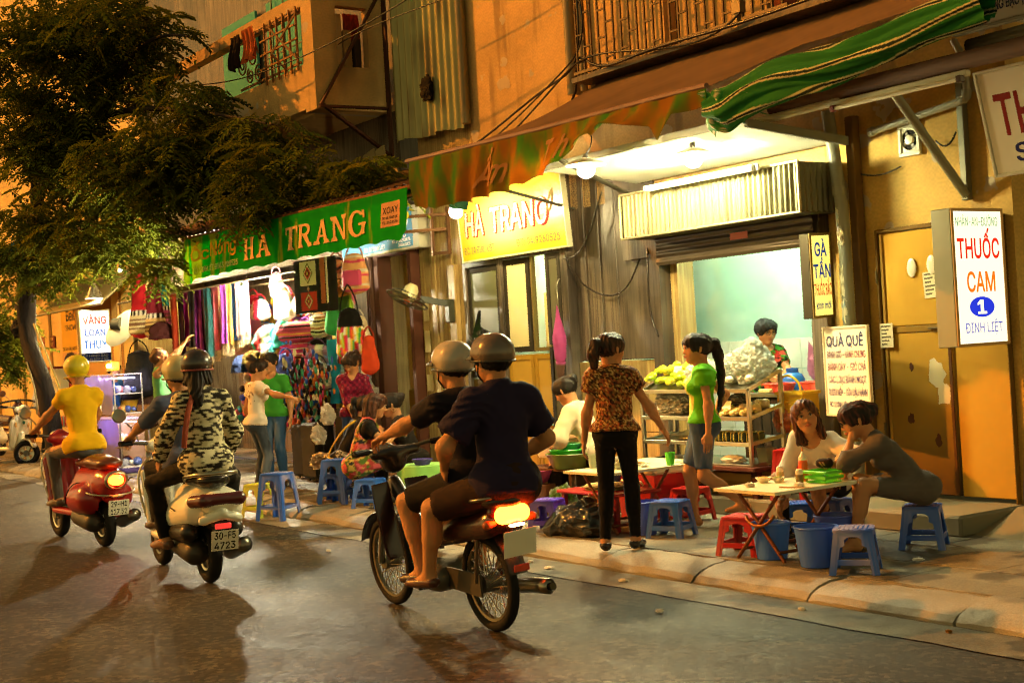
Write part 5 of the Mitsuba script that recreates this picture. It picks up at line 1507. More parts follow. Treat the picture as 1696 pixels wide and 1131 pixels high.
t = thing('drinking_glass', 'clear glass with a spoon on the second table', 'glass')
obj('glass', lathe([(0, 0), (.03, 0), (.036, .11), (.033, .11), (.028, .006)], 18, (-8.86, 6.66, .616)), 'm_film', 'd8dcc8', t, smooth=40)
t = thing('sauce_bottle', 'orange sauce bottle on the second table', 'bottle')
obj('bottle', lathe([(0, 0), (.028, 0), (.030, .11), (.022, .13), (0, .131)], 18, (-8.72, 6.80, .616)), 'm_plastic', 'c98a24', t, smooth=40)
obj('nozzle', lathe([(.023, .13), (.012, .16), (.004, .185), (0, .186)], 12, (-8.72, 6.80, .616)), 'm_plastic', 'ded2b4', t, smooth=40)
solo('plastic_bag', 'small clear bag lying on the second table', 'bag', crumple((-8.62, 6.75, .66), (.10, .09, .055), 5, 4), 'm_film', 'cfd2c0', smooth=True)
t = thing('green_cup', 'bright green plastic cup on the second table', 'cup')
obj('cup', lathe([(0, 0), (.03, 0), (.04, .10), (.036, .10), (.026, .008)], 20, (-8.43, 7.10, .616)), 'm_plastic', '4fc41c', t, smooth=40)
for i, (x, y, a) in enumerate(((-6.55, 6.42, .3), (-8.60, 6.56, -.4))):
    solo('chopsticks', ['pair of chopsticks lying on the front table', 'pair of chopsticks lying on the second table'][i], 'chopsticks', cat(*[tube([(x + d, y, .606 + .015 * i), (x + d + .23 * math.cos(a + e), y + .23 * math.sin(a + e), .606 + .015 * i)], [.0042, .0026], 6) for d, e in ((0, 0), (.01, .09))]), 'm_matte', 'a8743a', kind='stuff')
for i, (x, y, z) in enumerate(((-6.78, 6.38, .612), (-6.50, 6.55, .610), (-8.50, 6.9, .628))):
    solo('tissue', ['crumpled tissue near the kerb end of the front table', 'crumpled tissue beside the chopsticks of the front table', 'crumpled tissue on the second table'][i], 'tissue', crumple((x, y, z), (.035, .03, .016), 130 + i, 4, .6), 'm_matte', 'ddd6c4', smooth=True)
t = thing('plate', 'white plate with leftovers on the second table', 'plate')
obj('dish', lathe([(0, 0), (.06, 0), (.10, .016), (.098, .019), (.06, .005), (0, .004)], 26, (-8.7, 7.0, .616)), 'm_plastic', 'd8d0b8', t, smooth=40)
obj('leftovers', crumple((-8.69, 7.0, .628), (.05, .045, .014), 140, 3, .4), 'm_matte', worn('8a6a2a', .4, 40, 3), t, smooth=True)
# wash-up corner beside the second table
t = thing('wash_table', 'low red plastic tray table with washing up beside the second table', 'table')
obj('top', bx(-9.33, -8.55, 6.62, 7.1, .40, .425, .008), 'm_plastic', 'a82420', t)
for x in (-9.28, -8.60):
    for y in (6.67, 7.05): obj('leg', bx(x - .02, x + .02, y - .02, y + .02, .122, .40, .004), 'm_plastic', '8f1d1a', t)
solo('wet_cloth', 'crumpled cloth lying on the red tray table', 'cloth', crumple((-8.95, 6.85, .445), (.22, .17, .035), 9, 4), 'm_cloth', worn('8d7f4e', .3, 9, 3), smooth=True)
solo('rubbish_bag', 'shiny black rubbish bag slumped on the pavement', 'rubbish bag', nets(lambda P: (smin(smin(seg(P, (-8.95, 6.40, .20), (-8.62, 6.46, .22), .13, .15), seg(P, (-8.78, 6.45, .28), (-8.72, 6.48, .34), .12, .07), .06), seg(P, (-8.98, 6.36, .16), (-9.02, 6.34, .16), .09, .06), .05) + .045 * np.abs(nz(P, 7.0, 3)) + .022 * np.abs(nz(P, 17.0, 5)) - .02).astype(np.float32), (-9.15, 6.15, .115), (-8.4, 6.7, .5), .0095), 'm_wet', '0b0a09', smooth=True)
solo('herb_bag', 'clear bag of green herbs leaning by the purple stool', 'bag', crumple((-9.42, 6.75, .26), (.15, .13, .19), 12, 4), 'm_film', lambda v: lerp(np.tile(hx('c8d0c8'), (len(v), 1)), np.tile(hx('5d7a2c'), (len(v), 1)), sss(.4, .6, fz(v, 14, 2, 3) * .5 + .5)), smooth=True)


def basin(label, x, y, z, r, h, col, name='basin', weave=False, group=None):
    return solo(name, label, name.replace('_', ' '), cat(lathe([(0, .003), (r * .72, .003), (r * .76, .015), (r, h - .01), (r * 1.05, h), (r * 1.02, h + .006), (r * .95, h - .004), (r * .72, .02), (0, .012)], 30, (x, y, z))), 'm_plastic', (lambda v: np.where(((v[:, 2] * 70 % 1 < .5) ^ ((np.arctan2(v[:, 1] - y, v[:, 0] - x) * 14 % 1) < .5))[:, None], hx(col), hx(col) * .55)) if weave else col, group, smooth=40)


t = thing('dish_stand', 'wooden crate stand carrying the pots and baskets', 'stand')
obj('top', bx(-10.55, -9.75, 7.1, 7.6, .50, .52), 'm_matte', '5a3b1e', t)
for x in (-10.5, -9.8):
    for y in (7.13, 7.57): obj('leg', bx(x - .02, x + .02, y - .02, y + .02, .122, .50), 'm_matte', '4c3118', t)
basin('green woven basket of washed dishes on the crate stand', -9.93, 7.22, .522, .21, .13, '6d7a34', 'basket', True)
basin('bright green basin inside the woven basket', -9.97, 7.24, .60, .17, .085, '3bc03a')
basin('teal green bowl on top of the bright green basin', -9.95, 7.24, .665, .11, .07, '3f9a6a')
t = thing('cooking_pot', 'white enamel pot with a lid on the crate stand', 'pot')
obj('pot', lathe([(0, 0), (.20, 0), (.21, .02), (.215, .16), (.225, .165), (.205, .165)], 32, (-10.35, 7.42, .60)), 'm_plastic', 'd9d0b4', t, smooth=40)
obj('lid', lathe([(.222, .166), (.20, .185), (.06, .205), (0, .208)], 32, (-10.35, 7.42, .60)), 'm_plastic', 'ded6c0', t, smooth=40)
obj('lid_knob', lathe([(.012, .205), (.028, .225), (.02, .24), (0, .243)], 16, (-10.35, 7.42, .60)), 'm_plastic', 'd2c7a4', t, smooth=40)
basin('pink basin below the enamel pot', -10.22, 7.0, .40, .19, .11, 'b04a7a')
solo('basin_support', 'stack of brown tubs under the pink basin', 'tub', cat(lathe([(0, 0), (.16, 0), (.20, .27), (0, .27)], 26, (-10.2, 7.0, .122))), 'm_plastic', '7a4a30', smooth=40)
basin('blue bowl of scraps under the second table', -9.35, 7.25, .43, .12, .06, '2c4678')
# ---------------------------------------------------------------- the stainless food stand
FS = thing('food_stand', 'stainless steel display stand with three sloping shelves of food', 'food stand')
ST = 'b4b2a2'
xl, xr, yf, yb = -9.68, -8.32, 7.87, 8.24
for x in (xl, xr):
    obj('post', bx(x - .016, x + .016, yf - .016, yf + .016, .53, 1.15, .004), 'm_metal', ST, FS)
    obj('post', bx(x - .016, x + .016, yb - .016, yb + .016, .53, 1.30, .004), 'm_metal', ST, FS)
    for zf, zb in ((1.155, 1.30), (.925, 1.015), (.715, .76), (.535, .56)):
        obj('side_rail', bar((x, yf, zf), (x, yb, zb), .030, .030), 'm_metal', ST, FS)
for zf, zb in ((1.155, 1.30), (.925, 1.015), (.715, .76), (.535, .56)):
    obj('front_rail', bx(xl, xr, yf - .018, yf + .012, zf - .022, zf + .012, .004), 'm_metal', ST, FS)
    obj('tray', hull([(x, y, z + d) for x in (xl + .017, xr - .017) for y, z in ((yf + .014, zf), (yb - .01, zb)) for d in (-.006, .0)]), 'm_metal', 'a6a596', FS)
t = thing('stand_bench', 'dark wooden bench carrying the food stand', 'bench')
obj('top', bx(-9.75, -8.25, 7.82, 8.40, .49, .528, .006), 'm_matte', worn('4a2416', .3, 4, 2), t)
for x in (-9.70, -9.0, -8.32):
    obj('leg', bx(x - .03, x + .03, 7.88, 7.94, .27, .49), 'm_matte', worn('3f1f13', .3, 4, 3), t)
    obj('leg', bx(x - .03, x + .03, 8.30, 8.36, .27, .49), 'm_matte', worn('3f1f13', .3, 4, 3), t)
t = thing('carton', 'brown carton pushed under the food stand', 'carton')
obj('box', bx(-8.95, -8.45, 7.98, 8.28, .27, .46, .004), 'm_matte', worn('8a6a2c', .15, 5, 2), t)
obj('flap', bx(-8.95, -8.45, 7.972, 7.978, .39, .455), 'm_matte', worn('9a7a38', .15, 5, 3), t)
zt = lambda y, zf, zb: zf + (y - yf) / (yb - yf) * (zb - zf)
r5 = np.random.default_rng(11)


def pile(name, label, catg, n, xr_, yr_, zf, zb, rad, cols, sq=(1, 1, .6), mat='m_plastic', group=None, layers=2, sub=1, part='piece'):
    t = thing(name, label, catg, group)
    for i in range(n):
        x, y = r5.uniform(*xr_), r5.uniform(*yr_)
        c = C(cols[i % len(cols)]) * r5.uniform(.85, 1.12)
        obj(part, crumple((x, y, zt(y, zf, zb) + rad * sq[2] * (.7 + 1.2 * r5.random() * (layers - 1))), (rad * sq[0], rad * sq[1], rad * sq[2]), 20 + i, 2, .12), mat, c, t, smooth=True)
    return t


pile('green_snacks', 'heap of yellow green wrapped snacks on the top shelf', 'snacks', 70, (-9.66, -9.05), (7.90, 8.2), 1.16, 1.30, .036, ['b9c41c', 'c8c82a', '9ab41a', 'd2c838'], (1.2, 1, .8), 'm_wet', layers=4)
pile('sticky_cakes', 'tray of pale round cakes on the middle shelf', 'cakes', 26, (-8.78, -8.36), (7.90, 8.05), .925, 1.0, .038, ['d2b46a', 'c8a860', 'dcc48a'], (1, 1, .8))
pile('sweet_rolls', 'pale rolls at the right end of the middle shelf', 'rolls', 12, (-8.62, -8.36), (8.05, 8.2), .93, 1.0, .040, ['c9a868', 'd6bc86'], (1.2, .9, .8))
for i in range(5):
    x = -8.80 + i * .095
    t = thing('rice_cake', ['square leaf wrapped rice cake at the end of the row', 'second leaf wrapped rice cake of the row', 'middle leaf wrapped rice cake of the row', 'fourth leaf wrapped rice cake of the row', 'leaf wrapped rice cake beside the stand post'][i], 'rice cake', 'leaf wrapped rice cakes on the low shelf')
    obj('leaf_wrap', bx(x, x + .088, 7.90, 8.06, .725, .805, .014), 'm_plastic', worn('2c3412', .3, 14, i), t)
    obj('straw_tie', cat(*[bx(x + q, x + q + .005, 7.896, 8.064, .722, .8085) for q in (.02, .06)], bx(x - .003, x + .091, 7.97, 7.976, .722, .8085)), 'm_plastic', 'b39a3a', t)
for lb, p, r, sd, c in (('bulging clear bag on the top shelf beside the green snacks', (-9.0, 8.0, 1.27), (.18, .16, .12), 3, 'dfe2d6'), ('big clear bag of white cakes in the middle of the top shelf', (-8.74, 8.05, 1.29), (.20, .17, .13), 6, 'e3e6dc'), ('tall clear bag heaped at the right end of the top shelf', (-8.50, 8.10, 1.34), (.20, .17, .19), 8, 'dcdfd4')):
    solo('clear_bag', lb, 'bag', cat(crumple(p, r, sd, 5, .30), crumple((p[0] + .03, p[1], p[2] + r[2] * .8), (r[0] * .45, r[1] * .4, r[2] * .45), sd + 3, 4, .4)), 'm_film', c, smooth=True)
pile('white_cakes', 'white cakes inside the clear bags of the top shelf', 'cakes', 30, (-9.05, -8.38), (7.92, 8.2), 1.16, 1.30, .040, ['e0dccb', 'd6d2bd'], (1.1, 1, .8))
solo('dark_bag', 'clear bag of dark snacks on the middle shelf', 'bag', crumple((-9.40, 7.99, 1.02), (.24, .10, .12), 14, 5, .32), 'm_wet', worn('6b6654', .35, 9, 3), smooth=40)
solo('dark_bag', 'dark wrapped bundles behind the pale cakes', 'bag', crumple((-8.72, 8.12, 1.03), (.20, .07, .08), 17, 5, .36), 'm_wet', worn('2c2a1e', .35, 9, 3), smooth=40)
for lb, x, y, z in (('small white price card standing in the green snacks', -9.35, 8.02, 1.33), ('small white price card on the pale cakes', -8.62, 7.905, 1.03)):
    solo('price_card', lb, 'card', xf(bx(-.05, .05, -.001, .001, -.035, .035), T_ := trimesh.transformations.translation_matrix((x, y, z)) @ rot('x', -14)), 'm_matte', 'dcd8c0')
solo('tray_of_sheets', 'steel tray with banana leaf parcels on the low shelf, left end', 'tray', hull([(-9.4, 7.92, .735), (-9.05, 7.92, .735), (-9.4, 8.15, .76), (-9.05, 8.15, .76), (-9.43, 7.9, .765), (-9.02, 7.9, .765), (-9.43, 8.17, .79), (-9.02, 8.17, .79)]), 'm_metal', '8e8d80')
solo('white_packet', 'crumpled white packet on the bottom of the stand', 'packet', crumple((-8.62, 7.95, .575), (.13, .08, .04), 31, 3, .3), 'm_matte', 'd2cfbe', smooth=True)
solo('clear_tub', 'clear plastic tub at the right of the stand bottom', 'tub', hull([(-8.40, 8.02, .55), (-8.30, 8.02, .55), (-8.40, 8.12, .55), (-8.30, 8.12, .55), (-8.41, 8.01, .67), (-8.29, 8.01, .67), (-8.41, 8.13, .67), (-8.29, 8.13, .67)]), 'm_film', 'b9b89a')
t = thing('yellow_basket', 'yellow plastic basket hanging at the right side of the food stand', 'basket')
for j in range(2):
    y0 = (8.28, 8.46)[j]
    g = sbox(-8.40, .78, -8.12, 1.10)
    holes = unary_union([sbox(-8.385 + i * .0225, .81 + k * .024, -8.372 + i * .0225, .824 + k * .024) for i in range(12) for k in range(11)])
    obj('side', xf(prism(g.difference(holes), .005), frame((0, y0, 0), (1, 0, 0), (0, 0, 1))), 'm_plastic', 'd0a21a', t)
for x in (-8.405, -8.115):
    obj('end', bx(x - .003, x + .003, 8.28, 8.46, .78, 1.10), 'm_plastic', 'c89a18', t)
obj('rim', cat(bx(-8.42, -8.10, 8.262, 8.278, 1.09, 1.115), bx(-8.42, -8.10, 8.462, 8.478, 1.09, 1.115), bx(-8.42, -8.406, 8.262, 8.478, 1.091, 1.114), bx(-8.114, -8.10, 8.262, 8.478, 1.091, 1.114)), 'm_plastic', 'd8aa1e', t)
obj('handle', tube(curve([(-8.38, 8.28, 1.11), (-8.34, 8.27, 1.22), (-8.26, 8.26, 1.25), (-8.18, 8.27, 1.22), (-8.14, 8.28, 1.11)], 16), .010, 8), 'm_plastic', 'd4a41c', t, smooth=True)
solo('orange_net_bag', 'orange net bag of snacks hanging behind the stand post', 'bag', crumple((-8.36, 8.32, .88), (.12, .1, .14), 41, 4, .25), 'm_plastic', worn('a3521c', .4, 30, 3), smooth=40)
# kitchen counter and what stands on it
t = thing('kitchen_counter', 'steel topped dark counter across the kitchen opening', 'counter')
obj('worktop', bx(-9.35, -8.06, 8.72, 9.22, 1.04, 1.075, .006), 'm_metal', 'a9a998', t)
rawobj('front', bx(-8.26, -8.06, 8.765, 9.2, .26, 1.038), 't_darkwood', t)
for i in range(9): obj('batten', bx(-9.33 + i * .12, -9.222 + i * .12, 8.75, 8.78, .30, 1.037, .005), 'm_matte', worn('2a2216', .3, 6, i), t)


def plastic_basin(label, x, y, z, r, h, col):
    def f(u, v):
        a = 2 * PI * u; rr = r * (.78 + .24 * v) * (1 + .012 * np.cos(a * 22))
        return np.stack([x + rr * np.cos(a), y + rr * .75 * np.sin(a), z + h * v], 1)
    t = thing('red_basin', label, 'basin', 'red ribbed basins on the counter')
    obj('wall', slab_of(grid(f, 133, 6), -.004), 'm_plastic', worn(col, .08, 6, 2), t, smooth=True)
    obj('bottom', lathe([(0, .002), (r * .78, .002)], 30, (x, y, z)), 'm_plastic', col, t)
    obj('rim', tube([(x + r * 1.03 * math.cos(a), y + r * .77 * math.sin(a), z + h) for a in np.arange(36) * 2 * PI / 36], .008, 6, True), 'm_plastic', col, t, smooth=True)


plastic_basin('red ribbed basin left of the other on the counter', -8.98, 8.88, 1.076, .155, .075, 'c2341e')
plastic_basin('red ribbed basin at the right end of the counter', -8.55, 8.92, 1.076, .165, .085, 'c8381e')
t = thing('blue_jar', 'big blue plastic jar with a screw lid on the counter', 'jar')
obj('jar', lathe([(0, 0), (.10, 0), (.112, .03), (.112, .10), (.085, .145), (.05, .162)], 28, (-9.05, 9.12, 1.08)), 'm_plastic', '2463b4', t, smooth=40)
obj('lid', lathe([(.052, .16), (.054, .20), (0, .204)], 24, (-9.05, 9.12, 1.08)), 'm_plastic', '1e4f9a', t, smooth=40)
solo('cake_slab', 'pale yellow cake slab on the counter edge', 'cake', bx(-9.10, -8.96, 8.73, 8.79, 1.077, 1.115, .008), 'm_matte', 'd6c98a')
t = thing('kitchen_scale', 'white dial kitchen scale behind the counter', 'scale')
SCALE_ = (-8.95, 9.62)
obj('body', hull([(-9.04, 9.56, 1.08), (-8.80, 9.56, 1.08), (-9.04, 9.74, 1.08), (-8.80, 9.74, 1.08), (-9.0, 9.58, 1.32), (-8.84, 9.58, 1.32), (-9.0, 9.72, 1.32), (-8.84, 9.72, 1.32)]), 'm_plastic', '4f7a3a', t)
obj('dial', xf(lathe([(0, 0), (.105, 0), (.105, .012), (0, .012)], 28), frame((-8.92, 9.555, 1.205), (1, 0, 0), (0, 0, 1))), 'm_plastic', 'dcdac8', t, smooth=40)
obj('needle', xf(bx(-.004, .004, -.02, .075, .013, .016), frame((-8.92, 9.555, 1.205), un((1, 0, .5)), un((-.5, 0, 1)))), 'm_plastic', '9a2a1a', t)
obj('pan', lathe([(0, 0), (.12, 0), (.16, .02), (.155, .022), (0, .008)], 28, (-8.92, 9.65, 1.33)), 'm_metal', '8fa07a', t, smooth=40)
solo('black_bag', 'black knotted plastic bag hanging on the tiles', 'bag', cat(crumple((-8.66, 9.55, 1.36), (.12, .10, .20), 51, 5, .22), crumple((-8.67, 9.55, 1.58), (.045, .045, .05), 52, 3, .3), crumple((-8.74, 9.55, 1.53), (.09, .03, .045), 53, 3, .3), crumple((-8.60, 9.55, 1.53), (.07, .03, .045), 54, 3, .3)), 'm_wet', '17170f', smooth=40)
solo('pink_bag', 'pink translucent bag hanging beside the vendor', 'bag', cat(crumple((-9.02, 9.42, 1.27), (.11, .06, .15), 56, 4, .25), hull([(-9.12, 9.42, 1.52), (-9.11, 9.41, 1.52), (-9.15, 9.42, 1.3), (-8.96, 9.42, 1.32), (-9.05, 9.45, 1.3)])), 'm_film', 'c989a8', smooth=40)
solo('clear_tub', 'clear food tub at the right behind the counter', 'tub', hull([(-8.80, 9.2, 1.08), (-8.63, 9.2, 1.08), (-8.80, 9.34, 1.08), (-8.63, 9.34, 1.08), (-8.82, 9.18, 1.24), (-8.61, 9.18, 1.24), (-8.82, 9.36, 1.24), (-8.61, 9.36, 1.24)]), 'm_film', 'c4d2c8')
t = thing('wall_phone', 'blue phone hanging on the green kitchen wall', 'telephone')
obj('body', bx(-11.62, -11.50, 10.0, 10.04, 1.94, 2.22, .008), 'm_plastic', '17202c', t)
obj('face', bx(-11.605, -11.52, 9.992, 9.999, 1.97, 2.20, .003), 'm_plastic', '1c4fa0', t)
obj('cord', tube(curve([(-11.55, 10.0, 1.94), (-11.57, 10.0, 1.84), (-11.53, 10.0, 1.74), (-11.47, 10.0, 1.76), (-11.47, 10.0, 1.86), (-11.53, 10.0, 1.90)], 30), .011, 7), 'm_plastic', '14161a', t, smooth=True)
t = thing('socket_box', 'old yellow power socket box on the green kitchen wall', 'socket')
obj('box', bx(-11.92, -11.78, 10.0, 10.045, 2.13, 2.37, .006), 'm_plastic', 'b39440', t)
obj('plug', cat(bx(-11.83, -11.78, 9.96, 9.999, 2.20, 2.24, .006), bx(-11.87, -11.86, 9.998, 9.9995, 2.28, 2.31)), 'm_plastic', '8f7430', t)
for p in ([(-11.86, 10.02, 2.37), (-11.88, 10.02, 2.5), (-11.9, 10.02, 2.9)], [(-11.82, 10.0, 2.2), (-11.68, 10.0, 2.3), (-11.6, 10.0, 2.22)], [(-11.60, 10.02, 2.22), (-11.66, 10.02, 2.45), (-11.75, 10.02, 2.9)]):
    obj('wire', tube(curve(p, 14), .005, 6), 'm_plastic', '8a7a3c', t, smooth=True)
# ---------------------------------------------------------------- fan, hanging bags in front of the plank shop
t = thing('wall_fan', 'old wall fan with a wire cage mounted on a plank', 'fan')
rawobj('board', bx(-13.93, -13.78, 8.50, 8.57, 1.65, 2.62, .006), 't_wood', t)
fc = A([-14.00, 7.98, 2.24]); fd = un(A([-.10, -.45, -.85]))
fx = un(np.cross(fd, [0, 0, 1])); fy = np.cross(fx, fd)
FM = frame(fc, fx, fy, -fd)
obj('mount', cat(bx(-13.90, -13.80, 8.42, 8.50, 1.95, 2.22, .01), bar((-13.85, 8.45, 2.17), (-13.93, 8.12, 2.24), .06, .07)), 'm_plastic', '3c3d2e', t)
obj('motor', xf(lathe([(0, .20), (.05, .19), (.085, .14), (.09, .03), (.05, .0), (0, 0)], 24), FM), 'm_plastic', 'b9b083', t, smooth=40)
obj('hub', xf(lathe([(0, -.05), (.03, -.045), (.045, -.01), (.045, .0)], 20), FM), 'm_plastic', 'c2571c', t, smooth=40)
for k in range(3):
    a = k * 2 * PI / 3 + .4
    obj('blade', xf(xf(slab_of(grid(lambda u, v: np.stack([.04 + .17 * u, (v - .5) * (.10 + .05 * u), .03 * (v - .5)], 1), 8, 6), .003), rot('z', math.degrees(a))), FM), 'm_plastic', '8d8a5c', t)
cage = [torus((0, 0, z), r, .005 if r < .25 else .010, 'z', 40, 5) for z, r in ((-.045, .06), (-.05, .13), (-.035, .20), (.0, .255), (.05, .20))]
obj('cage', xf(cat(*cage, *[tube([(.05 * math.cos(a), .05 * math.sin(a), -.052), (.16 * math.cos(a), .16 * math.sin(a), -.05), (.255 * math.cos(a), .255 * math.sin(a), 0), (.17 * math.cos(a), .17 * math.sin(a), .06)], .0026, 4) for a in np.arange(16) * 2 * PI / 16]), FM), 'm_metal', '6d6a58', t, smooth=True)
solo('black_bag', 'shiny black bag hanging on the shutter under the big yellow sign', 'bag', cat(crumple((-13.15, 8.40, 1.62), (.20, .12, .22), 61, 5, .3), hull([(-13.18, 8.42, 2.05), (-13.12, 8.42, 2.05), (-13.25, 8.45, 1.75), (-13.05, 8.35, 1.75), (-13.15, 8.3, 1.75)]), crumple((-12.93, 8.38, 1.72), (.10, .08, .09), 62, 4, .3)), 'm_wet', '12110d', smooth=40)
solo('pink_umbrella', 'folded pink umbrella hanging on the dark doorpost', 'umbrella', cat(tube(curve([(-11.66, 8.42, 2.02), (-11.655, 8.42, 1.9), (-11.65, 8.42, 1.6), (-11.65, 8.42, 1.42)], 20), np.interp(np.linspace(0, 1, 20), [0, .2, .55, .9, 1], [.006, .025, .075, .06, .03]), 12), tube(curve([(-11.65, 8.42, 1.44), (-11.66, 8.42, 1.3), (-11.63, 8.42, 1.12)], 10), np.linspace(.055, .012, 10), 10)), 'm_cloth', lambda v: np.where((v[:, 2] < 1.43)[:, None], hx('5a3f30'), hx('a8447a')) * (1 + .2 * fz(v, 20, 2, 3))[:, None], smooth=True)
solo('umbrella_hook', 'wire hook holding the pink umbrella', 'hook', tube(curve([(-11.65, 8.47, 2.3), (-11.66, 8.43, 2.2), (-11.64, 8.42, 2.1), (-11.67, 8.42, 2.02)], 14), .006, 6), 'm_metal', '6a675a')
solo('takeaway_bag', 'white takeaway box in a knotted bag hanging on the folded gate', 'bag', cat(hull([(-15.75, 8.10, 1.02), (-15.42, 8.05, 1.0), (-15.72, 8.3, 1.02), (-15.40, 8.3, 1.0), (-15.78, 8.08, 1.22), (-15.42, 8.03, 1.22), (-15.74, 8.3, 1.24), (-15.40, 8.3, 1.22)]), hull([(-15.66, 8.2, 1.52), (-15.64, 8.2, 1.52), (-15.72, 8.12, 1.23), (-15.5, 8.12, 1.23), (-15.5, 8.3, 1.23)]), hull([(-15.42, 8.1, 1.33), (-15.36, 8.1, 1.36), (-15.5, 8.06, 1.2), (-15.42, 8.25, 1.2)])), 'm_film', 'e4e2d2', smooth=30)
solo('white_bag', 'small pale bag hanging beside the cream shutter', 'bag', cat(crumple((-12.86, 8.42, 1.08), (.10, .08, .14), 66, 4, .3), hull([(-12.86, 8.42, 1.4), (-12.84, 8.42, 1.4), (-12.92, 8.42, 1.15), (-12.8, 8.42, 1.15)])), 'm_film', 'c8c4ae', smooth=40)
for i, (x, z, w, h) in enumerate(((-14.63, 1.62, .13, .26), (-14.63, 1.15, .14, .2), (-14.62, 2.0, .12, .25))):
    solo('torn_poster', ['printed notice pasted low on the door post planks', 'torn paper remnant below the printed notice', 'torn paper remnant above the printed notice'][i], 'notice', bx(x, x + w, 8.555, 8.557, z, z + h), 'm_matte', lambda v, i=i: lerp(np.tile(hx('d0c496'), (len(v), 1)), np.tile(hx('9a8a58'), (len(v), 1)), sss(.45, .6, fz(v, 11, 2, i) * .5 + .5)))
for i, (p, r) in enumerate((((-6.35, 5.2), .03), ((-5.9, 6.95), .045), ((-8.2, 5.72), .05), ((-8.55, 5.80), .03), ((-7.35, 5.72), .045), ((-5.75, 5.76), .03), ((-4.75, 5.80), .022), ((-10.5, 5.1), .03))):
    zz = .124 if p[1] > 6.3 else .012
    solo('litter_scrap', ['crumpled paper scrap out on the asphalt', 'crumpled white paper scrap on the pavement near the right table', 'white tissue in the gutter below the leggings', 'small white scrap beside the tissue in the gutter', 'flattened white packet at the kerb foot', 'pale scrap at the kerb by the wheel marks', 'small brown scrap in the gutter at the right', 'scrap of paper on the road in the middle'][i], 'litter', crumple((p[0], p[1], zz + .004), (r * .8, r * .6, .010), 70 + i, 4, .8, s=5.0), 'm_matte', 'e0dacb' if i != 6 else '7a5a24', smooth=True)
# ---------------------------------------------------------------- scooters and the motorbike (own frame: y forward, origin under the rear axle)
def vframe(x, y, z, face, lean=0):
    h = math.radians(face)
    M = np.eye(4); M[:3, 0] = [math.sin(h), -math.cos(h), 0]; M[:3, 1] = [math.cos(h), math.sin(h), 0]; M[:3, 3] = [x, y, z]
    return M @ rot('y', lean)


def wheel(put, y, z, R, r, rim_c, name='wheel', spokes=0, arms=5, steer=0, hubr=.05, rimw=.035, par=None):
    Ms = trimesh.transformations.translation_matrix((0, y, z)) @ rot('z', steer)
    w = put(name, xf(torus((0, 0, 0), R - r, r, 'x', 40, 12, 1.0), Ms), 'm_matte', worn('151310', .2, 8, 1))
    put('rim', xf(lathe([(R - 2 * r + .004, -rimw), (R - 2 * r - .012, -rimw * .8), (R - 2 * r - .014, rimw * .8), (R - 2 * r + .004, rimw), (R - 2 * r + .004, -rimw)], 36), Ms @ frame((0, 0, 0), (0, 1, 0), (0, 0, 1))), 'm_metal', rim_c, par=w)
    put('hub', xf(lathe([(0, -.06), (hubr, -.055), (hubr, .055), (0, .06)], 18), Ms @ frame((0, 0, 0), (0, 1, 0), (0, 0, 1))), 'm_dull', '6a665a', par=w)
    if spokes:
        put('spokes', xf(cat(*[tube([(s * .035, hubr * math.cos(a), hubr * math.sin(a)), (0, (R - 2 * r) * math.cos(a + .35 * s), (R - 2 * r) * math.sin(a + .35 * s))], .0028, 4) for k in range(spokes) for a, s in ((k * 2 * PI / spokes, 1 if k % 2 else -1),)]), Ms), 'm_metal', 'b8b4a4', par=w, kind='stuff')
    else:
        for k in range(arms):
            a = k * 2 * PI / arms
            put('spoke', xf(hull([(sx * .012, ca * math.cos(a) - sb * math.sin(a), ca * math.sin(a) + sb * math.cos(a)) for sx in (-1, 1) for ca, sb in ((hubr * .8, -.02), (hubr * .8, .02), (R - 2 * r, -.032), (R - 2 * r, .032))]), Ms), 'm_metal', rim_c, par=w)
    return w


def plate(put, c, w, h, tilt, l1, l2, par=None):
    Mp = frame(c, (1, 0, 0), (0, -math.sin(math.radians(tilt)), math.cos(math.radians(tilt))))
    k = put('licence_plate', xf(bx(-w / 2, w / 2, -h / 2, h / 2, -.002, .002, .0015), Mp), 'm_plastic', 'e2ddc8')
    for s, y in ((l1, .012), (l2, -h * .42)):
        if s: put('lettering', letter_on(Mp, s, 0, y, h * .33, None if len(s) > 5 else w * .72, .0012, True, center=False) if False else xf(mv(text(s, h * .34, w * .78, .0035, True), -w * .39, y, 0), Mp), 'm_matte', '1c1a18', par=k, kind='stuff')


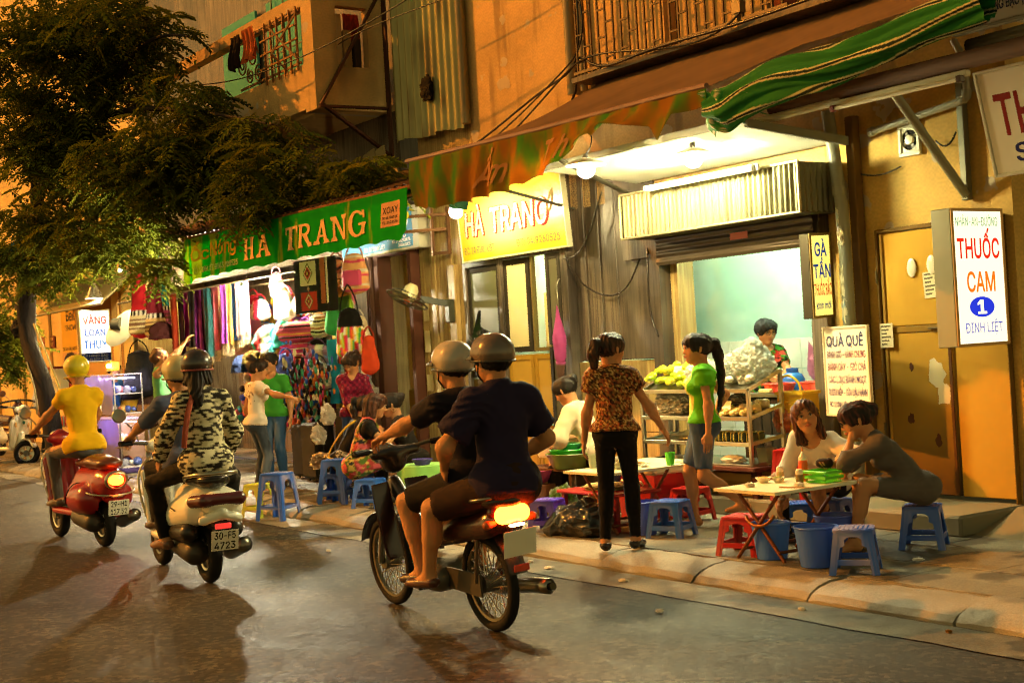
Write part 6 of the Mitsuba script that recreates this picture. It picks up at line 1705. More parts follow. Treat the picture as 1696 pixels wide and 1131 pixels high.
def scooter(label, M, col, style, lean=0, lamp=None, nums=('', ''), steer=0):
    t = thing('scooter', label, 'scooter')
    def put(name, m, mat, c, par=None, smooth=40, **k):
        return obj(name, xf(m, M), mat, (lambda v: c(xf((v, np.zeros((0, 3), int)), np.linalg.inv(M))[0])) if callable(c) else c, par or t, smooth=smooth, **k)
    wheel(put, 0, .225, .225, .050, 'a8a498')
    wheel(put, 1.27, .225, .225, .048, 'b4b0a0' if style != 'white' else '5a5850', steer=steer)
    body = [((.115, -.02, .46), (.12, .24, .44), .150, .135), ((-.115, -.02, .46), (-.12, .24, .44), .150, .135), ((0, -.16, .60), (0, .34, .60), .150, .14), ((0, -.27, .60), (0, -.25, .56), .115, .12), ((.06, .40, .50), (-.06, .40, .50), .12, .12)]
    if style == 'white': body = [((.10, -.16, .58), (.12, .26, .50), .125, .12), ((-.10, -.16, .58), (-.12, .26, .50), .125, .12), ((.04, -.33, .62), (-.04, -.33, .62), .085, .085), ((0, -.1, .62), (0, .35, .60), .14, .13)]
    def carve(P, d):
        q = np.sqrt(P[:, 1] ** 2 + (P[:, 2] - .225) ** 2) - .262
        d = np.maximum(d, np.where(np.abs(P[:, 0]) < .085, -q, -9)).astype(np.float32)
        return np.maximum(d, (P[:, 2] - .735)).astype(np.float32)
    put('rear_body', blob(body, .013, .05, carve), 'm_paint', col, smooth=True)
    sh = [((-.15, 1.0, .36), (-.17, 1.075, .78), .030, .030), ((.15, 1.0, .36), (.17, 1.075, .78), .030, .030), ((0, 1.02, .34), (0, 1.11, .88), .055, .06), ((-.10, 1.01, .34), (-.09, 1.09, .84), .045, .05), ((.10, 1.01, .34), (.09, 1.09, .84), .045, .05), ((-.13, .45, .30), (-.13, .98, .30), .032, .035), ((.13, .45, .30), (.13, .98, .30), .032, .035), ((0, .40, .30), (0, 1.0, .30), .035, .035), ((-.07, .4, .3), (-.07, 1., .3), .034, .034), ((.07, .4, .3), (.07, 1., .3), .034, .034)]
    put('leg_shield', blob(sh, .013, .035), 'm_paint', col, smooth=True)
    put('shield_trim', cat(*[tube(curve([(s * .165, .985, .33), (s * .205, 1.05, .56), (s * .205, 1.09, .78), (s * .10, 1.12, .90)], 14), .010, 6) for s in (-1, 1)]), 'm_metal', 'c2b89a', smooth=True)
    put('front_fender', blob([((0, 1.12, .42), (0, 1.30, .455), .062, .066), ((0, 1.30, .455), (0, 1.47, .36), .066, .05), ((0, 1.10, .55), (0, 1.12, .40), .06, .065)], .012, .04, lambda P, d: np.maximum(d, .232 - np.sqrt((P[:, 1] - 1.27) ** 2 + (P[:, 2] - .225) ** 2)).astype(np.float32)), 'm_paint', col, smooth=True)
    put('headset', blob([((-.10, 1.10, .985), (.10, 1.10, .985), .045, .045), ((0, 1.13, .93), (0, 1.14, 1.0), .075, .07), ((0, 1.16, .97), (0, 1.20, .985), .07, .06)], .012, .04), 'm_paint', col, smooth=True)
    hl = put('headlight', xf(lathe([(.07, -.02), (.074, .0), (.06, .02), (0, .03)], 24), frame((0, 1.235, .985), (1, 0, 0), (0, 0, 1), (0, 1, 0))), 'm_metal', 'd8d2b8')
    put('handlebar', tube(curve([(-.36, 1.0, 1.03), (-.2, 1.07, 1.02), (0, 1.10, 1.0), (.2, 1.07, 1.02), (.36, 1.0, 1.03)], 20), .016, 8), 'm_dull', '4a463c', smooth=True)
    for s in (-1, 1):
        put('grip', tube([(s * .26, 1.045, 1.025), (s * .37, .995, 1.03)], .021, 8), 'm_matte', '14120f')
        put('brake_lever', tube(curve([(s * .24, 1.08, 1.02), (s * .31, 1.09, 1.0), (s * .39, 1.04, 1.0)], 8), .006, 6), 'm_metal', 'b0ac9c')
        put('mirror_stem', tube(curve([(s * .2, 1.07, 1.03), (s * .26, 1.09, 1.16), (s * .33, 1.06, 1.22)], 10), .006, 6), 'm_metal', '8a877a')
        put('mirror', xf(lathe([(0, .012), (.05, .008), (.058, -.004), (0, -.01)], 20), frame((s * .35, 1.05, 1.25), (1, 0, 0), (0, .2, 1))), 'm_metal', '9a978a')
        put('turn_signal', ball((s * .125, 1.115, .72), (.022, .018, .045), 2), 'm_plastic', 'd08a3a' if style != 'cream' else 'd8a05a')
    sc_ = {'red': '5a2c14', 'white': '191612', 'cream': '4a2a16'}[style]
    put('seat', blob([((0, -.20, .775), (0, .05, .785), .125, .13, (0, 0, 1), 2.0), ((0, .05, .785), (0, .46, .76), .13, .085, (0, 0, 1), 2.0)], .011, .04), 'm_plastic', worn(sc_, .15, 6, 2), smooth=True)
    put('engine', blob([((-.10, -.02, .24), (-.10, .36, .27), .095, .085), ((0, .22, .30), (0, .40, .32), .11, .10)], .014, .03), 'm_dull', worn('3c3830', .2, 6, 3), smooth=True)
    put('exhaust', tube(curve([(.10, .35, .22), (.15, .1, .20), (.165, -.1, .24), (.17, -.34, .30)], 14), np.interp(np.arange(14), [0, 5, 7, 13], [.022, .03, .062, .058]), 12), 'm_metal', '7a766a', smooth=True)
    put('rear_fender', blob([((0, -.24, .46), (0, -.36, .33), .05, .035), ((-.05, -.26, .48), (.05, -.26, .48), .05, .05)], .012, .03), 'm_plastic', '15120f' if style == 'white' else col, smooth=True)
    if style == 'red':
        put('lamp_surround', xf(lathe([(.105, -.02), (.11, .0), (.088, .02), (.08, .012)], 28), frame((0, -.375, .63), (1, 0, 0), (0, -.15, .8), un((0, -1, -.15)))), 'm_metal', 'c0b494', smooth=True)
        put('tail_lamp', ball((0, -.375, .63), (.072, .035, .05), 2), 'm_plastic', 'c01a10', smooth=True, emit=lamp)
        for s in (-1, 1): put('cowl_seam', tube(curve([(s * .245, -.12, .62), (s * .268, .06, .58), (s * .268, .20, .50), (s * .24, .34, .40)], 14), .005, 5), 'm_matte', '200404', smooth=True)
        put('chrome_strip', tube(curve([(-.22, -.2, .53), (-.12, -.345, .50), (.12, -.345, .50), (.22, -.2, .53)], 20), .009, 6), 'm_metal', 'c8bca0', smooth=True)
        put('plate_lamp', bx(-.05, .05, -.40, -.36, .475, .495, .006), 'm_metal', 'c8bca0')
        plate(put, (0, -.405, .385), .19, .14, 12, *nums)
    else:
        tl = put('tail_lamp', blob([((-.13, -.385, .645), (.13, -.385, .645), .045, .045, (0, 0, 1), 1.0), ((-.175, -.27, .635), (-.13, -.385, .645), .045, .045), ((.175, -.27, .635), (.13, -.385, .645), .045, .045)], .010, .02), 'm_paint', '4a0a0a', smooth=True)
        put('tail_trim', blob([((-.13, -.34, .50), (0, -.40, .545), .035, .04), ((.13, -.34, .50), (0, -.40, .545), .035, .04)], .011, .02), 'm_paint', col, smooth=True)
        put('lower_skirt', blob([((-.17, -.1, .40), (-.16, .30, .38), .07, .07), ((.17, -.1, .40), (.16, .30, .38), .07, .07)], .013, .02), 'm_plastic', '1a1714', smooth=True)
        put('grab_rail', tube(curve([(-.15, .0, .78), (-.17, -.22, .82), (-.10, -.34, .83), (.10, -.34, .83), (.17, -.22, .82), (.15, .0, .78)], 26), .016, 8), 'm_metal', 'a8a490', smooth=True)
        put('red_reflector', bx(-.06, .06, -.40, -.38, .435, .475, .006), 'm_plastic', 'd01a14', emit=(.09, .006, .004, .3))
        plate(put, (0, -.415, .355), .20, .15, 14, *nums)
        put('side_badge', tube([(-.237, .0, .56), (-.235, .12, .575)], .006, 5), 'm_matte', '4a463a')
        if style == 'cream':
            put('shield_emblem', xf(lathe([(0, .006), (.028, .004), (.03, 0)], 18), frame((0, 1.165, .76), (1, 0, 0), (0, -.1, 1), (0, 1, 0))), 'm_plastic', '2a5a4a')
            put('script_badge', xf(tube(curve([(0, 0, 0), (.02, .018, 0), (.04, 0, 0), (.06, .016, 0), (.085, .002, 0), (.12, .012, 0)], 30), .003, 4), frame((.14, 1.125, .80), (-1, 0, .05), (0, 0, 1))), 'm_metal', '3a382e')
    put('foot_mat', bx(-.13, .13, .50, .94, .338, .346, .004), 'm_matte', '1a1814')
    return t


MR, MW_ = vframe(-12.78, 3.95, 0, 182), vframe(-9.86, 3.81, 0, 175.5)
scooter('glossy dark red scooter with its tail lamp glowing, ridden by a person in yellow', MR, '8a0d10', 'red', lamp=(6.5, .40, .02, 2.0), nums=('29-H1', '117.52'))
scooter('white scooter with dark red tail lamp and black seat carrying two riders', MW_, 'e2dec8', 'white', nums=('30-F5', '4723'))
scooter('cream scooter parked by the tree trunk', vframe(-25.94, 5.92, .06, 20, -5), 'e2d9ba', 'cream', steer=42)
t = thing('dark_motorbike', 'dark motorbike parked behind the cream scooter', 'motorbike')
MB = vframe(-28.3, 6.7, .1, 10)
obj('handlebar', xf(cat(tube(curve([(-.38, 1.0, 1.02), (-.2, 1.1, 1.06), (.2, 1.1, 1.06), (.38, 1.0, 1.02)], 14), .02, 8), tube([(0, 1.1, 1.05), (0, 1.25, .5)], .06, 10)), MB), 'm_dull', '2a2620', t, smooth=40)
obj('body', xf(blob([((0, .1, .7), (0, .8, .68), .12, .1), ((0, 1.1, .95), (0, 1.2, .6), .1, .08), ((0, .3, .4), (0, .8, .4), .15, .12)], .02, .05), MB), 'm_paint', '3a0f0c', t, smooth=True)
for y in (0, 1.25): obj('wheel', xf(torus((0, y, .28), .25, .04, 'x', 26, 8), MB), 'm_matte', '151310', t, smooth=True)


def underbone(label, M, lamp):
    t = thing('motorbike', label, 'motorbike')
    def put(name, m, mat, c, par=None, smooth=40, **k):
        return obj(name, xf(m, M), mat, c, par or t, smooth=smooth, **k)
    wheel(put, 0, .285, .285, .032, '7a7464', spokes=36, hubr=.055, rimw=.018)
    wheel(put, 1.24, .285, .285, .028, '7a7464', spokes=36, hubr=.045, rimw=.016)
    put('seat', blob([((0, -.24, .775), (0, .05, .775), .125, .13, (0, 0, 1), 2.1), ((0, .05, .775), (0, .52, .73), .13, .09, (0, 0, 1), 2.0)], .011, .04), 'm_plastic', '17120f', smooth=True)
    put('side_cover', blob([((.085, -.2, .64), (.10, .30, .56), .07, .075, (1, 0, 0), 1.4), ((-.085, -.2, .64), (-.10, .30, .56), .07, .075, (1, 0, 0), 1.4), ((0, -.27, .68), (0, .3, .62), .09, .10)], .012, .04, lambda P, d: np.maximum(d, P[:, 2] - .745).astype(np.float32)), 'm_paint', '2a0a0a', smooth=True)
    put('frame_tube', blob([((0, .28, .58), (0, .72, .48), .05, .05), ((0, .72, .48), (0, 1.06, .80), .055, .05)], .012, .03), 'm_paint', '1a1412', smooth=True)
    put('leg_shield', cat(*[slab_of(grid(lambda u, v, s=s: np.stack([s * (.06 + .15 * u * (1 - .3 * (v - .5) ** 2)), .92 + .12 * v - .05 * u, .36 + .46 * v], 1), 8, 14), .006) for s in (-1, 1)]), 'm_paint', '2a0c0a', smooth=True)
    put('engine', blob([((-.07, .42, .30), (.07, .42, .30), .10, .10), ((0, .50, .32), (0, .76, .36), .085, .075), ((-.12, .38, .29), (-.12, .44, .29), .08, .08)], .012, .025), 'm_dull', worn('6a665a', .25, 7, 3), smooth=True)
    put('exhaust', tube(curve([(.08, .62, .28), (.14, .42, .20), (.15, .1, .21), (.155, -.38, .27)], 16), np.interp(np.arange(16), [0, 5, 8, 15], [.016, .02, .042, .045]), 12), 'm_metal', '8f8a7a', smooth=True)
    put('muffler_tip', tube([(.155, -.37, .269), (.155, -.42, .274)], .022, 10), 'm_metal', '3a3830')
    for s in (-1, 1):
        put('swing_arm', tube([(s * .075, .30, .30), (s * .075, .0, .285)], .017, 8), 'm_dull', '5a5648')
        put('shock_absorber', cat(tube([(s * .095, -.01, .30), (s * .095, -.10, .66)], .013, 8), tube([(s * .095 + .028 * math.cos(a), -.025 - .0645 * a / 30 + 0, .36 + .0086 * a + .028 * .2 * math.sin(a)) for a in np.linspace(0, 30, 130)], .006, 5)), 'm_metal', '9a9484', smooth=True)
        put('fork', tube([(s * .07, 1.24, .285), (s * .065, 1.10, .78)], .021, 10), 'm_dull', '6a665a')
        put('grip', tube([(s * .22, .93, 1.035), (s * .35, .86, 1.04)], .02, 8), 'm_matte', '14120f')
        put('foot_peg', tube([(s * .09, .42, .24), (s * .24, .42, .25)], .014, 8), 'm_matte', '1a1814')
        put('rear_turn_signal', blob([((s * .10, -.29, .66), (s * .15, -.30, .66), .018, .026)], .008, .01), 'm_plastic', '9a4a14', smooth=True)
    put('headset', blob([((0, 1.04, .95), (0, 1.12, .98), .085, .075), ((-.14, 1.0, 1.0), (.14, 1.0, 1.0), .035, .035)], .012, .04), 'm_paint', '1c1412', smooth=True)
    put('handlebar', tube(curve([(-.35, .86, 1.04), (-.2, .95, 1.035), (0, 1.03, 1.0), (.2, .95, 1.035), (.35, .86, 1.04)], 18), .013, 8), 'm_dull', '5a564a', smooth=True)
    for nm, y0, r, a0, a1 in (('front_fender', 1.24, .315, .35, 2.6), ('rear_fender', 0, .335, 1.2, 2.9)):
        put(nm, slab_of(grid(lambda u, v: np.stack([(u - .5) * .11, y0 + (r + .02 * np.cos((u - .5) * PI)) * np.cos(a0 + (a1 - a0) * v), .285 + (r + .02 * np.cos((u - .5) * PI)) * np.sin(a0 + (a1 - a0) * v)], 1), 8, 26), .004), 'm_plastic', '1c1412', smooth=True)
    put('tail_lamp', blob([((-.06, -.33, .70), (.06, -.33, .70), .050, .050, (0, 1, 0), 1.2)], .008, .01), 'm_plastic', 'c01a10', smooth=True, emit=lamp)
    put('lamp_housing', blob([((-.06, -.25, .71), (.06, -.25, .71), .05, .05)], .010, .02), 'm_plastic', '3a0806', smooth=True)
    put('grab_rail', tube(curve([(-.12, -.1, .78), (-.13, -.28, .80), (.13, -.28, .80), (.12, -.1, .78)], 18), .012, 8), 'm_metal', '8a8676', smooth=True)
    put('chain_case', hull([(-.095, y, z) for y, z in ((-.05, .22), (-.05, .35), (.45, .24), (.45, .36))] + [(-.08, y, z) for y, z in ((-.05, .22), (-.05, .35), (.45, .24), (.45, .36))]), 'm_dull', '4a463c')
    put('red_reflector', bx(-.05, .05, -.372, -.36, .385, .425, .005), 'm_plastic', 'c23a1a')
    plate(put, (0, -.38, .545), .21, .15, 12, '', '')
    put('plate_lamp', bx(-.045, .045, -.385, -.35, .635, .650, .004), 'm_plastic', 'd8c8a0', emit=(.9, .62, .25, .4))
    return t


MK = vframe(-6.69, 4.27, 0, 178, -4)
underbone('worn dark motorbike with glowing tail lamp carrying two men in dark shirts', MK, (7.5, .50, .03, 2.0))


def on(M, y, x=0): return tuple((M @ A([x, y, 0, 1]))[:3])
# ---------------------------------------------------------------- the people of the photograph
HB, HBR = '15100c', '3a2415'


def glasses(J):
    H = lambda p: J['Rh'] @ (A(p, float) * J['hs']) + J['hc']
    J['put']('glasses', cat(*[tube([H((s * .031 + .024 * math.cos(a), .100, .012 + .017 * math.sin(a))) for a in np.arange(16) * PI / 8], .0022, 5, True) for s in (-1, 1)], *[tube([H((s * .055, .098, .016)), H((s * .083, .0, .014))], .0022, 5) for s in (-1, 1)], tube([H((-.008, .101, .014)), H((.008, .101, .014))], .002, 5)), 'm_metal', '2a241c', smooth=True)


def plaid(v):
    u, w = (v[:, 0] * 15) % 1, (v[:, 2] * 13) % 1
    c = lerp(np.tile(hx('7a1830'), (len(v), 1)), np.tile(hx('4a1024'), (len(v), 1)), ((u < .45) ^ (w < .45)).astype(float) * .8)
    return lerp(c, np.tile(hx('b88a8a'), (len(v), 1)), (((u > .70) & (u < .74)) | ((w > .70) & (w < .75))).astype(float) * .45)


def floral(cs, s, th=(.40, .52, .60)):
    cs = [hx(c) for c in cs]
    def f(v):
        a, b = fz(v, s, 2, 3) * .5 + .5, fz(v + 7.3, s * 1.3, 2, 5) * .5 + .5
        c = np.tile(cs[0], (len(v), 1))
        for k, q in enumerate((a > th[1], b > th[1], (a < th[0]), b > th[2] + .05)):
            c = np.where(q[:, None], cs[1 + k % (len(cs) - 1)], c)
        return c
    return f


def tweed(v):
    row = np.floor(v[:, 2] / .0145 + .2 * nz(v, 6.0, 3))
    k = nz(np.stack([v[:, 0] * 30 + row * 7.31, v[:, 1] * 30 + row * 3.7, row * 0], 1), 1.0, 2) + .25 * nz(v, 45.0, 5)
    return lerp(np.tile(hx('2c261e'), (len(v), 1)), np.tile(hx('cdc29c'), (len(v), 1)), sss(-.2, .2, k))


def speck(*cs):
    pal = np.stack([hx(c) for c in cs])
    return lambda v: pal[np.random.default_rng(len(v)).integers(0, len(cs), len(v))] * (1 + .2 * fz(v, 9, 2, 1))[:, None]


denim = lambda c, fade=.35: (lambda v: lerp(worn(c, .2, 5, 2)(v), np.tile(hx('8a94a0'), (len(v), 1)), fade * sss(.5, .8, fz(v * [3, 3, .8], 4, 2, 6) * .5 + .5)))
G = lambda c: worn(c, .10, 6, 1)
RIDE = dict(lean=(10, 8), feet=[(-.13, .45, .415), (.13, .45, .415)], knees=[(-.25, 1, .8), (.25, 1, .8)], elbows=[(-.8, -.4, -.6), (.8, -.4, -.6)], palms=[(.2, -.1, -1), (-.2, -.1, -1)], curl=(.8, .8), face_on=False)
person('yellow shirted rider with a yellow helmet on the dark red scooter', on(MR, .42), 182, 1.13, hip=.92, **{**RIDE, 'hands': [(-.30, .575, 1.06), (.30, .575, 1.06)]}, head=(0, -4, 0), top=dict(col=G('e6b416'), sleeve=.42, hem=-.05, loose=.024, wrinkle=.014, neck=.085), bottom=dict(col=denim('5a544c', .5), loose=.006, waist=.02), shoes=dict(col='5a4a38'), hair=dict(style='short', col=HB, low=-.07), helmet=dict(col='d2bc18', z=-.052, tilt=.0, rim='b8a414', peak=False), girth=.98)
person('rider in a grey blue shirt and cream helmet driving the white scooter', on(MW_, .44), 175.5, 1.05, hip=.885, **{**RIDE, 'hands': [(-.30, .56, 1.06), (.30, .56, 1.06)]}, head=(12, -2, 0), fem=False, top=dict(col=G('4a5470'), sleeve=.9, hem=-.05, loose=.022), bottom=dict(col='1a1814'), shoes=dict(col='3a2a1c'), hair=dict(style='short', col=HB), helmet=dict(col='b8ac7a', z=-.02, rim='5a5240'))
person('long haired passenger in a black and white tweed jacket on the white scooter', on(MW_, -.06), 175.5, 1.08, hip=.90, lean=(3, 6), feet=[(-.24, .34, .33), (.24, .34, .33)], knees=[(-.7, 1, .3), (.7, 1, .3)], hands=[(-.26, .30, .92), (.26, .30, .92)], elbows=[(-.8, -.6, -.3), (.8, -.6, -.3)], head=(-28, -2, 0), face_on=False, girth=1.04, fine=.56,
       top=dict(name='jacket', col=tweed, sleeve=1.9, hem=-.08, loose=.024, neck=.055), bottom=dict(col='15120f', loose=.008), shoes=dict(col='6a4a34'), hair=dict(style='long', col='100b09', hi='2a1a10', len=.08, vol=.012), helmet=dict(col='2a1c18', z=.0, tilt=.1, rim='8a3a30'),
       extras=lambda J: J['put']('bag_strap', tube(curve([J['nb'] + A([-.07, -.07, .02]), J['chest'] + A([-.15, -.135, -.02]), J['waist'] + A([-.19, -.13, -.06])], 14), .022, 8, flat=((0, 1, 0), .35)), 'm_cloth', '9a4a34', smooth=True))
person('man in a black shirt and pale helmet driving the motorbike', on(MK, .16, .0), 178, 1.06, hip=.86, lean=(14, 14), feet=[(-.20, .32, .32), (.20, .32, .32)], knees=[(-.55, 1, .6), (.55, 1, .6)], hands=[(-.30, .70, 1.07), (.30, .70, 1.07)], elbows=[(-.8, -.3, -.5), (.8, -.3, -.5)], palms=[(.2, -.1, -1), (-.2, -.1, -1)], curl=(.8, .8), face_on=False, fem=False, head=(6, 0, 0),
       top=dict(col=G('1e1a22'), sleeve=.6, hem=-.04, loose=.030, wrinkle=.018), bottom=dict(name='shorts', col='1c1814', len=.85, loose=.03), shoes=dict(col='3a2a20', sandal=True), hair=dict(style='short', col=HB), helmet=dict(col='a39a88', z=-.01, rim='4a463a', peakcol='2a2620'))
person('broad man in a navy shirt, shorts and sandals riding behind on the motorbike', on(MK, -.20), 178, 1.07, hip=.86, lean=(4, 4), feet=[(-.25, .50, .32), (.25, .50, .32)], knees=[(-.75, 1, .35), (.75, 1, .35)], hands=[(-.24, .26, .95), (.24, .26, .95)], elbows=[(-.9, -.5, -.3), (.9, -.5, -.3)], face_on=False, fem=False, girth=1.09, head=(4, -2, 0),
       top=dict(col=G('231c34'), sleeve=.75, hem=-.06, loose=.034, wide=.016, wrinkle=.020), bottom=dict(name='shorts', col=G('2a1a14'), len=.88, loose=.030), shoes=dict(col='4a2a1c', sandal=True), hair=dict(style='short', col=HB), helmet=dict(col='5a4a3c', z=.005, rim='2a241c', peakcol='2a241c'))
# at the souvenir stall
person('man in a green sleeveless shirt reaching up to the hanging scarves', (-18.05, 6.45, .12), 62, 1.09, hip=.96, lean=(0, -4), hands=[(-.02, .50, 2.02), (.12, .50, 1.98)], elbows=[(-.6, .5, -.2), (.6, .3, -.2)], head=(0, 48, 0), fem=False, face_on=True, fine=1.25, palms=[(0, 1, 0), (0, 1, 0)], top=dict(name='vest', col=G('5f9a62'), sleeve=.0, hem=-.03, neck=.06), bottom=dict(col=denim('8a8a8a')), shoes=dict(col='3a3228'), hair=dict(style='short', col='4a2c18', vol=.006),
       extras=lambda J: J['put']('watch', torus(tuple(J['wr'][0]), .031, .011, 'z', 20, 6), 'm_plastic', '14120f', smooth=True))
person('girl in a white printed shirt and jeans pointing along the stall', (-14.62, 6.30, .12), 88, .94, hip=.82, lean=(2, 3), hands=[(-.20, .06, .78), (.56, .22, 1.08)], elbows=[(-.4, -1, 0), (.3, -.4, -1)], palms=[(1, 0, 0), (0, 0, -1)], point=(False, True), head=(-28, -8, 0), fine=1.15, top=dict(col=lambda v: np.where(((fz(v, 15, 2, 4) > .12) & (fz(v, 34, 2, 7) > .04) & (v[:, 1] < -.03) & (np.abs(v[:, 0] + .01) < .10) & (v[:, 2] > .99) & (v[:, 2] < 1.25))[:, None], hx('7a6450'), hx('ddd0bc')), sleeve=.45, hem=-.03, loose=.018, neck=.085), bottom=dict(name='jeans', col=denim('3c434c', .4), loose=.006, waist=.04), shoes=dict(col='8a6a4a'), hair=dict(style='bun', col=HB, hi=HBR, at=(0, -.085, .115)))
person('boy in a green shirt and blue jeans beside the pointing girl', (-15.52, 6.92, .12), -48, .98, hip=.865, lean=(2, 3), head=(-6, -4, 0), fem=False, fine=1.15, top=dict(col=lambda v: np.where(((np.abs(v[:, 0]) < .06) & (np.abs(v[:, 2] - 1.13) < .025) & (v[:, 1] > .05) & (fz(v, 60, 1, 2) > -.2))[:, None], hx('c8d8b8'), hx('3a8a2c')), sleeve=.6, hem=-.03), bottom=dict(name='jeans', col=denim('2c4a6a', .3), loose=.012), shoes=dict(col='4a3a28'), hair=dict(style='short', col=HB, hi='251a12', bangs=1.0))
person('woman in a burgundy checked shirt looking down beside the clothes', (-14.45, 7.45, .12), -30, .95, hip=.83, lean=(4, 6), hands=[(-.20, .10, .80), (-.02, .22, .72)], hair=dict(style='pony', col=HB, hi=HBR, bangs=1.0, tail=[(0, -.15, -.03), (0, -.13, -.10)]), head=(-30, -34, 0), fine=1.1, top=dict(col=plaid, sleeve=1.25, hem=-.02, loose=.018, neck=.075, neckpt=(0, .05, .03)), bottom=dict(name='jeans', col=denim('2a3a5a'), loose=.006), shoes=dict(col='2a2018'), extras=lambda J: (J['put']('collar', tube(curve([J['nb'] + A([-.075, -.02, .03]), J['nb'] + A([-.06, .055, .0]), J['nb'] + A([0, .085, -.06]), J['nb'] + A([.06, .055, .0]), J['nb'] + A([.075, -.02, .03])], 20), .014, 7, flat=((0, 1, 0), .5)), 'm_cloth', '6a1830', smooth=True), J['put']('belt', torus(tuple(J['pel'] + A([0, .0, .10])), .128, .012, 'z', 30, 6), 'm_cloth', 'b88a2c', smooth=True)))
SEAT = dict(hip=.40, elbows=[(-.8, -.2, -.6), (.8, -.2, -.6)])
person('seated woman in a black jacket with a yellow bag strap and glasses', (-13.15, 6.62, .12), 76, .98, lean=(24, 30), feet=[(-.10, .36, .075), (.10, .40, .075)], hands=[(-.10, .42, .56), (.12, .44, .58)], head=(-18, -18, 0), hair=dict(style='pony', col=HB, hi=HBR, tail=[(0, -.13, -.05), (0, -.09, -.13)]), top=dict(name='jacket', col=G('13110f'), sleeve=1.9, hem=-.02, loose=.022), bottom=dict(name='skirt', col=lambda v: np.where((((v[:, 0] + v[:, 2]) * 55 % 1) < .4)[:, None], hx('b8ae90'), hx('2a261e')), skirt=True, len=.9, round=True), shoes=dict(col='1a1612'), fine=1.1,
       extras=lambda J: (J['put']('bag_strap', tube(curve([J['nb'] + A([.06, -.07, .02]), J['chest'] + A([.02, -.145, .03]), J['waist'] + A([-.06, -.16, .02]), J['pel'] + A([.10, -.17, .06]), J['pel'] + A([.2, -.05, .04])], 20), .014, 7, flat=((0, 1, 0), .5)), 'm_cloth', 'c89a2c', smooth=True), glasses(J)), **SEAT)
person('seated woman in a red flowered apron dress over a black top', (-12.46, 6.42, .12), 66, 1.0, lean=(16, 22), feet=[(-.12, .38, .095), (.12, .34, .095)], hands=[(-.06, .42, .68), (.10, .40, .70)], head=(-6, -14, 0), hair=dict(style='bob', col='2a1810', hi='5a3420', len=.10, bangs=1.0), top=dict(name='blouse', col='15120f', sleeve=.5, hem=.05, loose=.010), dress=dict(col=floral(('a03a34', '4a5a20', 'b89a4a', 'c85a5a', '2a2a2a'), 15), sleeve=0, len=.95, loose=.022, hole=.105, neck=.09), girth=1.05, shoes=dict(col='8a8878', r=.006), fine=1.05, **SEAT)
person('seated woman with hoop earrings facing the flowered apron', (-12.50, 7.12, .12), 232, .98, lean=(20, 22), feet=[(-.10, .36, .075), (.10, .36, .075)], hands=[(-.06, .34, .72), (.12, .40, .5)], head=(12, -14, 0), hair=dict(style='bun', col=HB, hi='2a1c14', bangs=.6), top=dict(col='1c1814', sleeve=1.0, hem=-.02), bottom=dict(col='17140f'), shoes=dict(col='1a1612'), fine=1.1, extras=lambda J: J['put']('earring', torus(tuple(J['hc'] + J['Rh'] @ A([-.085, -.01, -.045])), .018, .0035, 'x', 18, 5), 'm_metal', 'd8c080', smooth=True), **SEAT)
t = thing('green_cloth_table', 'low table under a pale green cloth between the seated women', 'table')
obj('cloth', slab_of(grid(lambda u, v: np.stack([-12.05 + (.26 + .05 * v + .025 * v * np.sin(u * 2 * PI * 7)) * np.cos(2 * PI * u), 6.95 + (.26 + .05 * v + .025 * v * np.sin(u * 2 * PI * 7)) * np.sin(2 * PI * u), .50 - .36 * v], 1), 70, 8), .004), 'm_cloth', '8ac060', t, smooth=True)
obj('top', lathe([(0, .505), (.255, .505), (.262, .495)], 36, (-12.05, 6.95, 0)), 'm_cloth', '92c468', t)
basin('purple woven bowl on the green cloth', -11.95, 6.88, .508, .10, .055, '4a3a90', 'bowl', True)
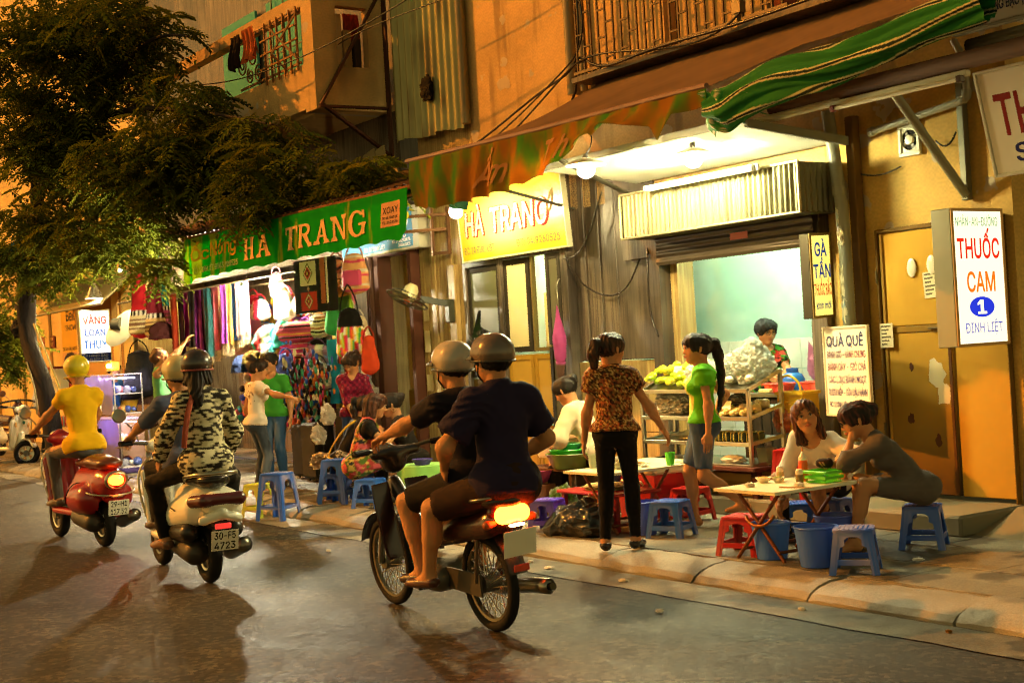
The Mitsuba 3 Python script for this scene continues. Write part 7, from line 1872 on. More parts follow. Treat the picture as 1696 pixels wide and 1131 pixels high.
# at the food stall
person('woman in a flowered blouse and black leggings standing with her back turned', (-7.86, 6.12, .12), 134, .945, hip=.835, lean=(1, 1), hands=[(-.25, .10, .74), (.34, .17, .82)], elbows=[(-.5, -1, 0), (.5, -1, -.2)], feet=[(-.11, -.02, .075), (.10, .05, .075)], head=(-40, -4, 0), hair=dict(style='pony', col='1c120c', hi='4a2c18', tail=[(0, -.165, -.03), (0, -.155, -.11)]), palms=[(.8, .2, 0), (-.6, .3, -.5)],
       top=dict(name='blouse', col=speck('3a2416', '8a6a3a', 'c8a060', '5a3420', 'a0502c', '1f140c', '7a4a28'), sleeve=.42, hem=.02, loose=.026, neck=.07, wide=.016), bottom=dict(name='leggings', col='120f0d', loose=.006, wrinkle=.003), shoes=dict(col='1a130f', r=.005), girth=1.04, fine=.9)
person('girl with a long ponytail in a bright green shirt and denim shorts walking', (-8.16, 7.22, .12), 228, .925, hip=.81, lean=(-2, -2), feet=[(-.10, -.28, .20), (.08, .10, .075)], knees=[(-.1, 1, .0), (.1, 1, 0)], hands=[(-.23, -.04, .74), (.22, -.08, .84)], elbows=[(-.3, -1, 0), (.3, -1, 0)], head=(16, 0, 0), hair=dict(style='pony', col='100c0a', hi='241a14', bangs=1.15, tail=[(.0, -.165, -.05), (0, -.18, -.20), (0, -.17, -.34), (0, -.15, -.46)]), palms=[(.9, .1, 0), (-.9, .1, 0)],
       top=dict(col=lambda v: np.where(((v[:, 1] > .045) & (np.abs(v[:, 0]) < .10))[:, None], hx('c2bc52'), hx('54a614')), sleeve=.38, hem=.02, loose=.030, neck=.095, wide=.020), bottom=dict(name='shorts', col=denim('34465c', .35), len=.86, loose=.022, waist=.10), fine=.9, shoes=dict(col='4a3420', sandal=True, name='sandal', high=-.052, r=.004),
       extras=lambda J: (J['put']('pocket_flap', bx(-.155, -.085, -.135, -.12, .90, .945, .004), 'm_cloth', '2c3c50'), J['put']('button', ball((-.12, -.138, .915), .008, 1), 'm_metal', 'c8a04a')))


person('vendor woman with short hair and glasses behind the kitchen counter', (-9.78, 9.50, .20), 8 - 40, .95, hip=.83, lean=(8, 10), hands=[(-.05, .40, .98), (.06, .48, 1.0)], elbows=[(-.8, -.2, -.5), (.8, -.2, -.5)], head=(16, -12, 0), hair=dict(style='short', col='14100d', vol=.018, bangs=1.0), girth=1.12, top=dict(col=floral(('2a1a14', 'a82a24', '3a7a2a', 'b84a3a', '14110f'), 14), sleeve=.6, hem=-.05, loose=.02), bottom=dict(col='1a1814'), fine=1.1, extras=glasses)
person('woman in a beige blouse crouched at the table, looking up at the camera', (-7.02, 7.38, .12), -84, .96, hip=.39, lean=(40, 34), side=-6, twist=8, feet=[(-.16, .26, .075), (.16, .32, .075)], knees=[(-.15, 1, .9), (.25, 1, .9)], hands=[(-.40, .46, .58), (.06, .50, .26)], elbows=[(-.9, .0, -.3), (.9, .2, .0)], palms=[(.3, -.2, .9), (-.6, .2, -.6)], curl=(.7, .6), head=(42, 4, 12), hair=dict(style='loose', col='2c180c', hi='6a3c1c', len=.15, vol=.016),
       top=dict(name='blouse', col=G('d6c4ac'), sleeve=1.75, hem=-.02, loose=.020, neck=.085, neckpt=(0, .06, .03)), bottom=dict(name='leggings', col='14110f', loose=.008), shoes=dict(col='2a1c14'), fine=.85, extras=lambda J: (J['put']('watch', torus(tuple(J['wr'][1] + A([0, 0, .03])), .030, .008, 'z', 20, 6), 'm_metal', 'b8b09a', smooth=True), J['put']('held_parcel', blob([(J['wr'][0] + A([-.02, .09, .02]), J['wr'][0] + A([.03, .11, .02]), .035, .03)], .008, .01), 'm_cloth', '2a1c14', smooth=True)))
person('woman in a grey knitted dress seated on a blue stool, chin on her hand', (-6.20, 7.36, .12), 231, .97, hip=.40, girth=.93, lean=(36, 44), feet=[(-.08, .46, .075), (.10, .40, .075)], knees=[(-.05, 1, .8), (.1, 1, .8)], hands=[(-.04, .42, .80), (.10, .48, .50)], elbows=[(-.3, .6, -1.2), (.6, .3, -.4)], palms=[(.5, -.7, .3), (-.1, .2, -1)], curl=(.9, .35), head=(0, -20, 0), hair=dict(style='bun', col='140e0b', hi='4a2418', bangs=.9, at=(0, -.115, .02)),
       dress=dict(col=lambda v: hx('585149') * (1 + .12 * fz(v, 12, 2, 3) + .05 * np.sin(v[:, 2] * 700))[:, None], sleeve=1.35, len=.78, loose=.014, neck=.072), fine=.85, extras=lambda J: (glasses(J), J['put']('bracelet', torus(tuple(J['wr'][0] + A([0, -.01, -.06])), .029, .006, 'z', 20, 6), 'm_metal', 'c89a3a', smooth=True), J['put']('anklet', torus(tuple(J['an'][0] + A([0, 0, .035])), .041, .005, 'z', 20, 6), 'm_matte', '1a1410', smooth=True)))
person('person in a cream blouse bent over behind the second table', (-9.78, 7.42, .12), 205, 1.0, hip=.52, lean=(26, 30), feet=[(-.12, .42, .075), (.12, .45, .075)], hands=[(-.1, .4, .62), (.14, .42, .62)], elbows=[(-.8, -.3, -.5), (.8, -.3, -.5)], head=(0, -30, 0), hair=dict(style='bun', col=HB), top=dict(name='blouse', col=G('cdb892'), sleeve=1.5, hem=-.04, loose=.024, wide=.014), bottom=dict(col='241a14'), shoes=dict(col='1a1612'), face_on=False, fine=1.1)
solo('stool_box', 'low wooden box seat under the person in the cream blouse', 'box', bx(-9.98, -9.58, 7.3, 7.62, .122, .47, .01), 'm_matte', worn('4a3018', .3, 5, 2))
person('dark haired man in a blue shirt standing by the glass showcase', (-22.9, 7.35, .12), 30, 1.0, head=(8, 0, 0), fem=False, hair=dict(style='short', col=HB), top=dict(col='3a6a9a', sleeve=.6, hem=-.03), bottom=dict(col='2a2620'), shoes=dict(col='1a1612'), fine=1.6)
person('man in a white shirt near the tree and the parked scooter', (-27.6, 7.5, .12), 30, 1.02, fem=False, hair=dict(style='short', col=HB), top=dict(col='d0c8b4', sleeve=1.9, hem=-.03), bottom=dict(col='2a2620'), shoes=dict(col='1a1612'), fine=1.6)
# ---------------------------------------------------------------- goods of the souvenir stall
GOODS = [
    ('sling', 'red sling bag with pale striped panel hanging at the stall end', -21.63, 7.45, 3.17, 0.38, 0.95, 'b01f22', 'd8c490', 'band'),
    ('sling', 'dark red striped sling bag beside the red one at the stall end', -21.39, 7.6, 3.07, 0.38, 0.90, '7a2028', 'e0b468', 'band'),
    ('sling', 'teal and pink striped sling bag behind the two red bags', -21.54, 7.8, 3.13, 0.23, 0.81, '2f8a7a', 'c8507a', 'band'),
    ('hat', 'dark felt cap under the red sling bags', -20.84, 7.5, 2.34, 0.33, 0.24, '2c1a14', '8a2020', 'plain'),
    ('pouch', 'black rucksack with straps hanging at the stall end', -21.53, 7.35, 1.92, 0.50, 0.67, '14120f', '2a241c', 'plain'),
    ('pouch', 'black and yellow rucksack hanging below the black one', -21.90, 7.35, 1.35, 0.46, 0.54, '191510', 'b58a1c', 'panel'),
    ('pouch', 'brown rucksack with tan pocket beside the yellow one', -21.56, 7.45, 1.27, 0.34, 0.54, '3a2412', '8a5a24', 'panel'),
    ('pouch', 'pale pink wrapped purse hanging under the glaring bulb', -18.75, 7.9, 2.18, 0.16, 0.43, 'd8a08a', 'e8c8b0', 'plain'),
    ('pouch', 'orange patterned case hanging left of the pale purses', -18.70, 7.8, 2.14, 0.14, 0.31, 'b4441c', 'e0b070', 'band'),
    ('pouch', 'cream striped purse beside the orange case', -18.43, 7.85, 2.18, 0.16, 0.38, 'd8c0a0', 'b07a5a', 'band'),
    ('pouch', 'pink tied purse with hanging straps', -18.44, 8.0, 2.35, 0.18, 0.51, 'c87a8a', 'e0b8a0', 'band'),
    ('pouch', 'white drawstring pouch hanging below the banner left edge', -17.21, 7.9, 2.56, 0.27, 0.37, 'dccfb8', 'c8b090', 'plain'),
    ('pouch', 'pink flowered pouch hanging above the white pouch', -17.84, 8.1, 2.86, 0.20, 0.33, 'd08a9a', 'e8d0c0', 'band'),
    ('hat', 'patchwork cap in red, teal and white', -17.31, 7.7, 2.12, 0.34, 0.29, 'a02a2a', '3aa89a', 'patch'),
    ('hat', 'teal satin cap beside the patchwork cap', -16.86, 7.7, 2.15, 0.24, 0.32, '2f9a94', '1f7a78', 'plain'),
    ('hat', 'checked square cap in yellow and teal below the patchwork cap', -17.03, 7.65, 1.87, 0.34, 0.24, 'd0a82c', '2f8a94', 'patch'),
    ('hat', 'black square cap with coloured fringe left of the boy', -17.62, 7.6, 1.79, 0.25, 0.16, '191410', 'c8a02a', 'plain'),
    ('hat', 'second black cap with bright points hanging low', -17.88, 7.55, 1.74, 0.25, 0.22, '161210', '3a6ac0', 'plain'),
    ('fold', 'pink and orange woven blanket on top of the folded stack', -16.63, 7.85, 2.13, 0.43, 0.27, 'c8506a', 'd89a4a', 'stripe'),
    ('fold', 'magenta blanket with white bands, second of the folded stack', -16.66, 7.85, 1.85, 0.41, 0.17, 'c03a6a', 'e0b0b8', 'stripe'),
    ('fold', 'dark red blanket, third of the folded stack', -16.71, 7.85, 1.71, 0.37, 0.13, '8a2420', 'c88a3a', 'stripe'),
    ('fold', 'orange and pink blanket, fourth of the folded stack', -16.65, 7.85, 1.61, 0.39, 0.16, 'd0622a', 'c83a72', 'stripe'),
    ('pouch', 'blue pointed pouch hanging beside the boy', -16.58, 7.6, 1.72, 0.24, 0.25, '2240a0', 'b0a0c0', 'plain'),
    ('pouch', 'pink and purple bag low behind the boy', -16.58, 7.8, 1.33, 0.22, 0.24, 'b03a7a', 'd87a4a', 'stripe'),
    ('pouch', 'grey tote bag with white panel hanging under the banner', -16.39, 8.0, 2.20, 0.31, 0.39, '8d8a80', '2c2620', 'panel'),
    ('pouch', 'lilac checked bag under the grey tote', -16.28, 7.9, 1.81, 0.35, 0.29, '8a5a80', 'b08aa0', 'patch'),
    ('pouch', 'grey bag with white diamond pattern', -16.09, 7.8, 1.59, 0.36, 0.34, '5d5c50', 'c8c4b4', 'patch'),
    ('pouch', 'olive woven bag under the diamond bag', -16.16, 7.8, 1.30, 0.35, 0.26, '8a7a3a', '6a5a28', 'patch'),
    ('pouch', 'bright green glittery pouch hanging under the striped rucksacks', -15.79, 7.95, 2.33, 0.25, 0.39, '2f9a4a', '7ac87a', 'plain'),
    ('pouch', 'blue and white patterned bag behind the green pouch', -15.93, 8.15, 2.39, 0.27, 0.29, '8a94b0', 'c8b0b8', 'patch'),
    ('pack', 'pink striped rucksack hanging at the top of the stall', -15.79, 8.0, 2.86, 0.27, 0.39, 'd0805a', 'e0b08a', 'stripe'),
    ('pack', 'orange striped rucksack beside the pink one', -15.10, 7.9, 2.88, 0.31, 0.45, 'd89a62', 'c84a6a', 'stripe'),
    ('pouch', 'tan leather bag under the pink striped rucksack', -15.45, 7.85, 2.55, 0.26, 0.16, 'a8742c', '8a5a20', 'plain'),
    ('tote', 'black tote bag covered with bright sequins', -14.93, 7.7, 2.21, 0.32, 0.56, '14120f', 'd8b02c', 'confetti'),
    ('pouch', 'red orange drawstring bag hanging on the timber post', -14.47, 7.7, 1.86, 0.18, 0.42, 'b83a1a', 'd8603a', 'plain'),
    ('scarfy', 'turquoise straps hanging beside the burgundy shirt', -15.78, 7.9, 1.85, 0.16, 0.72, '2a94b4', '1f7a9a', 'plain'),
    ('scarfy', 'dark purple cloth hanging behind the turquoise straps', -16.25, 8.05, 1.80, 0.13, 0.78, '4a1f3a', '2a1420', 'plain'),
    ('scarfy', 'striped cloth hanging at the right end of the stall', -15.36, 8.1, 1.67, 0.11, 0.52, '4a6a8a', '8a7a94', 'stripe'),
]
SCARVES = [
    ('reddish brown', -20.42, 7.55, 1.10, '8a2f18'),
    ('dark plum', -20.27, 7.61, 1.00, '2f1a24'),
    ('magenta', -20.21, 7.67, 0.82, 'a01a6a'),
    ('black', -19.67, 7.55, 0.84, '14110f'),
    ('purple', -19.56, 7.61, 0.93, '6a2060'),
    ('dark brown', -19.52, 7.67, 0.98, '3a2018'),
    ('teal green', -19.03, 7.55, 1.00, '1f4a4c'),
    ('salmon pink', -18.91, 7.61, 0.91, 'c8606a'),
    ('cream', -18.85, 7.67, 0.86, 'd8c49a'),
    ('violet', -18.43, 7.55, 0.83, '8a3a94'),
    ('ochre striped', -18.40, 7.61, 0.85, 'c89a4a'),
    ('royal blue', -18.37, 7.67, 0.80, '3a62b4'),
    ('dusky mauve', -17.87, 7.55, 0.74, '8a5a5a'),
    ('rose', -17.80, 7.61, 0.70, 'b87a84'),
]
GAX = un([.82, .57, 0]); GN = un([.57, -.82, 0])


def pattern(kind, c1, c2, w, h, seed):
    a, b = C(c1), C(c2)
    r = np.random.default_rng(seed)
    pal = np.stack([a, b, hx('d8c8a8'), hx('2a2420'), hx('c83a5a'), a * .6])
    def fn(q):                                                  # q: (across, down) from 0 to 1 and a point
        u, v, p = q
        n = len(u)
        if kind == 'stripe':
            k = np.floor(v * (13 + 4 * (seed % 3)) + .15 * np.sin(u * 9)).astype(int)
            c = pal[(k * 7 + k * k * 3 + seed) % 6]
            c = np.where((k % 2 == 0)[:, None], a, c)
        elif kind == 'band':
            c = np.where((v < .58)[:, None], a, np.where((np.floor(v * 30) % 2 == 0)[:, None], b, hx('7a5a3a')))
            c = np.where(((v > .58) & (v < .66))[:, None], np.where((np.floor(u * 12) % 2 == 0)[:, None], hx('2a2420'), hx('dccfb0')), c)
            c = np.where((v > .93)[:, None], a, c)
        elif kind == 'patch':
            k = np.floor(u * 4).astype(int) * 5 + np.floor(v * 4).astype(int) * 3
            c = pal[:3][(k + seed) % 3] * np.where((((u * 4) % 1 < .12) | ((v * 4) % 1 < .12)), .55, 1)[:, None]
        elif kind == 'panel':
            c = np.where(((v > .35) & (v < .9) & (u > .15) & (u < .85))[:, None], b, a)
        elif kind == 'confetti':
            k = (np.floor(u * 22) * 31 + np.floor(v * 26 + .5 * np.floor(u * 22)) * 17).astype(int)
            pc = np.stack([hx(x) for x in ('e0c23a', 'd8402a', 'e8e0d0', '3a9a4a', 'e08a2a', 'b8d04a', 'd03a6a')])
            c = np.where((v < .36)[:, None], a, pc[(k * 7919 >> 3) % 7])
        else:
            c = np.tile(a, (n, 1)) * .9 + .1 * b
        return c * (1 + .22 * fz(p, 9, 3, seed))[:, None]
    return fn


def bag(kind, label, x, y, zt, w, h, c1, c2, pat, seed):
    w, h = w * 1.25, h * 1.12
    cat_ = {'hat': 'cap', 'fold': 'blanket', 'scarfy': 'cloth', 'pack': 'rucksack', 'tote': 'bag', 'sling': 'bag', 'pouch': 'bag'}[kind]
    nm = {'hat': 'cap', 'fold': 'folded_blanket', 'scarfy': 'hanging_cloth', 'pack': 'rucksack', 'tote': 'tote_bag', 'sling': 'sling_bag', 'pouch': 'hanging_bag'}[kind]
    t = thing(nm, label, cat_)
    o = A([x, y, zt])
    pt = pattern(pat, c1, c2, w, h, seed)
    hang_ = kind in ('sling', 'pouch', 'pack', 'tote')
    d = {'hat': .5, 'fold': .62, 'scarfy': .12}.get(kind, .42) * w
    strap = .45 * h if kind in ('sling', 'tote') else .22 * h
    nu, nv = 44, 40
    def f(u, v):
        a = 2 * PI * u
        ca, sa = np.cos(a), np.sin(a)
        if kind == 'fold':
            e = .35
            px = np.sign(ca) * np.abs(ca) ** e * w / 2; py = np.sign(sa) * np.abs(sa) ** e * d / 2
            q = np.clip(1.02 - np.abs(2 * v - 1) ** 6, 0, 1); z = -h * v
        elif kind == 'hat':
            q = np.sqrt(np.clip(1 - (1 - v) ** 2.6, 0, 1)); px, py, z = ca * w / 2, sa * d, -h * v
        elif kind == 'sling':
            q = .25 + .75 * v ** .8; q = q * np.clip((1.001 - v) * 9, 0, 1) ** .5; px, py, z = ca * w / 2, sa * d / 2, -h * v
        elif kind == 'scarfy':
            q = .8 + .2 * np.sin(v * 7 + seed); px, py, z = ca * w / 2, sa * d / 2, -h * v
        else:
            q = (.42 + .58 * np.sin(np.clip(v * 1.15 + .12, 0, 1) * PI / 2)) * np.clip((1.001 - v) * 7, 0, 1) ** .5 * np.clip(v * 14 + .02, 0, 1) ** .5
            px, py, z = ca * w / 2, sa * d / 2, -h * v
        lump = 1 + .14 * nz(np.stack([ca * 2, sa * 2, v * 4 + seed * 3], 1), 1.0, seed)
        return o + (px * q * lump)[:, None] * GAX + (py * q * lump)[:, None] * GN + z[:, None] * A([0, 0, 1.])
    m = grid(f, nu, nv)
    vv = (o[2] - m[0][:, 2]) / h
    uu = np.clip(((m[0] - o) @ GAX) / w + .5, 0, 1)
    col = pt((uu, vv, m[0]))
    obj('body', m, 'm_cloth', lambda _: col, t, smooth=True)
    if hang_:
        top = o + A([0, 0, .0])
        for s in (-1, 1):
            obj('strap', tube(curve([top + GAX * s * w * .30 + A([0, 0, -.12 * h]), top + GAX * s * w * .2 + A([0, 0, strap * .5]), top + A([0, 0, strap])], 10), .010, 6, flat=(GN, .5)), 'm_cloth', C(c1) * .6, t, smooth=True)
    if kind == 'pack':
        obj('pocket', xf(bx(-w * .32, w * .32, -.03, .03, -.2 * h, .2 * h, .02), frame(o + GN * d * .52 + A([0, 0, -h * .62]), GAX, -GN, (0, 0, 1))), 'm_cloth', lambda v: np.where((np.sin((o[2] - v[:, 2]) / h * 60) > 0)[:, None], C(c2), C(c1)), t)
    return t


for i, g in enumerate(GOODS): bag(*g, seed=i + 3)
rk = np.random.default_rng(31)
for i, (nm, c1, c2) in enumerate((('crimson', 'b02030', 'd8b080'), ('orange', 'd86a20', 'f0d0a0'), ('lime green', '8ab830', '3a5a20'), ('sky blue', '4a8ac0', 'e0e0d0'), ('violet', '7a3a9a', 'd0a0d0'), ('cream', 'dccfae', 'a8744a'), ('hot pink', 'd03a80', 'e8b0c0'), ('mustard', 'c8961e', '6a3a1a'), ('black', '1a1612', 'c83a2a'), ('turquoise', '2a9a90', 'd8d0a0'), ('rust', '9a4420', 'e0a860'), ('navy', '1f2a60', 'c8c0b0'))):
    for k, pt in enumerate(('stripe', 'patch', 'panel')):
        j = i * 3 + k
        bag('pouch', f"small {nm} {('striped', 'checked', 'pocketed')[k]} pouch in the dense hanging display of the stall", -18.3 + (j % 9) * .34 + rk.uniform(-.06, .06), 7.9 + rk.uniform(0, .25), 2.55 - .40 * (j // 9) + rk.uniform(-.08, .08), rk.uniform(.18, .27), rk.uniform(.24, .34), c1, c2, pt, j + 60)
for i, (nm, x, y, h, c) in enumerate(SCARVES):
    w = .24
    t = thing('scarf', f'{nm} scarf with fringed end hanging from the stall rail', 'scarf', 'scarves hanging from the rail of the stall')
    def f(u, v, x=x, y=y, h=h, i=i):
        return np.stack([x + (u - .5) * w * (1 + .05 * np.sin(v * 4 + i)), y + .022 * np.sin(u * 9 + i) * (.3 + v) + .006 * np.sin(v * 5 + i * 2), 2.74 - h * v], 1)
    cc = C(c)
    obj('cloth', slab_of(grid(f, 14, 22), .004), 'm_cloth', (lambda cc, i: lambda v: cc * (1 + .2 * fz(v, 7, 2, i) + (.35 * (np.sin(v[:, 2] * 34 + v[:, 0] * 9) > .55) if i % 3 == 1 else 0))[:, None])(cc, i), t, smooth=True)
    obj('fringe', cat(*[bar((x + (k / 7 - .5) * w * .95, y, 2.745 - h), (x + (k / 7 - .5) * w + .004 * math.sin(k * 3 + i), y - .01, 2.745 - h - .17), .007, .004) for k in range(8)]), 'm_cloth', 'cdb68a', t, kind='stuff')
t = thing('embroidered_hanging', 'black embroidered wall hanging with red diamonds below the green banner', 'wall hanging')
EM = frame((-15.98, 7.5, 2.19), un([1, .12, 0]), (0, 0, 1))
obj('cloth', xf(bx(0, .95, 0, .66, -.008, 0), EM), 'm_cloth', worn('1a1712', .2, 6, 2), t)
for nm, m, c in (('cream_panel', bx(.14, .50, .34, .64, 0, .003), 'd2c49a'), ('red_panel', bx(.14, .50, .03, .26, 0, .003), 'a82a1c'), ('stripe', bx(.60, .70, .10, .66, 0, .003), 'a85a34'), ('stripe', bx(.72, .76, .1, .66, 0, .003), 'cfc4a0')):
    obj(nm, xf(m, EM), 'm_cloth', c, t)
for x, y, s in ((.32, .49, .13), (.32, .145, .11), (.32, .30, .035)):
    for k, c in ((1.0, '6a5a2a'), (.82, 'd8c8a0'), (.66, 'b83a2a'), (.40, '2a2018'), (.22, 'd0a04a')):
        pg = Polygon([(x - s * k * .9, y), (x, y + s * k), (x + s * k * .9, y), (x, y - s * k)])
        obj('diamond', xf(mv(prism(pg, .0016), z=.004 + .0018 * (1 - k) * 3), EM), 'm_cloth', c, t)
# little dolls' heap beside the boy, as one mass
rr = np.random.default_rng(5)
ms, cs = [], []
for i in range(420):
    p = (-16.0 + rr.normal(0, .30), 7.55 + rr.normal(0, .07), 1.25 + rr.normal(0, .19))
    m = ball(p, (rr.uniform(.012, .026), rr.uniform(.012, .026), rr.uniform(.03, .055)), 1)
    ms.append(m); cs.append(np.tile(hx(['8a2020', '2a2018', 'c8b890', '2a4a9a', '3a7a5a', 'c86a2a', 'b03a5a', '14110f'][i % 8]), (len(m[0]), 1)))
cs = np.vstack(cs)
obj('key_charm_heap', cat(*ms), 'm_cloth', lambda _: cs, smooth=True, kind='stuff', label='dense heap of little cloth dolls and charms hanging beside the boy')
ms, cs = [], []
for i in range(520):
    p = (rr.uniform(-19.6, -16.0), 8.25 + rr.normal(0, .10), rr.uniform(.75, 2.5))
    m = ball(p, (rr.uniform(.03, .08), rr.uniform(.03, .06), rr.uniform(.04, .11)), 1)
    ms.append(m); cs.append(np.tile(hx(['c86a7a', 'd8c8b0', '3a8a8a', 'c8a02a', '8a4a9a', 'd05a3a', '2a3a8a', 'b8a890', '2a2018'][i % 9]), (len(m[0]), 1)))
cs2 = np.vstack(cs)
obj('trinket_wall', cat(*ms), 'm_cloth', lambda _: cs2, smooth=True, kind='stuff', label='mass of small purses and trinkets hanging behind the glaring bulb')
for i, (x, z0, z1, w, c) in enumerate(((-15.75, .13, .84, .42, '2c2a22'), (-16.25, .13, .80, .40, '1a1814'), (-15.2, .13, 1.0, .5, '14120f'))):
    t = thing('suitcase', ['olive grey suitcase standing behind the boy', 'black suitcase behind the olive one', 'tall black suitcase behind the seated women'][i], 'suitcase')
    obj('case', bx(x, x + w, 7.35 + .1 * i, 7.62 + .1 * i, z0 + .03, z1, .03), 'm_cloth', worn(c, .2, 5, i), t)
    obj('handle', tube([(x + w + .004, 7.45 + .1 * i, .45), (x + w + .03, 7.45 + .1 * i, .48), (x + w + .03, 7.45 + .1 * i, .60), (x + w + .004, 7.45 + .1 * i, .63)], .012, 8), 'm_plastic', '0f0e0c', t, smooth=True)
    for dx in (.06, w - .06): obj('wheel', torus((x + dx, 7.42 + .1 * i, .152), .02, .01, 'y', 14, 6), 'm_plastic', '0c0b0a', t)
for i, (p, r, sd) in enumerate((((-14.55, 7.15, .95), (.13, .1, .17), 3), ((-14.7, 7.1, .72), (.13, .1, .16), 6), ((-14.35, 6.95, .45), (.22, .15, .13), 8))):
    solo('clear_bag', ['clear bag with white wrapping hanging by the burgundy shirt', 'clear bag hanging below the first one by the burgundy shirt', 'foil wrapped parcels lying behind the blue stools'][i], 'bag', crumple(p, tuple(.8 * q for q in r), sd, 5, .45), 'm_film' if i < 2 else 'm_metal', 'dcd8c8' if i < 2 else worn('b8a48a', .4, 12, 2), smooth=40)
# glass counters with trinkets past the red scooter
for i, (x0, x1, y0, y1, z0, z1, lab_, c) in enumerate(((-22.9, -21.0, 6.75, 7.2, .95, 1.55, 'glass showcase with trinkets behind the yellow rider', 'c8c0d8'), (-21.6, -19.9, 6.45, 6.9, .2, .9, 'lilac wrapped glass counter beside the red scooter', 'b4a8e0'))):
    t = thing('glass_counter', lab_, 'showcase')
    obj('base', bx(x0, x1, y0, y1, .125, z0, .01), 'm_matte', '8a6a4a' if i == 0 else '4a3a6a', t)
    for zz in (z0, (z0 + z1) / 2): obj('shelf', bx(x0 + .02, x1 - .02, y0 + .02, y1 - .02, zz + .001, zz + .015), 'm_plastic', 'c8c0b8', t)
    for x in (x0, x1 - .02):
        for y in (y0, y1 - .02): obj('frame_post', bx(x, x + .02, y, y + .02, z0 + .016, z1), 'm_metal', 'b8b4a8', t)
    obj('top', bx(x0, x1, y0, y1, z1, z1 + .02, .005), 'm_plastic', c, t)
    obj('wrapping', slab_of(grid(lambda u, v: np.stack([x0 + (x1 - x0) * u, y0 - .012 - .02 * np.abs(np.sin(u * 17 + 3 * v)), z0 + (z1 - z0) * v], 1), 40, 10), .003), 'm_film', c, t, smooth=True)
    obj('tube_light', tube([(x0 + .06, (y0 + y1) / 2 + .12, z1 - .05), (x1 - .06, (y0 + y1) / 2 + .12, z1 - .05)], .012, 8), 'm_plastic', 'ffffff', t, smooth=True, emit=(7.5, 7.0, 10.5, .6))
    q = [ball((rr.uniform(x0 + .1, x1 - .1), rr.uniform(y0 + .08, y1 - .08), zz + .07), rr.uniform(.035, .07), 1) for zz in (z0, (z0 + z1) / 2) for _ in range(16)]
    cq = np.vstack([np.tile(hx(['a04a3a', 'd8d0c0', '4a5a9a', '8a8a94', 'c89a4a'][k % 5]), (len(m[0]), 1)) for k, m in enumerate(q)])
    obj('trinkets', cat(*q), 'm_plastic', lambda _: cq, t, smooth=True, kind='stuff')
t = thing('display_lamp', 'small glowing yellow display lamp above the glass showcase', 'lamp')
obj('shade', bx(-22.0, -21.7, 6.95, 7.1, 1.62, 1.78, .02), 'm_plastic', 'e0b040', t)
obj('bulb', ball((-21.66, 6.9, 1.70), .035, 1), 'm_plastic', 'ffffff', t, smooth=True, emit=(22, 14, 3.5, 1.0))
obj('stem', tube([(-21.85, 7.0, 1.57), (-21.85, 7.0, 1.64)], .012, 6), 'm_dull', '8a7a4a', t)
t = thing('menu_stand', 'white board on a red framed stand behind the tree', 'board')
obj('board', bx(-25.9, -24.6, 7.15, 7.18, 1.15, 1.72, .004), 'm_plastic', 'd8d2bc', t)
obj('frame', cat(bx(-25.95, -24.55, 7.12, 7.149, 1.72, 1.76), bx(-25.95, -25.9, 7.12, 7.18, .12, 1.719), bx(-24.6, -24.55, 7.12, 7.18, .12, 1.719)), 'm_matte', '8a2a1a', t)
t = thing('snack_rack', 'rack of small packets below the white board', 'rack')
obj('rack', cat(*[bx(-24.9, -23.6, 6.95, 7.12, z, z + .02) for z in (.4, .7, 1.0)]), 'm_dull', '8a8470', t, kind='stuff')
q = [bx(x, x + .07, 6.93, 6.96, z, z + .17) for z in (.42, .72, 1.02) for x in np.arange(-24.88, -23.65, .09)]
cq = np.repeat(np.stack([hx(['c8402a', 'd8d0b8', '3a5aa0', 'd8a02a', 'a0a8b0'][(i * 7 + i * i) % 5]) for i in range(len(q))]), 8, 0)
obj('packets', cat(*q), 'm_plastic', lambda _: cq, t, smooth=True, kind='stuff')
t = thing('bell_lamp', 'grey bell shaped lamp hanging under the pale awning', 'lamp')
obj('shade', slab_of(lathe([(.02, .2), (.05, .19), (.08, .1), (.17, -.08)], 26, (-25.4, 7.9, 3.05)), .004), 'm_plastic', worn('6a6654', .2, 6, 2), t, smooth=True)
obj('bulb', ball((-25.4, 7.9, 3.0), .045, 2), 'm_plastic', 'ffffff', t, smooth=True, emit=(1300, 1000, 480, 2.0))
obj('cord', tube([(-25.4, 7.9, 3.24), (-25.4, 7.95, 3.4)], .008, 6), 'm_plastic', '2a2620', t)
t = thing('stand_fan', 'dark backed white fan on the wall beside the lit sign', 'fan')
obj('motor', xf(lathe([(0, -.2), (.12, -.18), (.13, 0), (0, 0)], 20), frame((-23.9, 7.9, 2.42), (0, 0, 1), un([.6, -.8, 0]))), 'm_plastic', '3a3c34', t, smooth=40)
obj('guard', xf(slab_of(lathe([(0, .06), (.2, .05), (.30, 0)], 28), .008), frame((-23.9, 7.9, 2.36), un([.6, .8, .3]), (0, .35, 1))), 'm_plastic', 'c8c4ac', t, smooth=40)
# ---------------------------------------------------------------- the house with the balcony above the stall
BH = thing('balcony_house', 'old house with a grilled concrete balcony above the souvenir stall', 'house')
CRG = '8a8252'


def corrug(u, v):
    x = -15.05 + 1.66 * u
    return np.stack([x, 8.55 + .022 * np.cos(2 * PI * x / .155) - .02 * u, 4.16 + .28 * (1 - u) * .3 + (4.2 + .03 * np.sin(x * 19) * (v < .05)) * v + .03 * nz(np.stack([x * 8, x * 0, x * 0], 1), 1., 3) * (v < .02)], 1)


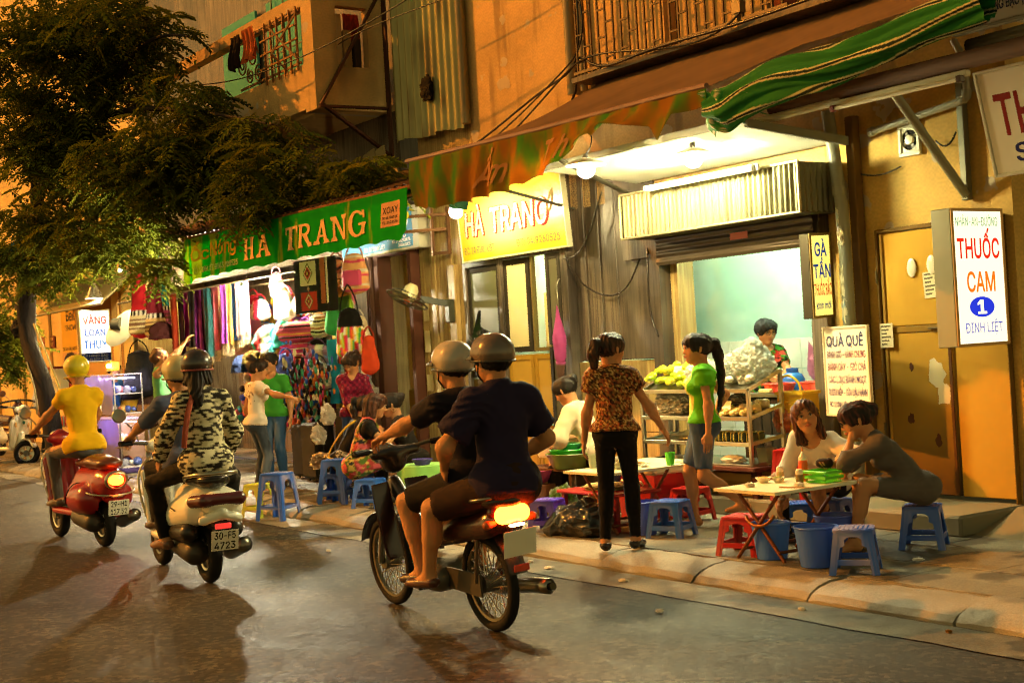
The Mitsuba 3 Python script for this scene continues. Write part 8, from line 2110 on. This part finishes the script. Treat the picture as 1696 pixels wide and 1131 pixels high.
obj('corrugated_sheet', slab_of(grid(corrug, 200, 24), -.003), 'm_dull', lambda v: lerp(worn('8f8a5c', .2, 2.5, 3)(v), np.tile(hx('5a3d22'), (len(v), 1)), .8 * sss(.56, .75, fz(v * [2.2, 1, .7], 2.2, 3, 9) * .5 + .5)), BH, smooth=True)
solo('dark_rag', 'dark rag caught in a hole of the ribbed metal sheets', 'rag', crumple((-14.10, 8.47, 4.72), (.13, .05, .17), 91, 4, .4), 'm_cloth', '16110b', smooth=40)
solo('corner_pipe', 'thick downpipe at the edge of the ribbed metal sheets', 'pipe', tube([(-13.36, 8.52, 4.2), (-13.36, 8.52, 8.5)], .055, 14), 'm_plastic', worn('7a6a3c', .2, 3, 2), smooth=40)
for x in (-11.32, -11.12): solo('wall_pipe', ['grey rain pipe on the orange upper wall', 'rain pipe beside the barred window'][x > -11.2], 'pipe', tube([(x, 8.53, 4.15), (x, 8.53, 9)], .055 if x < -11.2 else .04, 14), 'm_plastic', worn('8d7a4e', .25, 3, 2), smooth=40)
# balcony: solid parapet, corner pillar, beam, grille, side wall with an opening
bxl, bxr, byf = -21.5, -15.27, 7.60
rawobj('parapet', bx(bxl, bxr - .30, byf, byf + .14, 4.70, 5.26), 't_orange', BH)
rawobj('pillar', bx(bxr - .30, bxr, byf - .003, byf + .24, 4.66, 9.0), 't_orange', BH)
rawobj('beam', bx(bxl, bxr - .30, byf, byf + .16, 5.98, 6.14), 't_orange', BH)
rawobj('side_wall', bx(bxr - .14, bxr - .003, byf + .24, 8.60, 4.70, 5.20), 't_orange', BH)
rawobj('side_wall', bx(bxr - .14, bxr - .003, byf + .24, 7.92, 5.20, 5.95), 't_orange', BH)
rawobj('side_wall', bx(bxr - .14, bxr - .003, 8.36, 8.60, 5.20, 5.95), 't_orange', BH)
rawobj('side_wall', bx(bxr - .14, bxr - .003, byf + .24, 8.60, 5.95, 9.0), 't_orange', BH)
rawobj('balcony_floor', bx(bxl, bxr - .003, byf + .14, 8.72, 4.66, 4.76), 't_orange', BH)
rawobj('back_wall', bx(-24.44, -15.08, 8.74, 8.9, 3.3, 12.0), 't_darkwood', BH)
obj('turquoise_door', bx(-18.9, -17.2, 8.66, 8.70, 4.78, 6.9, .006), 'm_matte', worn('4fa89a', .15, 2, 3), BH)
obj('turquoise_door', bx(-20.6, -19.3, 8.66, 8.70, 4.78, 6.9, .006), 'm_matte', worn('48a094', .15, 2, 4), BH)
for x in (-18.6, -18.2, -17.8): obj('door_bar', bx(x - .012, x + .012, 8.60, 8.62, 4.8, 6.9), 'm_dull', '5c6a58', BH)
for z in (5.0, 5.35, 5.7, 6.05): obj('door_bar', bx(-18.9, -17.2, 8.58, 8.60, z, z + .02), 'm_dull', '5c6a58', BH)
WG = obj('wrought_grille', cat(bx(-17.5, -15.62, 7.585, 7.605, 5.28, 5.31), bx(-17.5, -15.62, 7.585, 7.605, 5.93, 5.96)), 'm_dull', '7a5a38', BH)
for i in range(6):
    x = -16.62 + i * .19
    obj('bar', bx(x - .012, x + .012, 7.56, 7.584, 5.20, 6.0), 'm_dull', worn('8a6438', .3, 8, i), WG)
for z in (5.40, 5.58, 5.76): obj('bar', bx(-16.72, -15.6, 7.538, 7.558, z, z + .022), 'm_dull', worn('8a6438', .3, 8, 3), WG)
for cx_, cz, r, t0 in ((-17.0, 5.66, .17, 0), (-17.12, 5.42, .11, 2), (-16.86, 5.40, .12, 1), (-17.35, 5.6, .14, 3)):
    a = np.linspace(0, 3.6 * PI, 46)
    obj('scroll', tube(np.stack([cx_ + r * (1 - a / 13) * np.cos(a + t0), 0 * a + 7.57, cz + r * (1 - a / 13) * np.sin(a + t0)], 1), .011, 6), 'm_dull', worn('8a6438', .3, 8, 5), WG, smooth=True)
obj('diagonal_bar', cat(bar((-15.62, 7.55, 5.9), (-15.95, 7.35, 5.45), .02), bar((-15.95, 7.35, 5.45), (-15.95, 7.56, 5.25), .02), bar((-15.62, 7.53, 5.35), (-15.98, 7.33, 5.8), .02)), 'm_dull', '8a6438', WG)
for i, (a, b, w) in enumerate((((-15.2, 7.62, 4.70), (-15.14, 8.5, 6.15), .07), ((-15.2, 7.62, 4.72), (-15.14, 8.5, 4.10), .07), ((-15.12, 8.52, 4.05), (-15.12, 8.52, 6.6), .075), ((-15.2, 7.6, 4.68), (-15.14, 8.5, 4.68), .06))):
    solo('steel_brace', ['long diagonal steel strut across the balcony side', 'lower diagonal strut under the balcony', 'upright steel post at the wall end of the balcony', 'horizontal strut under the balcony side'][i], 'strut', bar(a, b, w, .03), 'm_dull', worn('4a2c1a', .3, 4, i))


def hang(name, label, catg, x, y, z, w, h, col, seed=0, mat='m_cloth', ax=(1, 0, 0), group=None, folds=3):
    ax = un(ax)
    nrm = np.cross(ax, [0, 0, 1])
    def f(u, v):
        b = .5 + (u - .5) * (1 + .15 * v)
        off = .03 * np.sin(u * PI * 2 * folds + seed) * (.4 + v) + .02 * np.sin(v * 5 + seed)
        return A([x, y, z]) + ((b - .5) * w)[:, None] * ax + off[:, None] * nrm - (h * v * (1 + .06 * np.sin(u * 9 + seed)))[:, None] * A([0, 0, 1.])
    return solo(name, label, catg, slab_of(grid(f, 22, 14), .004), mat, col, group, smooth=True)


hang('laundry', 'orange cloth hung over the balcony beam', 'laundry', -16.98, 7.52, 6.02, .36, .42, worn('b4592a', .25, 6, 2), 2)
hang('laundry', 'dark shirt hung on the balcony beside the orange cloth', 'laundry', -17.5, 7.52, 6.02, .30, .45, worn('24140c', .25, 6, 2), 4)
hang('laundry', 'red garment hanging inside the balcony side opening', 'laundry', -15.5, 8.25, 5.92, .22, .5, worn('7a2a18', .25, 6, 2), 6, ax=(0, 1, 0))
t = thing('balcony_junk', 'pale boxes and rolled things stacked inside the balcony side opening', 'boxes')
for i, (y0, y1, z0, z1, c) in enumerate(((7.95, 8.1, 5.2, 5.9, 'b59a6a'), (8.1, 8.22, 5.2, 5.7, '9a7a4a'), (8.24, 8.34, 5.2, 5.6, '3a2a1a'))):
    obj('carton', bx(-15.62, -15.45 + .02 * i, y0, y1 - .01, z0, z1, .006), 'm_matte', worn(c, .2, 5, i), t)
for i, (x, z, w, h) in enumerate(((-15.45, 3.95, .3, .18), (-15.1, 3.9, .22, .25), (-14.8, 3.72, .2, .16))):
    solo('loose_board', ['pale loose board stuck under the balcony', 'second pale board under the balcony strut', 'small pale board above the banner corner'][i], 'board', xf(bx(0, w, 0, .02, 0, h), frame((x, 8.3, z), un((1, 0, .2)), (0, 1, 0))), 'm_matte', worn('9a8a5c', .2, 5, i))
rawobj('under_wall', bx(-24.4, -15.08, 8.62, 8.74, 3.0, 4.66), 't_darkwood', BH)
# ---------------------------------------------------------------- the souvenir stall's room
SS = thing('souvenir_shop', 'open shop room of the souvenir stall', 'shop')
rawobj('back_wall', bx(-24.4, -15.9, 9.6, 9.7, .1, 3.4), 't_darkwood', SS)
rawobj('side_wall', bx(-15.94, -15.84, 8.62, 9.6, .1, 3.4), 't_wood', SS)
rawobj('side_wall', bx(-24.45, -24.3, 8.3, 9.6, .1, 3.4), 't_wood', SS)
obj('shop_ceiling', bx(-24.3, -15.94, 8.62, 9.6, 3.3, 3.34), 'm_matte', '5a4a34', SS)
rawobj('shop_floor', bx(-24.4, -15.9, 8.62, 9.7, .10, .14), 't_concrete', SS)
obj('hanging_rail', cat(*[tube([(-23.0, y, z), (-15.9, y, z)], .014, 8) for y, z in ((7.55, 2.74), (8.1, 2.72))], tube([(-15.95, 7.5, 2.72), (-15.95, 8.6, 2.72)], .014, 8)), 'm_dull', '7a6a4a', SS, kind='stuff')
obj('post', bx(-16.02, -15.92, 8.0, 8.1, .12, 2.75, .005), 'm_matte', worn('a98632', .2, 4, 2), SS)
obj('post', bx(-22.2, -22.14, 7.5, 7.56, .12, 3.2, .005), 'm_dull', worn('8a7a4a', .2, 4, 3), SS)
# ---------------------------------------------------------------- the yellow house further left
LH = thing('left_house', 'bright ochre house wall with posters beyond the souvenir stall', 'house')
rawobj('wall', bx(-70, -24.46, 8.6, 8.9, .1, 12), 't_left', LH)
for i in range(6):
    x = -38.2 + i * 2.35
    if x < -26.4: rawobj('pilaster', bx(x, x + .35, 8.54, 8.597, .12, 3.3, .01), 't_left', LH)
rawobj('string_course', bx(-60, -24.6, 8.50, 8.597, 3.3, 3.45, .01), 't_left', LH)
for i in range(11):
    for j in range(9):
        x = -26.9 + i * .22 + (.11 if j % 2 else 0); z = .9 + j * .085
        if x < -24.7: obj('brick', bx(x, x + .205, 8.575, 8.598, z, z + .072, .004), 'm_matte', worn('7a4a24', .25, 9, i * 7 + j), LH)
for i, x in enumerate((-35.2, -31.55)):
    t = thing('brown_plaque', ['brown wall plaque with pale lettering at the far left', 'brown wall plaque with pale lettering behind the tree'][i], 'plaque')
    obj('plate', bx(x, x + 1.05, 8.57, 8.597, 2.21, 2.46, .004), 'm_matte', '6a2c16', t)
    for j, s in enumerate(('KV VUI QUÊN', 'KHÔNG HÚT')):
        obj('lettering', letter_on(frame((x, 8.568, 2.21), (1, 0, 0), (0, 0, 1)), s, .1, .15 - .11 * j, .07, .85, .002, True), 'm_matte', 'd2a85a', t, kind='stuff', smooth=False)
t = thing('show_poster', 'tall yellow show poster with an umbrella picture on the ochre wall', 'poster')
obj('sheet', bx(-29.95, -28.6, 8.575, 8.59, 1.25, 3.05), 'm_matte', 'd8a82c', t)
Mp = frame((-29.95, 8.574, 1.25), (1, 0, 0), (0, 0, 1))
for s, x, y, h, w, c in (('Bell', .38, 1.48, .22, .62, '2a1a0c'), ('SHOW', .30, 1.28, .11, .75, '2a1a0c'), ('QUAN HỌ MEDLEY', .05, .86, .07, 1.22, '3a2a10')):
    obj('lettering', letter_on(Mp, s, x, y, h, w, .002, True), 'm_matte', c, t, kind='stuff', smooth=False)
obj('picture', xf(bx(.03, 1.32, .02, .82, 0, .002), Mp), 'm_matte', 'c99a6a', t)
um = Polygon([(.05, .62), (.15, .72), (.35, .80), (.65, .82), (.95, .76), (1.15, .62), (.9, .60), (.6, .64), (.3, .60)])
obj('umbrella_print', xf(mv(prism(um, .002), z=.0025), Mp), 'm_matte', '2c1f2a', t)
for i, (x, w, c) in enumerate(((.18, .3, '3a2030'), (.52, .26, 'a05a6a'), (.82, .3, '6a4a6a'))):
    fg = unary_union([shapely.Point(x + w / 2, .50).buffer(.07), Polygon([(x, .02), (x + w, .02), (x + w * .8, .42), (x + w * .2, .42)])])
    obj('figure_print', xf(mv(prism(fg, .002), z=.0028 + .0006 * i), Mp), 'm_matte', c, t)
t = thing('portrait_poster', 'large brown tinted portrait poster beside the show poster', 'poster')
obj('sheet', bx(-28.35, -26.0, 8.575, 8.59, 1.55, 3.15), 'm_matte', 'a5763c', t)
Mp = frame((-28.35, 8.574, 1.55), (1, 0, 0), (0, 0, 1))
fg = unary_union([affinity.scale(shapely.Point(.72, 1.02).buffer(1, 20), .20, .27), Polygon([(.15, .0), (.25, .45), (.55, .72), (.9, .72), (1.2, .45), (1.3, 0)])])
obj('figure_print', xf(prism(fg, .002), Mp), 'm_matte', 'c49a5c', t)
obj('hair_print', xf(mv(prism(affinity.scale(shapely.Point(.72, 1.16).buffer(1, 20), .23, .17), .002), z=.0022), Mp), 'm_matte', '5a3a1c', t)
# lit sign on the far side
t, M = lightbox('gold_shop_sign', 'white lit box sign with red and blue lettering beyond the souvenir stall', -25.62, -25.5, 7.62, 8.20, 1.80, 2.77, A([1.0, .97, .86]) * .15, 'a89a6a', '8a7a4c', lean=.0)
letters(t, M, 'VÀNG', .07, .71, .13, .44, 'c23018')
letters(t, M, 'LOAN', .10, .49, .12, .38, '2a5ac0')
letters(t, M, 'THUY', .07, .26, .14, .44, '2a6cc8')
obj('blue_band', xf(bx(.02, .56, .025, .17, .0005, .0012), M), 'm_vinyl', '1c3a90', t)
M1 = M @ frame((0, 0, .0018), (1, 0, 0), (0, 1, 0))
letters(t, M1, '53 HÀNG BẠC', .05, .10, .045, .46, 'e6e6e2', True, mat='m_vinyl')
letters(t, M1, 'ĐC: 49 ĐINH LIỆT', .05, .04, .035, .46, 'e6e6e2', True, mat='m_vinyl')
# pale awning and the dark thatch above it
t = thing('pale_awning', 'pale canvas awning over the ochre house front', 'awning')
obj('canvas', slab_of(grid(lambda u, v: np.stack([-29.3 + 4.4 * u, 7.86 + .74 * v, 2.86 + .66 * v - .05 * np.sin(PI * v)], 1), 12, 10), .006), 'm_tarp', worn('b3a878', .15, 2, 3), t, smooth=True)
obj('edge_bar', tube([(-29.35, 7.85, 2.85), (-24.85, 7.85, 2.85)], .025, 8), 'm_dull', '8d8460', t)
obj('edge_bar', tube([(-24.88, 7.85, 2.85), (-24.88, 8.6, 3.52)], .025, 8), 'm_dull', '8d8460', t)
t = thing('thatch_hood', 'dark brown thatched hood hanging above the pale awning', 'hood')
for i in range(44):
    x = -29.6 + i * .10
    obj('straw', hull([(x, 7.7, 4.3), (x + .10, 7.7, 4.3), (x, 7.75, 4.3), (x + .10, 7.75, 4.3), (x + .02, 7.62, 3.35 + .12 * rng.random()), (x + .08, 7.62, 3.30 + .12 * rng.random()), (x + .02, 7.66, 3.35), (x + .08, 7.66, 3.35)]), 'm_matte', worn('2c180c', .4, 7, i), t)
solo('blue_tarpaulin', 'small blue tarpaulin corner behind the tree trunk', 'tarpaulin', slab_of(grid(lambda u, v: np.stack([-33.2 + 2.6 * u, 7.8 + .5 * v, 3.95 + .55 * u + .25 * v], 1), 10, 6), .01), 'm_tarp', worn('3a6f94', .2, 3, 2))
# ---------------------------------------------------------------- the street tree
TR = thing('street_tree', 'crooked street tree with feathery leaves hanging over the souvenir stall', 'tree')
tp = curve([(-22.55, 6.3, .05), (-22.8, 6.3, .7), (-23.1, 6.28, 1.43), (-23.85, 6.28, 2.2), (-24.0, 6.3, 2.6), (-23.8, 6.3, 3.2), (-23.5, 6.3, 3.75), (-22.9, 6.3, 4.4)], 50)
m = tube(tp, np.interp(np.linspace(0, 1, 50), [0, .1, .5, .6, 1], [.19, .155, .135, .16, .12]), 14)
m = (m[0] + .03 * fz(m[0], 5, 3, 2)[:, None] * un([1, .2, .3]), m[1])
obj('trunk', m, 'm_matte', worn('1f1710', .35, 5, 3), TR, smooth=True)
obj('burr', crumple((-24.15, 6.26, 2.42), (.22, .18, .20), 7, 4, .25), 'm_matte', worn('21180f', .35, 5, 3), TR, smooth=True)
for i, p in enumerate(([(-22.9, 6.3, 4.4), (-21.5, 6.2, 5.0), (-19.3, 6.3, 5.2), (-17.0, 6.5, 4.9), (-15.0, 6.8, 4.4)], [(-23.2, 6.3, 4.1), (-22.6, 6.2, 5.3), (-21.6, 6.0, 6.4), (-20.8, 6.0, 7.4)], [(-22.9, 6.3, 4.4), (-21.0, 6.1, 4.6), (-18.6, 6.2, 4.2), (-16.6, 6.6, 4.0)], [(-23.5, 6.3, 3.7), (-22.6, 5.9, 4.1), (-21.2, 5.8, 4.0), (-19.8, 5.9, 3.6)], [(-23.8, 6.3, 3.2), (-24.8, 6.2, 3.7), (-26.2, 6.1, 4.4)], [(-19.3, 6.3, 5.2), (-18.0, 6.4, 5.9), (-16.8, 6.6, 5.8)], [(-23.95, 6.3, 2.7), (-24.6, 6.35, 2.75), (-25.6, 6.4, 3.2)])):
    obj('limb', tube(curve(p, 24), np.linspace(.075 if i < 3 else .05, .014, 24), 8), 'm_matte', worn('1f1710', .35, 5, i), TR, smooth=True)
rt = np.random.default_rng(21)
CROWN = [(-19.43, 6.00, 5.83, 1.53, 1.27), (-17.0, 6.40, 4.95, 0.80, 0.55), (-19.66, 5.90, 4.33, 1.19, 1.02), (-17.00, 6.50, 4.26, 1.39, 0.66), (-14.87, 7.00, 3.82, 0.99, 0.43), (-13.28, 7.10, 3.58, 0.55, 0.22), (-15.3, 7.00, 4.35, 0.60, 0.32), (-22.83, 6.20, 3.53, 0.83, 0.54), (-18.26, 6.00, 3.42, 0.93, 0.40), (-16.86, 6.10, 3.01, 0.45, 0.27), (-25.61, 6.40, 2.37, 0.43, 0.75), (-18.4, 6.20, 6.35, 1.0, 0.40), (-14.71, 6.45, 3.37, 0.41, 0.16)]
CR = un([.40, .91, 0])
wts = A([c[3] * c[4] for c in CROWN]); wts = wts / wts.sum()
V, F, Cc = [], [], []
nv = 0
lx = np.repeat(np.linspace(.16, 1, 7), 2)
ls = np.tile([-1.0, 1.0], 7)
NS = 5600
for k in range(NS):
    c = CROWN[rt.choice(len(CROWN), p=wts)]
    q = rt.normal(0, 1, 3); q *= rt.random() ** .38 / np.linalg.norm(q)
    dp = CR * q[0] * c[3] + A([-.91, .40, 0]) * q[1] * min(c[3], 1.0) * .8 + A([0, 0, 1.]) * q[2] * c[4]
    o = A(c[:3]) + dp
    if fz(o[None] * 1.0, 1.4, 2, 8)[0] < -.14: continue
    a = rt.uniform(0, 2 * PI)
    d = un(A([math.cos(a), math.sin(a), rt.uniform(-.75, .25)])); up = un(A([rt.normal(0, .3), rt.normal(0, .3), 1.]) - 0)
    s = un(np.cross(d, up)); up = np.cross(s, d)
    L = rt.uniform(.28, .46); w = rt.uniform(.085, .13)
    t = lx * L
    base = o + t[:, None] * d - (lx ** 2 * L * .35)[:, None] * A([0, 0, 1.])
    side = (ls[:, None] * s * .85 + d * .45)
    ln = w * (1.1 - .35 * np.abs(lx - .5) * 2) * rt.uniform(.8, 1.2, 14)
    dr_ = -A([0, 0, 1.]) * .35
    tip = base + ln[:, None] * (side + dr_)
    mid = base + .5 * ln[:, None] * (side + dr_ * .5)
    wv = (d * .19 * 1.0)[None] * ln[:, None] * 1.7 + (up * .05)[None] * ln[:, None]
    vv = np.stack([base, mid + wv, tip, mid - wv + .12 * up * ln[:, None]], 1).reshape(-1, 3)
    V.append(vv)
    b = nv + np.arange(14) * 4
    F.append(np.vstack([np.stack([b, b + 1, b + 2], 1), np.stack([b, b + 2, b + 3], 1)]))
    g = hx('62691f') * rt.uniform(.55, 1.25) * (1 if rt.random() > .12 else A([1.5, 1.25, .8]))
    Cc.append(np.repeat((g[None] * rt.uniform(.8, 1.2, (14, 1))), 4, 0))
    nv += 56
V, F, Cc = np.vstack(V), np.vstack(F), np.vstack(Cc)
k = nkey('crown', TR)
scene[k] = mikit.ply(trimesh.Trimesh(V, F, process=False), 'm_leaf', smooth=False, color=np.clip(Cc, 0, 1))
labels[k] = {'kind': 'stuff', 'label': 'loose dark crown of many small paired leaflets'}
solo('bamboo_pole', 'long bamboo pole leaning against the tree trunk', 'pole', tube([(-23.0, 6.15, 2.45), (-20.9, 6.05, .95)], .022, 8), 'm_plastic', worn('8a7a34', .2, 6, 2), smooth=40)
solo('tree_cable', 'pale cable tied down the tree trunk', 'cable', tube(curve([(-23.45, 6.12, 1.85), (-23.1, 6.10, 1.55), (-22.85, 6.08, 1.2), (-22.95, 6.1, 1.0)], 16), .014, 6), 'm_plastic', '8f8660', smooth=40)
